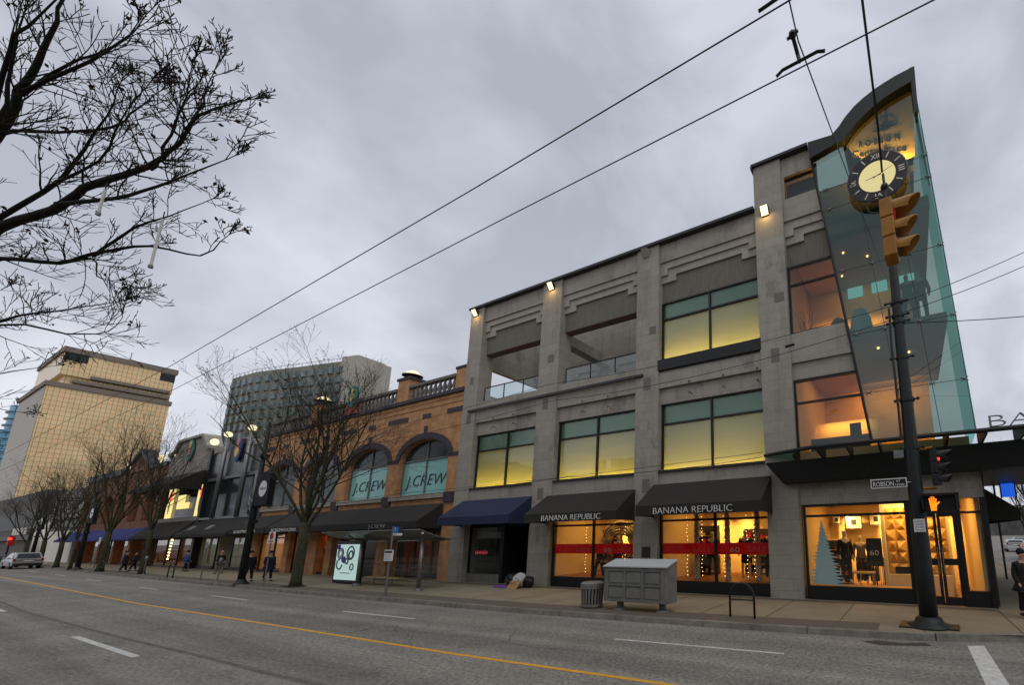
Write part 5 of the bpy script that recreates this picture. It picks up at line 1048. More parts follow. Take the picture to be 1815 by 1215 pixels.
shelf_unit(-12.0, Y0+3.1, .6, 1.1, 2.2, 'shelf unit with dark goods behind the wreath', 4)
shelf_unit(-3.1, Y0+4.3, .22, .9, 1.9, 'shelf unit of folded goods behind the frosted tree', 5)
shelf_unit(-27.2, Y0+3.4, .25, 1.6, 2.3, 'dim shelf unit inside the shop behind the bus shelter', 6)
shelf_unit(-25.3, Y0+2.9, .25, 1.0, 2.3, 'dim shelf unit near the right end of the brick building shop', 7)
# ------------------------------------------------------------------ bare trees
def grow(tr, tw, lf, p, d, L_, r, lvl, rng, up=.25, leafy=.0, kids=(6,5,4), side=None, maxl=3):
    """one limb and everything it bears; thick wood goes to tr, twigs to tw, dry leaves to lf"""
    n_ = 6 if lvl < 2 else 4; P = [Vector(p)]; d = Vector(d).normalized(); R = [r]; dirs = [d.copy()]
    for k in range(n_):
        d = (d+Vector((rng.uniform(-.16,.16), rng.uniform(-.16,.16), rng.uniform(-.08,.12)+up*.18))).normalized()
        P.append(P[-1]+d*L_/n_); R.append(max(r*(1-.72*(k+1)/n_), .0045)); dirs.append(d.copy())
    (tr if lvl < 2 else tw).tube(P, R, 6 if lvl < 1 else (5 if lvl < 2 else 3), cap=False)
    if lvl < maxl:
        kn = kids[min(lvl, len(kids)-1)]
        for i in range(kn):
            f = .22+.78*(i+rng.random()*.7)/kn; f = min(f, .98); j = min(int(f*n_), n_-1); u = f*n_-j; q = P[j].lerp(P[j+1], u); dd = dirs[j+1]
            ang = rng.uniform(.45,.95); ph = rng.uniform(0, 2*pi); o = dd.orthogonal().normalized(); o = Matrix.Rotation(ph, 3, dd) @ o
            nd = (dd*cos(ang)+o*sin(ang)); nd.z += up*.6
            grow(tr, tw, lf, q, nd, L_*rng.uniform(.42,.66)*(1.15-.5*f), max(R[j]*.55, .005), lvl+1, rng, up, leafy, kids, maxl=maxl)
    elif lf is not None and rng.random() < leafy:
        q = P[-1]
        for _ in range(rng.choice((1,1,2,3))):
            a = Vector((rng.uniform(-.05,.05), rng.uniform(-.05,.05), rng.uniform(-.08,.0))); b = Vector((rng.uniform(-1,1), rng.uniform(-1,1), rng.uniform(-1,1))).normalized()*.035; c = b.orthogonal().normalized()*.022
            lf.add([q+a+b, q+a+c, q+a-b, q+a-c], [(0,1,2,3)])
def finish_tree(t, tr, tw, lf, bark='bark'):
    tr.build('trunk', bark, t, smooth=True, fix=False); c = tw.build('crown', 'twig', t, fix=False)
    if lf.v: lf.build('dry_leaves', 'dry_leaf', c, fix=False)
def street_tree(x, y, h, seed, label, fork=3.2, r=.2, kids=(8,6,5), limbs=6, spread=.55, leafy=.12, lean=0, group='bare street trees along the pavement', maxl=3):
    rng = random.Random(seed); t = thing('bare_tree', label, 'tree', (x,y,.15), group); tr, tw, lf = MB(), MB(), MB()
    P = [(x,y,.1),(x+lean*.3,y,.5),(x+lean*.6+rng.uniform(-.05,.05),y+.03,fork*.6),(x+lean,y,fork)]
    tr.tube(P, [r*1.35,r*1.05,r*.95,r*.92], 10)
    for i in range(limbs):
        a = 2*pi*i/limbs+rng.uniform(-.3,.3); s_ = spread*rng.uniform(.55,1.15); z0 = fork-.15+rng.uniform(-.5,.25)
        grow(tr, tw, lf, (x+lean,y,z0), (cos(a)*s_, sin(a)*s_, 1), (h-fork)*rng.uniform(.78,1.0), r*.34, 0, rng, .30, leafy, kids, maxl=maxl)
    grow(tr, tw, lf, (x+lean,y,fork-.1), (.05,0,1), (h-fork)*.95, r*.42, 0, rng, .4, leafy, kids, maxl=maxl)
    finish_tree(t, tr, tw, lf); return t
street_tree(-28.9, 11.3, 11.0, 5, 'bare tree with mossy trunk and wide forked crown in front of the orange brick arches', 3.4, .22, (9,6,5), 7, .50, .3)
street_tree(-54.6, 11.75, 10.8, 12, 'bare tree with upswept crown in front of the lit poster building', 3.6, .17, (8,5,4), 5, .32, .05)
street_tree(-64.2, 11.5, 12.6, 23, 'tall bare tree before the middle of the royal blue awning', 3.6, .21, (8,5,4), 6, .36, .05)
street_tree(-74.0, 11.5, 9.8, 31, 'slim bare tree beside the second black lamp pole', 3.0, .12, (6,5,4), 5, .35, .0)
street_tree(-81.5, 11.8, 10.8, 44, 'bare tree with a thick trunk at the left end of the royal blue awning', 3.0, .18, (7,5,4), 5, .40, .0)
street_tree(-94, 12.4, 10.8, 52, 'bare tree standing beside the white hoarding behind the silver car', 3.0, .2, (8,5,4), 5, .5, .0)
street_tree(-108, 13, 9.5, 57, 'farthest bare tree at the left edge, beyond the parked cars', 3.0, .2, (8,5,4), 5, .5, .0)
s = MB(); random.seed(8)
for k in range(260):
    a = random.random()*6.28; q = .25+random.random()*.35; x, y = -28.9+q*cos(a)*1.3, 11.25+q*sin(a)*.8; h = random.uniform(.04,.11); s.add([(x-.02,y,.15),(x+.02,y,.15),(x+random.uniform(-.03,.03),y+random.uniform(-.03,.03),.15+h)], [(0,1,2)])
o = s.build('grass_tuft', 'moss', fix=False); o['kind'] = 'stuff'; o['label'] = 'tuft of green moss and grass at the foot of the mossy tree'
# large overhanging tree on the near side of the street
LIMBS = [([(-14.6,-.3,5.2),(-13.6,.3,6.9),(-12.71,.53,7.43),(-11.55,.82,7.51),(-10.66,.96,7.67),(-9.79,1.13,7.65),(-9.02,1.26,7.63),(-8.38,1.30,7.67),(-7.76,1.32,7.83),(-6.9,1.49,7.79)],.13),
([(-9.2,1.26,7.6),(-8.59,1.23,7.5),(-8.23,1.2,7.81),(-7.88,1.18,8.05),(-7.56,1.13,8.35)],.035),([(-8.38,1.3,7.67),(-8.11,1.29,7.72),(-7.97,1.33,8.0),(-7.89,1.34,8.37),(-7.75,1.35,8.87)],.035),
([(-14.5,-.3,5.4),(-13.6,.2,7.0),(-12.69,.5,7.58),(-11.67,.8,8.07),(-11.13,.89,8.49),(-10.63,.95,8.94),(-10.25,.95,9.37)],.085),([(-11.67,.8,8.07),(-11.38,.78,7.93),(-10.25,.95,7.93),(-9.32,.95,8.26),(-8.41,.99,8.41)],.045),
([(-14.4,-.4,5.5),(-12.6,.0,7.2),(-11.5,.23,8.25),(-10.96,.28,8.82),(-10.47,.32,9.33),(-10.06,.33,9.8),(-9.83,.31,10.4)],.13),([(-10.99,.29,8.83),(-9.84,.53,8.85),(-8.85,.71,8.85),(-8.13,.75,8.82)],.05),
([(-14.7,-.3,6.0),(-14.4,0,8.6),(-13.75,.29,9.49),(-12.4,.72,9.28),(-11.14,1.09,9.13),(-10.41,1.17,9.22),(-9.67,1.25,9.23)],.07),
([(-14.7,-.2,5.0),(-14.4,.3,6.8),(-13.91,.66,7.34),(-12.69,1.09,7.13),(-11.79,1.3,7.16),(-10.67,1.64,7.14),(-9.71,1.95,6.84),(-8.99,2.05,7.04)],.085),([(-12.0,1.33,7.2),(-10.76,1.47,7.39),(-9.68,1.59,7.28),(-8.55,1.73,7.24)],.04),
([(-11.39,.81,7.55),(-9.93,1.13,7.32),(-8.84,1.28,7.18),(-7.75,1.42,7.09),(-6.85,1.48,6.95)],.05),([(-12.8,1.1,7.15),(-11.98,1.31,7.12),(-11.65,1.37,6.74),(-10.81,1.65,6.44)],.03),
([(-11.0,.0,7.9),(-10.88,.21,8.2),(-10.38,.15,8.9),(-9.81,.1,9.7)],.06),([(-11.4,.2,8.3),(-10.23,.1,8.9),(-9.66,.2,9.2),(-8.9,.4,9.7)],.05),([(-11.0,.3,8.8),(-10.2,.5,9.1),(-9.4,.75,9.25),(-8.6,.9,9.7)],.04)]
def limb_tree(t, limbs, seed, trunk, leafy, tr, tw, lf, tl=.95):
    rng = random.Random(seed)
    for P, r in limbs:
        P = [Vector(q) for q in P]; n_ = len(P); F = []
        for i in range(n_-1):          # smooth the limb and let it wander a little
            for k in range(3):
                u = k/3; p0, p1, p2, p3 = P[max(i-1,0)], P[i], P[i+1], P[min(i+2,n_-1)]
                F.append(.5*((2*p1)+(-p0+p2)*u+(2*p0-5*p1+4*p2-p3)*u*u+(-p0+3*p1-3*p2+p3)*u**3)+Vector((rng.uniform(-.02,.02),)*3))
        F.append(P[-1]); m = len(F); R = [max(r*.62*(1-.93*i/(m-1)), .005) for i in range(m)]
        tr.tube(F, R, 8, cap=False)
        for i in range(2, m):
            for _ in range(3):
                d = (F[min(i+1,m-1)]-F[i-1]).normalized(); o = Matrix.Rotation(rng.uniform(0,2*pi), 3, d) @ d.orthogonal().normalized(); a = rng.uniform(.5,1.0)
                nd = d*cos(a)+o*sin(a); nd.z += .15
                if rng.random() < .40: grow(tr, tw, lf, F[i].lerp(F[i-1], rng.random()), nd, tl*rng.uniform(.6,1.3)*(1.1-.5*i/m), max(min(R[i]*.5,.013), .005), 1, rng, .22, leafy, (4,4,2), maxl=3)
        for _ in range(3): grow(tr, tw, lf, F[-1], (F[-1]-F[-3]).normalized()+Vector((rng.uniform(-.3,.3),rng.uniform(-.3,.3),rng.uniform(-.2,.4))), tl*.4, .007, 1, rng, .2, leafy, (4,4,3), maxl=3)
T = thing('bare_tree', 'big bare tree overhanging the street at the upper left, a few dry leaves left', 'tree', (-14.6,-.4,.15)); tr, tw, lf = MB(), MB(), MB()
tr.tube([(-14.6,-.5,.0),(-14.6,-.5,.6),(-14.65,-.45,3),(-14.6,-.35,5.2),(-14.6,-.3,6.2)], [.42,.32,.27,.24,.16], 12)
limb_tree(T, LIMBS, 77, None, .045, tr, tw, lf, .66); finish_tree(T, tr, tw, lf, 'bark_dark')
T = thing('bare_tree', 'second near side tree behind the big one, fine dense twigs at the left edge', 'tree', (-22.5,-.4,.15)); tr, tw, lf = MB(), MB(), MB()
L8 = [([(-22.6,-.4,4.5),(-19,.3,6.2),(-15.24,.89,6.58),(-13.64,1.30,6.60),(-12.04,1.73,6.59)],.07),([(-19,.2,6.1),(-15.23,.89,6.5),(-13.79,1.47,6.26),(-12.79,1.77,6.22),(-12.28,1.78,6.44)],.045),
      ([(-22.6,-.4,4.5),(-20.5,.3,7),(-18.3,1.0,8.2)],.07),([(-22.6,-.4,5),(-20.4,.6,7.2),(-17.8,1.4,7.6)],.06),([(-21.5,0,5.5),(-19.6,1.2,6.4),(-17.9,1.9,6.6)],.05),([(-22,0,5.2),(-20.2,1.1,5.7),(-18.6,1.7,5.5)],.05)]
tr.tube([(-22.6,-.5,0),(-22.6,-.45,2.5),(-22.6,-.4,5)], [.32,.24,.2], 10); limb_tree(T, L8, 91, None, .08, tr, tw, lf, .95); finish_tree(T, tr, tw, lf, 'bark_dark')
for x, y, z1, z0, lab in ((-9.2,1.46,6.95,6.22,'white light tube hanging lowest from the tip of the big tree limb'),(-9.85,1.03,7.35,6.98,'faint white light tube hanging among the inner branches of the big tree')):
    t = thing('hanging_light_tube', lab, 'light tube', (x,y,z1)); s = MB(); s.tube([(x,y,z1),(x-.01,y,z0)], .015, 8); s.build('tube', 'letter_white', t); s = MB(); s.tube([(x,y,z1),(x,y,z1+.12)], .006, 4); s.build('cord', 'seam', t); s = MB(); s.tube([(x-.01,y,z0-.04),(x-.01,y,z0)], .025, 8); s.build('end_cap', 'steel_grey', t)

# ------------------------------------------------------------------ signal pole at the corner
PX, PY = .12, 12.24
PL = thing('signal_pole', 'tall tapered black steel pole at the kerb carrying the street sign and wire clamps', 'pole', (PX,PY,.15))
s = MB(); s.tube([(PX,PY,.15),(PX,PY,1.5),(PX+.02,PY,5),(PX+.05,PY,9.8),(PX+.09,PY,12.0)], [.215,.205,.165,.115,.09], 16); s.build('shaft', 'black_steel', PL, smooth=True)
s = MB(); s.lathe([(.52,.15),(.50,.20),(.33,.26),(.29,.36),(.24,.40)], PX, PY, 20); s.build('base_flange', 'black_steel', PL, smooth=True)
s = MB(); s.xy([(-.55,11.85),(.72,11.9),(.78,12.5),(-.5,12.6)], .15, .19); s.build('base_plate', 'bronze_plate', PL)
for z in (8.75,8.35,8.15,5.9,4.6,7.1): s = MB(); q = .165 if z < 6 else .14; s.lathe([(q+.02,z-.05),(q+.02,z+.05)], PX+.04, PY, 14); s.tube([(PX-.25,PY-.05,z),(PX+.3,PY-.05,z)], .025, 6); s.ball((PX-.25,PY-.05,z), .045, 8, 5); s.ball((PX+.3,PY-.05,z), .045, 8, 5); s.build('clamp', 'black_steel', PL)
s = MB(); s.tube([(PX-.17,PY-.08,8.6),(PX-.2,PY-.1,7.5),(PX-.19,PY-.1,6.3),(PX-.2,PY-.12,4.8)], .035, 6); s.build('conduit', 'black_steel', PL)
s = MB(); s.box(PX-.42, PX-.18, PY-.1, PY+.08, 4.35, 4.55); s.build('junction_box', 'steel_grey', PL)
s = MB(); s.box(PX-.12, PX+.14, PY-.235, PY-.215, 2.42, 2.74); o = s.build('notice', 'letter_white', PL)
for k in range(4): text(('NOTICE','NO STOPPING','ANY TIME','TOW ZONE')[k], PX-.09, PY-.24, 2.66-.07*k, .05, 'letter_dark', o, fit=.2, depth=.002)
t = thing('street_name_sign', 'black street name sign with white letters reading ROBSON beside the signal pole', 'street sign', (-.45,PY-.22,3.68))
s = MB(); s.box(-.92, -.05, PY-.22, PY-.20, 3.56, 3.80); s.build('border', 'letter_white', t); s = MB(); s.box(-.895, -.075, PY-.225, PY-.221, 3.585, 3.775); s.build('plate', 'dark_frame', t)
text('ROBSON', -.86, PY-.229, 3.605, .18, 'letter_white', t, fit=.5, depth=.002); text('ST', -.30, PY-.229, 3.69, .08, 'letter_white', t, fit=.1, depth=.002); text('1000', -.32, PY-.229, 3.60, .08, 'letter_white', t, fit=.2, depth=.002)
s = MB(); s.tube([(-.08,PY-.2,3.68),(PX,PY-.1,3.68)], .02, 6); s.build('bracket', 'steel_grey', t)
mat('lens_red', (.5,.01,.01), rough=.3, var=0, emit=(1,.02,.02), estr=.08)
def signal(name, label, loc, rz, sc_=1.0, body='signal_yellow', lit=0, lm='led_red', r=.15):
    t = thing(name, label, 'traffic light', (0,0,0)); s = MB(); H = .36
    for k in range(3):
        z = -k*H; s.box(-.17,.03,-.17,.17, z-H+.006, z-.006)
    s.build('housing', body, t, bevel=.02)
    s = MB()
    for k in range(3):
        z = -k*H-H/2; q = r if k else r*1.12; L_ = .34 if k else .42; n_ = 12; vs = []; fs = []
        for i in range(n_+1):
            a = rad(-25)+rad(230)*i/n_; 
            ext = L_*(.55+.45*max(sin(a),0)); vs += [(.03,q*cos(a),z+q*sin(a)),(.03+ext,q*cos(a)*1.02,z+q*sin(a)*1.02-.03),(.03+ext,(q-.012)*cos(a),z+(q-.012)*sin(a)-.03),(.03,(q-.012)*cos(a),z+(q-.012)*sin(a))]
        for i in range(n_): b = i*4; fs += [(b,b+4,b+5,b+1),(b+1,b+5,b+6,b+2),(b+2,b+6,b+7,b+3)]
        v = MB(); v.add(vs, fs); v.build('visor', body, t, smooth=True)
        v = MB(); v.lathe([(q*.92,0),(q*.6,.02),(0.01,.035)], 0, 0, 16); v.v = [(.03+c, a, z+b) for a, b, c in v.v]; v.build('lens', lm if k == lit else 'dark_frame', t, smooth=True)
    s.tube([(-.07,0,0),(-.07,0,.12)], .035, 8); s.build('top_fitting', 'black_steel', t)
    t.location = loc; t.rotation_euler = (0,0,rz); t.scale = (sc_,)*3; return t
signal('traffic_signal', 'yellow traffic signal hanging in front of the clock, its hoods pointing right', (.17,7.2,8.02), rad(-5), 1.02, lm='lens_red')
s = MB(); s.tube([(.10,7.2,8.08),(.10,7.2,8.6)], .025, 6); s.ball((.10,7.2,8.35), .07, 8, 6); s.tube([(.1+.16*cos(a)-.15,7.2,8.05+.16*sin(a)) for a in [2*pi*k/14 for k in range(15)]], .012, 5)
tag(s.build('signal_hanger', 'dark_frame', loc=(.1,7.2,8.3)), 'insulated hanger and coiled cable above the yellow traffic signal', 'hanger')
signal('traffic_signal', 'dark traffic signal with red light on the side of the pole above the orange hand', (.70,12.2,4.47), rad(-18), .84, 'black_steel')
s = MB(); s.tube([(PX,PY,4.52),(.62,12.2,4.55)], .035, 6); s.build('signal_arm', 'signal_yellow', PL); s = MB(); s.tube([(PX,PY,3.52),(.62,12.2,3.50)], .035, 6); s.build('signal_arm', 'signal_yellow', PL)
t = thing('walk_signal', 'pedestrian signal box showing a lit orange hand', 'pedestrian signal', (.62,12.0,2.9)); s = MB()
s.box(.27, .99, 11.93, 12.15, 2.90, 3.31); s.build('housing', 'dark_frame', t, bevel=.03); s = MB(); s.box(.23, 1.03, 11.72, 11.93, 3.31, 3.335); s.box(.23,.27,11.78,11.93,2.95,3.31); s.box(.99,1.03,11.78,11.93,2.95,3.31); s.build('visor', 'dark_frame', t)
s = MB(); y = 11.922; hx, hz = .46, 3.0
s.xz([(hx-.065,hz+.10),(hx-.05,hz-.055),(hx+.055,hz-.055),(hx+.07,hz+.06),(hx+.135,hz+.125),(hx+.12,hz+.145),(hx+.065,hz+.11),(hx+.06,hz+.12)], y, y+.006)
for x, h0, tx in ((-.052,.10,-.012),(-.017,.135,-.004),(.018,.13,.003),(.05,.09,.012)): s.xz([(hx+x-.014,hz+.10),(hx+x+.014,hz+.10),(hx+x+.014+tx,hz+.12+h0),(hx+x-.014+tx,hz+.12+h0)], y, y+.006)
s.v = [(hx+.02+(a-hx)*1.12, b, 3.10+(c-3.10)*1.12) for a,b,c in s.v]; s.build('hand_symbol', 'hand_orange', t)
s = MB(); s.tube([(PX,PY,3.35),(.5,12.1,3.35)], .03, 6); s.build('bracket', 'dark_frame', t)

# ------------------------------------------------------------------ wires
def wire(label, pts, r=.012, cat='wire', name='overhead_wire', sag=0):
    P = []
    for (a, b) in zip(pts, pts[1:]):
        for k in range(8): u = k/8; q = Vector(a).lerp(Vector(b), u); q.z -= sag*4*u*(1-u); P.append(q)
    P.append(Vector(pts[-1])); s = MB(); s.tube(P, r, 5); o = s.build(name, 'dark_frame', loc=pts[0], fix=False); return tag(o, label, cat)
wire('trolley wire nearer the camera, the upper of the long diagonal pair', [(-110,3.6,5.6),(-40,2.72,5.75),(-12.74,2.52,5.8),(-3.59,2.30,5.8),(3,2.1,5.8)], .0055, name='trolley_wire')
wire('trolley wire on the lower diagonal, carrying the black splice bar', [(-110,4.3,5.6),(-40,3.3,5.75),(-14.53,3.02,5.8),(-3.61,2.71,5.8),(3,2.56,5.8)], .0055, name='trolley_wire')
t = thing('wire_hanger', 'black splice bar and insulator where the crossing wire meets the lower trolley wire', 'wire fitting', (-.43,2.61,5.8)); s = MB(); s.tube([(-.61,2.615,5.795),(-.56,2.61,5.82),(-.3,2.6,5.82),(-.25,2.6,5.795)], .012, 6); s.build('splice_bar', 'dark_frame', t)
s = MB(); s.tube([(-.43,2.61,5.82),(-.44,2.60,5.88),(-.45,2.5,5.93)], .016, 6); s.ball((-.45,2.5,5.94), .03, 8, 5); s.tube([(-.49,2.5,5.92),(-.41,2.5,5.95)], .012, 5); s.build('insulator', 'dark_frame', t)
s = MB(); s.tube([(-.60,2.17,5.8),(-.3,2.16,5.83),(0,2.15,5.83)], .012, 6); tag(s.build('splice_bar', 'dark_frame', loc=(-.5,2.17,5.8)), 'short black splice bar on the upper trolley wire at the top edge', 'wire fitting')
wire('crossing wire running from the pole out over both trolley wires', [(PX,PY,8.8),(-.43,2.6,6.0),(-.50,-6,7.6)], .0055)
wire('thick black cable coming down to the yellow traffic signal', [(-.05,-8,12.6),(0.02,3,9.9),(.05,5,9.37),(.09,6.3,8.66),(.09,7.15,8.62)], .019, 'cable', 'signal_cable')
wire('cable from the yellow traffic signal back to the top of the pole', [(.10,7.2,8.62),(.2,PY,11.8)], .016, 'cable', 'signal_cable')
for i, (a, b, lab) in enumerate([((PX,PY,8.70),(6,15,11.6),'upper wire leaving the pole to the right'),((PX,PY,8.40),(6,15,11.1),'second wire leaving the pole to the right'),((PX,PY,8.16),(6,12.3,7.4),'lowest nearly level wire leaving the pole to the right')]): wire(lab, [a, b], .011, sag=.15)
import itertools
wire('upper wire from the pole across the concrete facade to the first lamp pole', [(PX,PY,8.7),(-12.2,11.6,8.3),(-33.7,10.85,7.6)], .010, sag=.25)
wire('middle wire from the pole crossing the frosted windows, with a black turnbuckle', [(PX,PY,8.3),(-12.0,11.6,7.6),(-33.6,10.85,7.2)], .010, sag=.35)
wire('low wire along the facade from the canopy to the first lamp pole', [(-4.9,15.2,5.3),(-12,12.6,4.75),(-33.6,10.85,4.25)], .012, sag=.12)
wire('second low wire running beside the brick building sill', [(-4.9,15.3,5.5),(-24,13.5,4.9),(-33.6,10.9,4.45)], .010, sag=.1)
wire('slanting wire between the lamp pole and the dark glass building', [(-33.7,10.85,4.6),(-50,15.4,5.3)], .012)
wire('slanting wire across the foot of the gold tower', [(-71.4,11.5,8.3),(-33.8,10.8,8.8)], .012, sag=.6)
s = MB(); s.tube([(-3.0,12.0,8.02),(-3.0+.28,12.02,8.05)], .045, 8); tag(s.build('turnbuckle', 'dark_frame', loc=(-3,12,8)), 'black turnbuckle on the wire beside the frosted windows', 'wire fitting')

# ------------------------------------------------------------------ lamp poles with banners
def lamp_pole(x, y, label, blabel, h=11.6, banner=True, ornament=True):
    t = thing('lamp_pole', label, 'lamp pole', (x,y,.15), 'black lamp poles along the kerb'); s = MB(); s.tube([(x,y,.15),(x,y,h*.5),(x,y,h)], [.17,.14,.085], 12); s.build('shaft', 'black_steel', t, smooth=True)
    s = MB(); s.lathe([(.36,.15),(.34,.2),(.24,.3),(.18,.42)], x, y, 14); s.build('base_flange', 'black_steel', t)
    for z in (7.4,4.45,3.6): s = MB(); s.box(x-.2, x+.2, y-.2, y+.2, z-.09, z+.09); s.build('clamp', 'black_steel', t)
    if banner:
        b = thing('street_banner', blabel, 'banner', (x+.2,y,6.3), 'black banners with a round white badge'); s = MB()
        s.xz([(x+.25,4.45),(x+1.75,4.45),(x+1.75,5.9),(x+1.6,6.25),(x+1.0,6.4),(x+.4,6.25),(x+.25,5.9)], y-.12, y+.12); s.build('panel', 'cloth_black', b)
        s = MB(); s.lathe([(.46,y-.125),(.46,y-.14)], x+1.05, 0, 24, 'y', 5.4); q = s.build('badge', 'letter_white', b); text('robson', x+.70, y-.145, 5.35, .24, 'letter_dark', q, fit=.7, depth=.004)
        s = MB(); s.tube([(x,y,6.3),(x+1.0,y,6.45)], .025, 6); s.tube([(x,y,4.42),(x+1.8,y,4.42)], .025, 6); s.build('bracket', 'black_steel', b)
    if ornament:
        o_ = thing('wire_ornament', 'curled wire light ornament on the left side of the '+('first' if x > -40 else 'second' if x > -80 else 'third')+' black lamp pole', 'light ornament', (x-.2,y,5.2), 'curled light ornaments on the lamp poles'); rng = random.Random(3)
        for j in range(5):
            P = []
            for k in range(26):
                u = k/25; a = u*4.2+.3*j; q = 1.05*(1-u*.75); P.append((x-.35-1.0*(1-u)*abs(sin(a*.62))-.08*j, y+.05*j, 4.5+1.75*u+.22*cos(a*1.4+j)))
            s = MB(); s.tube(P, .016, 4); s.build('wire_loop', 'paint_grey_light', o_)
    return t
lamp_pole(-33.9, 10.85, 'tall black lamp pole left of the tree, in front of the brick arches', 'black banner with white round badge on the nearest lamp pole', 9.4)
lamp_pole(-71.4, 11.5, 'slim black lamp pole among the middle street trees', 'black banner with white round badge on the middle lamp pole', 8.7)
lamp_pole(-99.5, 12.5, 'distant black lamp pole behind the parked silver car', 'black banner with white round badge farthest down the street', 8.8)
for x, lab, w_ in ((-103.0,'left one of two tall narrow black banners with white letters','left'),(-97.3,'right one of two tall narrow black banners with white letters','right')):
    t = thing('tall_banner', lab, 'banner', (x,13,4.7)); s = MB(); s.box(x-.5, x+.5, 12.95, 13.05, 4.7, 8.4); s.build('panel', 'cloth_black', t)
    for k in range(9): q = MB(); z = 5.0+k*.36; q.box(x-.2, x+.2, 12.93, 12.945, z, z+.06); q.box(x-.2, x-.14, 12.93, 12.945, z+.06, z+.24); q.box(x-.14,x+.1 if k%2 else x+.2,12.93,12.945,z+.13,z+.18); q.build('letter', 'letter_white', t)
    s = MB(); s.tube([(x,13,8.4),(x,15.9,8.4)], .05, 5); s.tube([(x,13,4.7),(x,15.9,4.7)], .05, 5); s.build('bracket', 'black_steel', t)
def post_thing(name, label, cat, x, y, h, parts, group=None, r=.03):
    t = thing(name, label, cat, (x,y,.15), group); s = MB(); s.tube([(x,y,.15),(x,y,h)], r, 8); s.build('post', 'steel_grey', t); parts(t); return t
def meter(x, y, lab):
    def f(t): s = MB(); s.tube([(x,y,1.15),(x,y,1.3),(x,y,1.45),(x,y,1.55)], [.05,.10,.10,.05], 10); s.build('head', 'steel_grey', t, smooth=True); s = MB(); s.lathe([(.1,.15),(.08,.2)], x, y, 10); s.build('foot', 'steel_grey', t)
    return post_thing('parking_meter', lab, 'parking meter', x, y, 1.2, f, 'parking meters at the kerb')
meter(-37.4, 10.95, 'parking meter in front of the woman with the pink hat'); meter(-52.7, 11.45, 'parking meter beside the trunk of the second street tree')
def psign(t):
    s = MB(); s.box(-31.0, -30.3, 10.68, 10.70, 2.4, 2.95); o = s.build('sign_plate', 'letter_white', t); s = MB(); s.lathe([(.19,10.675),(.19,10.67)], -30.65, 0, 20, 'y', 2.74); s.build('red_ring', 'led_dim', t) if False else s.build('red_ring', 'cloth_red', t); text('P', -30.72, 10.665, 2.67, .2, 'letter_dark', o, depth=.002); s = MB(); s.box(-30.92,-30.4,10.672,10.676,2.44,2.5); s.build('green_bar', 'moss', t)
post_thing('parking_sign', 'steel post with a small white parking sign by the tree trunk', 'sign', -30.75, 10.72, 2.95, psign)
def psign2(t): s = MB(); s.box(-40.5, -40.15, 11.03, 11.05, 2.1, 2.5); s.build('sign_plate', 'steel_grey', t)
post_thing('parking_sign', 'thin post with a small grey sign left of the woman in the pink hat', 'sign', -40.35, 11.07, 2.5, psign2)
def psign3(t): s = MB(); s.box(-66.6, -66.1, 11.5, 11.52, 2.5, 3.1); s.build('sign_plate', 'letter_white', t)
post_thing('parking_sign', 'post with white sign below the royal blue awning, between the far trees', 'sign', -66.35, 11.55, 3.1, psign3)
def rack(x, y, lab, wd=.72, bar=True, h=1.08):
    t = thing('bike_rack', lab, 'bike rack', (x,y,.15), 'arched bike racks'); a, b = x-wd/2, x+wd/2; zc = h-wd/2
    s = MB(); s.tube([(a,y,.15),(a,y,zc)]+[(x-wd/2*cos(pi*k/12), y, zc+wd/2*sin(pi*k/12)) for k in range(1,12)]+[(b,y,zc),(b,y,.15)], .032, 10); s.build('hoop', 'black_steel', t, smooth=True)
    s = MB(); s.tube([(a,y,zc-.08),(b,y,zc-.08)], .022, 8); s.build('crossbar', 'black_steel', t)
    s = MB(); s.lathe([(.08,.15),(.08,.165)], a, y, 10); s.build('foot', 'steel_grey', t); s = MB(); s.lathe([(.08,.15),(.08,.165)], b, y, 10); s.build('foot', 'steel_grey', t); return t
rack(-4.5, 11.6, 'black arched bike rack beside the grey storage box'); rack(-45.3, 11.0, 'arched bike rack before the warm lit shop with globe bulbs', 1.0, h=1.15); rack(-62.6, 11.3, 'arched bike rack beside the far walking couple', .9)
# ------------------------------------------------------------------ grey storage box on two legs
t = thing('storage_box', 'grey metal cabinet with six small doors and sloping pale lid on two legs', 'cabinet', (-7.9,11.65,.15)); xa, xb, ya, yb = -9.12, -6.78, 11.36, 11.98
s = MB(); s.hexa([(xa,ya,.42),(xb,ya,.42),(xb,yb,.42),(xa,yb,.42)], [(xa,ya,1.46),(xb,ya,1.46),(xb,yb,1.64),(xa,yb,1.64)]); s.build('body', 'paint_grey', t, bevel=.01)
s = MB(); s.hexa([(xa-.03,ya-.04,1.465),(xb+.03,ya-.04,1.465),(xb+.03,yb+.02,1.66),(xa-.03,yb+.02,1.66)], [(xa-.03,ya-.04,1.50),(xb+.03,ya-.04,1.50),(xb+.03,yb+.02,1.695),(xa-.03,yb+.02,1.695)]); s.build('lid', 'paint_grey_light', t)
for x0 in (-8.90,-8.24,-7.56):
    for z0, z1 in ((.55,.87),(1.0,1.32)):
        s = MB(); s.box(x0, x0+.52, ya-.022, ya-.002, z0, z1); d = s.build('door', 'paint_grey', t, bevel=.006); s = MB(); s.box(x0-.02, x0+.54, ya-.03, ya-.001, z1+.008, z1+.03); s.box(x0-.02,x0-.005,ya-.012,ya-.001,z0,z1); s.build('door_trim', 'seam', d)
s = MB(); s.box(xb-.24, xb-.225, ya-.006, ya-.001, .44, 1.46); s.build('seam', 'seam', t)
for x in (-8.67,-7.10): s = MB(); s.box(x-.08, x+.08, 11.58, 11.72, .2, .42); s.lathe([(.22,.15),(.20,.2),(.1,.22)], x, 11.65, 14); s.build('leg', 'paint_grey', t)
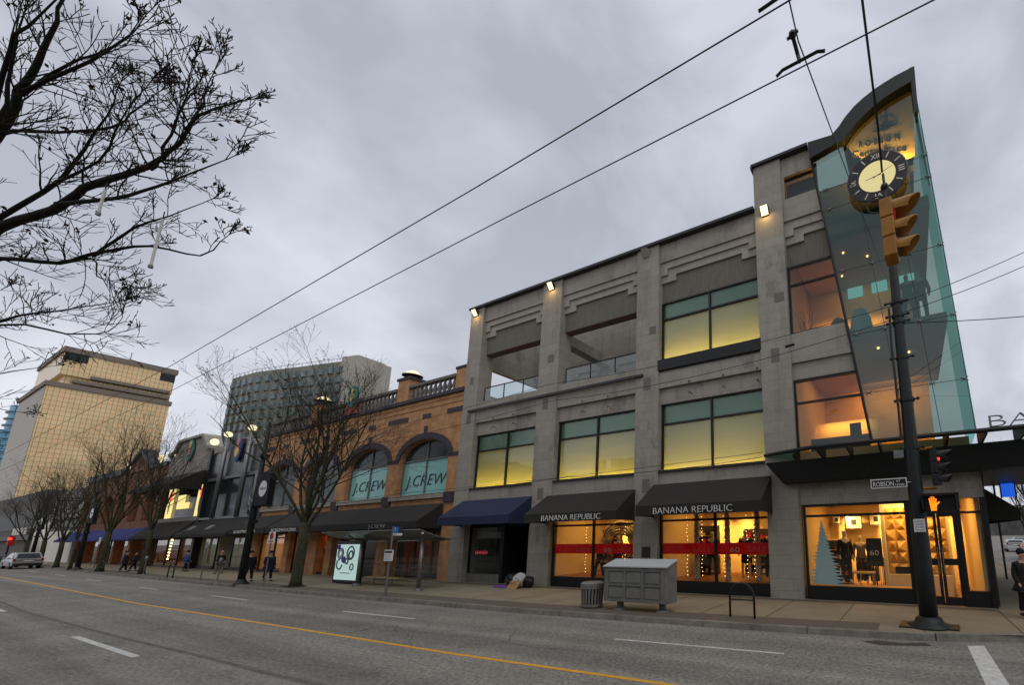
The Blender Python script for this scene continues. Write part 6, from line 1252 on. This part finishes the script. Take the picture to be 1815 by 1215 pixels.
# slatted bin
t = thing('litter_bin', 'round slatted dark grey steel litter bin beside the storage box', 'litter bin', (-9.72,11.55,.15)); bx, by = -9.78, 11.6
s = MB()
for k in range(22): a = 2*pi*k/22; s.hexa([(bx+.34*cos(a+e),by+.34*sin(a+e),.24) for e in (-.08,.08)]+[(bx+.325*cos(a+e),by+.325*sin(a+e),.24) for e in (.08,-.08)], [(bx+.37*cos(a+e),by+.37*sin(a+e),.78) for e in (-.08,.08)]+[(bx+.355*cos(a+e),by+.355*sin(a+e),.78) for e in (.08,-.08)])
s.build('slats', 'paint_grey', t)
s = MB(); s.lathe([(.36,.76),(.38,.76),(.385,.92),(.36,.92)], bx, by, 24); s.build('rim', 'paint_grey', t); s = MB(); s.lathe([(.385,.92),(.33,.96),(.22,.97)], bx, by, 24); s.build('lid', 'paint_grey', t); s = MB(); s.lathe([(.36,.2),(.36,.27)], bx, by, 20); s.lathe([(.3,.15),(.3,.2)], bx, by, 16); s.build('base', 'paint_grey', t); s = MB(); s.lathe([(.29,.26),(.31,.75)], bx, by, 20); s.build('liner', 'rubber', t)
# ------------------------------------------------------------------ bus stop and shelter
t = thing('bus_stop_sign', 'steel post with a blue T sign and timetable in front of the bus shelter', 'bus stop sign', (-20.12,10.88,.15))
s = MB(); s.tube([(-20.12,10.88,.15),(-20.12,10.88,3.0)], .045, 8); s.build('post', 'steel_grey', t)
mat('transit_blue', (.01,.14,.48), rough=.4, var=0)
s = MB(); s.box(-20.05, -19.7, 10.86, 10.88, 2.72, 2.98); o = s.build('blue_sign', 'transit_blue', t); text('T', -19.99, 10.855, 2.77, .24, 'letter_white', o, depth=.003)
s = MB(); s.box(-19.7, -19.42, 10.86, 10.88, 2.72, 2.98); s.build('dark_sign', 'dark_frame', t); s = MB(); s.box(-20.05, -19.42, 10.86, 10.88, 2.61, 2.71); o = s.build('white_strip', 'letter_white', t); text('Robson', -20.0, 10.855, 2.63, .07, 'letter_dark', o, depth=.002)
s = MB(); s.box(-20.4, -19.82, 10.80, 10.84, 1.56, 2.02); s.build('timetable', 'letter_white', t); s = MB(); s.box(-20.36, -19.86, 10.79, 10.799, 1.9, 1.98); s.build('header', 'dark_frame', t)
for k in range(5): s = MB(); s.box(-20.34, -19.9-(k%2)*.08, 10.794, 10.799, 1.62+.05*k, 1.63+.05*k); s.build('print_line', 'letter_grey', t)
B = thing('bus_shelter', 'glass bus shelter with curved frosted roof, steel posts and wavy guard rail', 'bus shelter', (-24.5,12.9,.15))
for x, y in ((-20.55,12.45),(-26.1,12.7)):
    s = MB(); s.tube([(x,y,.15),(x,y,2.45)], .085, 12); s.build('post', 'steel_grey', B, smooth=True); s = MB(); s.lathe([(.2,.15),(.18,.24),(.1,.28)], x, y, 14); s.build('post_foot', 'steel_grey', B)
s = MB(); s.tube([(-19.9,12.0,2.72),(-20.2,12.25,2.55),(-20.55,12.45,2.42),(-20.6,13.5,2.42)], .05, 8); s.build('roof_arm', 'steel_grey', B); s = MB(); s.tube([(-26.1,12.0,2.72),(-26.1,12.45,2.42),(-26.1,13.5,2.42)], .05, 8); s.build('roof_arm', 'steel_grey', B)
mat('roof_acrylic', (.16,.17,.16), rough=.3, var=.2, scale=2)
for a, b in ((-28.6,-26.2),(-26.1,-23.6),(-23.5,-20.0)):
    P = [(11.95,2.86),(12.3,2.72),(12.7,2.58),(13.2,2.47),(13.7,2.42)]; s = MB(); s.yz(P+[(y,z+.04) for y,z in reversed(P)], a, b); s.build('roof_panel', 'roof_acrylic', B)
s = MB(); s.tube([(-28.6,11.95,2.88),(-20.0,11.95,2.88)], .03, 6); s.tube([(-28.6,13.6,2.42),(-20.4,13.6,2.42)], .04, 6); s.build('roof_beam', 'steel_grey', B)
for x in (-25,-22.4): s = MB(); s.box(x-.8, x+.8, 12.8, 12.95, 2.36, 2.42); s.build('light_fitting', 'paint_grey_light', B)
for a, b in ((-26.0,-23.4),(-23.3,-20.7)): s = MB(); s.quad((a,13.5,.45),(b,13.5,.45),(b,13.5,2.38),(a,13.5,2.38)); s.build('glass_panel', 'glass_clear', B, fix=False)
s = MB(); s.quad((-20.6,12.6,.45),(-20.6,13.5,.45),(-20.6,13.5,2.38),(-20.6,12.6,2.38)); s.build('glass_panel', 'glass_clear', B, fix=False)
s = MB(); s.tube([(-26.1,13.5,.42),(-20.6,13.5,.38)], .035, 6); s.build('bottom_rail', 'steel_grey', B)
s = MB(); s.tube([(-27+.33*k, 13.42, 1.08+.14*sin(k*.42+.4)) for k in range(17)], .022, 6); s.build('wavy_rail', 'steel_grey', B, smooth=True)
s = MB(); s.box(-26.0, -23.2, 12.95, 13.3, .54, .59); o = s.build('bench_seat', 'timber', B); s = MB(); s.tube([(-25.4,13.1,.15),(-25.4,13.1,.54)], .03, 6); s.build('leg', 'steel_grey', o); s = MB(); s.tube([(-23.8,13.1,.15),(-23.8,13.1,.54)], .03, 6); s.build('leg', 'steel_grey', o)
A_ = thing('poster_case', 'backlit poster case showing watches, standing at the left end of the shelter', 'poster case', (-27.9,13.0,.15))
s = MB(); s.box(-29.15, -26.62, 12.95, 13.15, .2, 2.42); s.build('frame', 'dark_frame', A_, bevel=.02); s = MB(); s.box(-28.98, -26.8, 12.93, 12.945, .36, 2.24); P_ = s.build('poster', 'poster_lit', A_)
s = MB(); s.box(-28.3, -27.3, 12.94, 12.948, 2.30, 2.34); s.build('header_text', 'letter_grey', A_)
mat('ink_violet', (.16,.10,.42), rough=.6, var=.4, scale=6); mat('ink_slate', (.12,.20,.24), rough=.6, var=.5, scale=9)
def ring(cx, cz, r, m, w_=.03, st=0, en=2*pi): s = MB(); s.tube([(cx+r*cos(st+(en-st)*k/20), 12.926, cz+r*1.0*sin(st+(en-st)*k/20)) for k in range(21)], w_, 4); s.build('printed_watch', m, P_)
ring(-28.55,1.75,.28,'ink_violet',.035); ring(-28.55,1.75,.18,'cloth_white',.05); ring(-27.55,1.78,.34,'ink_slate',.045); ring(-27.5,1.68,.2,'ink_slate',.05); ring(-28.55,1.18,.27,'ink_slate',.045,1.5,6.2); ring(-27.85,1.35,.14,'ink_slate',.05); ring(-27.3,1.05,.16,'ink_slate',.04); ring(-28.15,1.42,.12,'ink_violet',.07); ring(-28.8,2.1,.1,'ink_violet',.06)
s = MB(); s.box(-28.4,-27.4,12.924,12.93,.70,.74); s.build('printed_text', 'ink_slate', P_)
for dx in (-.9,.9): s = MB(); s.box(-27.9+dx-.1, -27.9+dx+.1, 12.98, 13.1, .15, .2); s.build('foot', 'steel_grey', A_)
# ------------------------------------------------------------------ bundle on the doorstep
t = thing('cardboard_sign', 'torn cardboard sign with scrawled dark letters leaning on the rubbish bags', 'cardboard sign', (-16.75,14.45,.15)); s = MB(); s.hexa([(-17.15,14.35,.155),(-16.45,14.3,.155),(-16.45,14.32,.155),(-17.15,14.37,.155)], [(-17.05,14.55,.50),(-16.35,14.5,.52),(-16.35,14.52,.52),(-17.05,14.57,.50)]); s.build('sheet', 'cardboard', t); text('ANYTHING', -17.03, 14.43, .36, .1, 'letter_dark', t, fit=.6, uz=(0,.5,.86), depth=.002); text('HELPS', -17.0, 14.38, .22, .1, 'letter_dark', t, fit=.5, uz=(0,.5,.86), depth=.002)
def bag(x, y, r, m, lab, sd):
    rng = random.Random(sd); s = MB(); s.ball((x,y,.15+r[2]), r, 16, 10); s.v = [(a+rng.uniform(-.035,.035), b+rng.uniform(-.035,.035), max(c+rng.uniform(-.04,.04), .152)) for a,b,c in s.v]; return tag(s.build('rubbish_bag', m, loc=(x,y,.15), smooth=False), lab, 'bag')
bag(-17.5, 15.0, (.42,.3,.32), 'bag_black', 'black plastic bag in the recessed doorway behind the cardboard', 1); bag(-16.9, 14.9, (.38,.28,.33), 'bag_white', 'crumpled pale plastic bag on top of the bundle by the doorway', 2); bag(-16.45, 15.0, (.3,.25,.26), 'bag_black', 'dark bag at the foot of the concrete pillar', 3)
s = MB(); s.ball((-17.9,14.7,.17), (.5,.22,.07), 14, 6); s.v = [(a+.04*sin(9*b+7*a), b+.03*sin(11*a), max(c,.152)) for a,b,c in s.v]; tag(s.build('purple_blanket', 'cloth_purple', loc=(-17.9,14.7,.15)), 'purple cloth lying on the step left of the cardboard sign', 'blanket')
# ------------------------------------------------------------------ people
def person(label, x, y, coat, legs, rz=0, h=1.75, stride=.5, hat=None, bulk=1.0, arms=.0, group=None):
    t = thing('person', label, 'person', (x,y,.15), group); k = h/1.75
    def skin(nm, pts, edges, rd, m, root=0):
        me = bpy.data.meshes.new(nm); me.from_pydata([(a*k, b*k, c*k) for a,b,c in pts], edges, []); b = bmesh.new(); b.from_mesh(me); b.verts.layers.skin.verify(); b.to_mesh(me); b.free()
        ob = bpy.data.objects.new(nm, me); C.objects.link(ob); ob.parent = t; ob.modifiers.new('skin', 'SKIN')
        for i, r in enumerate(rd): rr = r if isinstance(r, tuple) else (r, r); me.skin_vertices[0].data[i].radius = (rr[0]*k, rr[1]*k); me.skin_vertices[0].data[i].use_root = (i == root)
        ob.modifiers.new('sub', 'SUBSURF').levels = 1; ob.modifiers['sub'].render_levels = 1; me.materials.append(MAT[m])
        bpy.context.view_layer.update(); me2 = bpy.data.meshes.new_from_object(ob.evaluated_get(bpy.context.evaluated_depsgraph_get())); ob.modifiers.clear(); ob.data = me2
        for p in me2.polygons: p.use_smooth = True
        return ob
    st = stride*.5; hx = .10; a = arms
    hips = (0,0,.92); nk = (0,-.02,1.46)
    LL = [(hx,-st*.45,.50),(hx,-st*.75,.09),(hx,-st*.75-.14,.04)]; RL = [(-hx,st*.35,.48),(-hx,st*.95,.14),(-hx,st*.95-.12,.05)]
    LA = [(.19,-.0,1.38),(.25,st*.25+.03,1.10),(.24,st*.1-.10-a,.88+a*.6),(.235,st*.1-.15-a,.80+a*.6)]; RA = [(-.19,0,1.38),(-.25,-st*.2+.03,1.10),(-.24,-st*.35-.12-a,.88+a*.6),(-.235,-st*.35-.17-a,.80+a*.6)]
    pts = [hips,(0,0,1.15),(0,-.01,1.36),nk,(0,-.03,1.54),(0,-.035,1.66)]+[(hx,0,.86)]+LL+[(-hx,0,.86)]+RL+LA+RA
    ed = [(0,1),(1,2),(2,3),(3,4),(4,5),(0,6),(6,7),(7,8),(8,9),(0,10),(10,11),(11,12),(12,13),(2,14),(14,15),(15,16),(16,17),(2,18),(18,19),(19,20),(20,21)]
    skin('body', pts, ed, [(.14,.1),(.13,.1),(.15,.1),.055,.07,.088,.08,.055,.036,.03,.08,.055,.036,.03,.05,.04,.03,.025,.05,.04,.03,.025], 'skin')
    bk = bulk
    skin('coat', [(0,0,.90),(0,0,1.15),(0,-.01,1.38),(.19,0,1.37),LA[1],LA[2],(-.19,0,1.37),RA[1],RA[2],(0,0,.74),(0,-.02,1.45)], [(0,1),(1,2),(2,3),(3,4),(4,5),(2,6),(6,7),(7,8),(0,9),(2,10)], [(.19*bk,.15*bk),(.18*bk,.14*bk),(.17*bk,.13*bk),.08,.07,.055,.08,.07,.055,(.19*bk,.15*bk),.08], coat)
    skin('trousers', [(0,0,.92),(hx,0,.84),LL[0],(LL[1][0],LL[1][1],.13),(-hx,0,.84),RL[0],(RL[1][0],RL[1][1],.17)], [(0,1),(1,2),(2,3),(0,4),(4,5),(5,6)], [(.15,.12),.10,.078,.06,.10,.078,.06], legs)
    for q in (LL, RL): s = MB(); s.ball((q[1][0]*k, (q[1][1]-.06)*k, (q[1][2]-.045)*k), (.055*k,.14*k,.045*k), 8, 5); o = s.build('shoe', 'rubber', None); o.parent = t
    s = MB(); s.ball((0,.0,1.665*k), (.098*k,.108*k,.10*k), 12, 8); s.v = [v for v in s.v]; s2 = s.build('hat' if hat else 'hair', hat or 'cloth_black', None, smooth=True); s2.parent = t; s2.location = (0,.012,.018)
    s = MB(); s.ball((0,-.125*k,1.60*k), (.013,.02,.02), 6, 4); o = s.build('nose', 'skin', None); o.parent = t
    for dx in (-.035,.035): s = MB(); s.ball((dx*k,-.108*k,1.625*k), .011, 6, 4); o = s.build('eye', 'dark_frame', None); o.parent = t
    t.rotation_euler = (0,0,rz); return t
mat('hat_pink', (.50,.20,.20), rough=.9, var=0)
W1 = person('man in dark jacket and baggy trousers walking away, left of the pair', -35.75, 11.7, 'cloth_black', 'cloth_black', rad(100), 1.78, .38, bulk=1.3)
W2 = person('man in a navy jacket walking away, right of the pair beside the sign post', -34.7, 12.2, 'cloth_navy', 'cloth_black', rad(100), 1.76, .30, bulk=1.3)
s = MB(); s.box(-36.15,-35.95,11.38,11.62,.55,.93); tag(s.build('carrier_bag', 'tree_decal', loc=(-36.05,11.5,.55), bevel=.03), 'pale blue carrier bag in the hand of the left walker', 'bag')
person('woman in a black coat and pink hat walking past the dark recessed door', -47.5, 13.9, 'cloth_black', 'cloth_grey', rad(-70), 1.68, .4, 'hat_pink', 1.05, .1)
person('person in a dark coat, nearer of the couple far down the pavement', -59.9, 11.9, 'cloth_black', 'cloth_black', rad(170), 1.75, .4, bulk=1.15); person('person in dark clothes, farther of the couple down the pavement', -60.9, 12.6, 'cloth_navy', 'cloth_black', rad(170), 1.7, .4)
person('person with a blue jacket at the warm lit shop window with globe bulbs', -54.3, 13.9, 'coat_blue' if 'coat_blue' in MAT else mat('coat_blue', (.03,.08,.20), var=0).name, 'cloth_black', rad(180), 1.7, .3)
person('person in a bulky black coat at the corner of the side street', 2.50, 14.2, 'cloth_black', 'cloth_black', rad(20), 1.78, .3, bulk=1.3)
# ------------------------------------------------------------------ cars
def car(label, x, y, rz, body, suv=True, group='cars'):
    """modelled nose towards -x, tail at the origin side"""
    t = thing('parked_car', label, 'car', (0,0,0), group); W = .93; L_ = 4.8; h = 1.72 if suv else 1.45; s = MB()
    prof = [(0,.42),(-.02,.75),(.0,1.0),(-.12,1.08),(-.42,h-.08),(-.75,h),(-2.2,h),(-2.7,h-.08),(-3.4,1.08),(-4.5,.98),(-4.75,.8),(-4.78,.45),(-4.6,.32),(-.15,.32)]
    n_ = len(prof); vs = []
    for yy, ins in ((-W,1),(-W+.06,0),(W-.06,0),(W,1)):
        for (a, z) in prof: k = max(0, (z-1.0))*.28; q = yy*(1-k/W) if abs(yy) > .1 else yy; vs.append((a-(.03 if ins else 0)*(-1 if a < -2 else 1), q, z))
    fs = []
    for r in range(3):
        for i in range(n_): fs.append((r*n_+i, r*n_+(i+1)%n_, (r+1)*n_+(i+1)%n_, (r+1)*n_+i))
    fs += [tuple(range(n_-1,-1,-1)), tuple(range(3*n_,4*n_))]; s.add(vs, fs); s.build('body', body, t, smooth=False, bevel=.03)
    s = MB(); s.add([(.0-.13,-W+.2,1.12),(-.13,W-.2,1.12),(-.40,W-.3,h-.1),(-.40,-W+.3,h-.1)], [(0,1,2,3)]); s.v = [(a+.03,b,c+.01) for a,b,c in s.v]; s.build('rear_window', 'car_glass', t)
    for sg_ in (-1,1):
        s = MB(); s.add([(-.6,sg_*(W+.0)*.975,1.10),(-3.1,sg_*W*.975,1.10),(-2.6,sg_*(W-.17),h-.1),(-.8,sg_*(W-.17),h-.1)], [(0,1,2,3)]); s.v = [(a,b+sg_*.012,c) for a,b,c in s.v]; s.build('side_window', 'car_glass', t)
        s = MB(); s.box(-.06, .03, sg_*W-.2*(sg_>0)-.0, sg_*W+.2*(sg_<0), .86, 1.12); s.build('tail_light', 'tail_red' if 'tail_red' in MAT else mat('tail_red', (.40,.01,.01), rough=.2, var=0), t, bevel=.02)
        for wx in (-.95,-3.75):
            s = MB(); s.lathe([(.34,sg_*(W-.2)),(.36,sg_*(W-.16)),(.36,sg_*(W+.0)),(.33,sg_*(W+.02))], wx, 0, 20, 'y', .36); wl = s.build('wheel', 'rubber', t); s = MB(); s.lathe([(.22,sg_*(W+.022)),(.2,sg_*(W+.03)),(.05,sg_*(W+.035))], wx, 0, 14, 'y', .36); s.build('rim', 'steel_grey', wl)
        s = MB(); s.box(-2.75,-2.55,sg_*(W+.02) if sg_ > 0 else -W-.22, sg_*(W+.22) if sg_ > 0 else -W-.02, 1.08, 1.24); s.build('mirror', body, t, bevel=.02)
    s = MB(); s.box(-.1,.06,-W+.04,W-.04,.36,.60); s.build('bumper', 'rubber' if suv else body, t, bevel=.03); s = MB(); s.box(.0,.035,-.3,.3,.80,.93); s.build('number_plate', 'letter_white', t); s = MB(); s.box(-.03,.05,-W+.3,W-.3,.97,1.02); s.build('chrome_strip', 'steel_grey', t)
    t.location = (x,y,0); t.rotation_euler = (0,0,rz); return t
car('silver sport utility car parked with its tail towards us, at the left edge', -86.5, 10.75, rad(2), 'car_silver'); car('dark car parked ahead of the silver one, its red lamp showing', -94.0, 10.3, rad(2), 'car_dark', False)
mat('car_orange', (.5,.12,.03), rough=.3, var=0); mat('car_white', (.5,.5,.5), rough=.3, var=0)
for x, y, m, lab in ((9.0,44,'car_orange','orange red car stopped nearest on the side street'),(10.6,62,'car_white','pale car on the side street behind the orange one'),(15.0,84,'car_silver','silver car higher up on the side street'),(18,100,'car_dark','dark car farthest up the side street')): car(lab, x, y, rad(-95), m, False, 'cars on the side street')
street_tree(6.3, 30, 7, 61, 'bare tree on the side street pavement, nearest the awnings', 3.2, .16, (6,5,3), 5, .5, 0, group='trees of the side street'); street_tree(8.0, 42, 8, 62, 'second bare tree farther up the side street pavement', 3.2, .2, (6,5,3), 5, .5, 0, group='trees of the side street')
t = thing('traffic_signal', 'far red traffic signal at the extreme left edge over the parked dark car', 'traffic light', (-103.5,11.2,.15)); s = MB(); s.tube([(-103.5,11.2,.15),(-103.5,11.2,3.8)], .08, 6); s.build('post', 'black_steel', t); s = MB(); s.box(-103.4,-103.0,11.0,11.5,2.5,3.7); s.build('housing', 'bus_red', t, bevel=.05); s = MB(); s.ball((-102.98,11.1,3.35), (.05,.17,.17), 10, 6); s.build('lens', 'led_red', t)

# ------------------------------------------------------------------ opposite side of the street (seen only mirrored in the glass)
random.seed(14); x = -90
mat('opposite_wall', (.20,.18,.155), rough=.9, var=.15, scale=.4)
struct_b = MB(); struct_b.box(-300,60,-10,-.9,-.01,.15); struct(struct_b.build('pavement', 'paving'))
for i, (x0, x1, h) in enumerate([(-84,-66,9),(-65.8,-50,13),(-49.8,-37,8.5),(-36.8,-24,10.5),(-23.8,-13,7.5),(-12.8,-2,9.5),(-1.8,9,8),(9.2,24,12)]):
    t = thing('opposite_building', 'plain tan building across the street, seen only as a dim reflection in glass', 'building', ((x0+x1)/2,-12,0), 'buildings across the street')
    s = MB(); s.box(x0, x1, -24, -10.5, 0, h); s.box(x0+1.5, x0+5, -20, -13, h, h+1.8); s.build('wall', 'opposite_wall', t)
    for z in [1.0]+[4.2+3.0*k for k in range(int((h-4.5)//3)+1)]:
        for k in range(int((x1-x0-1)/2.6)):
            a = x0+.8+k*2.6; s = MB(); s.box(a, a+1.8, -10.5, -10.44, z, z+1.9); s.build('window', 'glass_dark', t)
    s = MB(); s.box(x0-.05, x1+.05, -10.8, -10.3, h, h+.3); s.build('cornice', 'cap_metal', t)
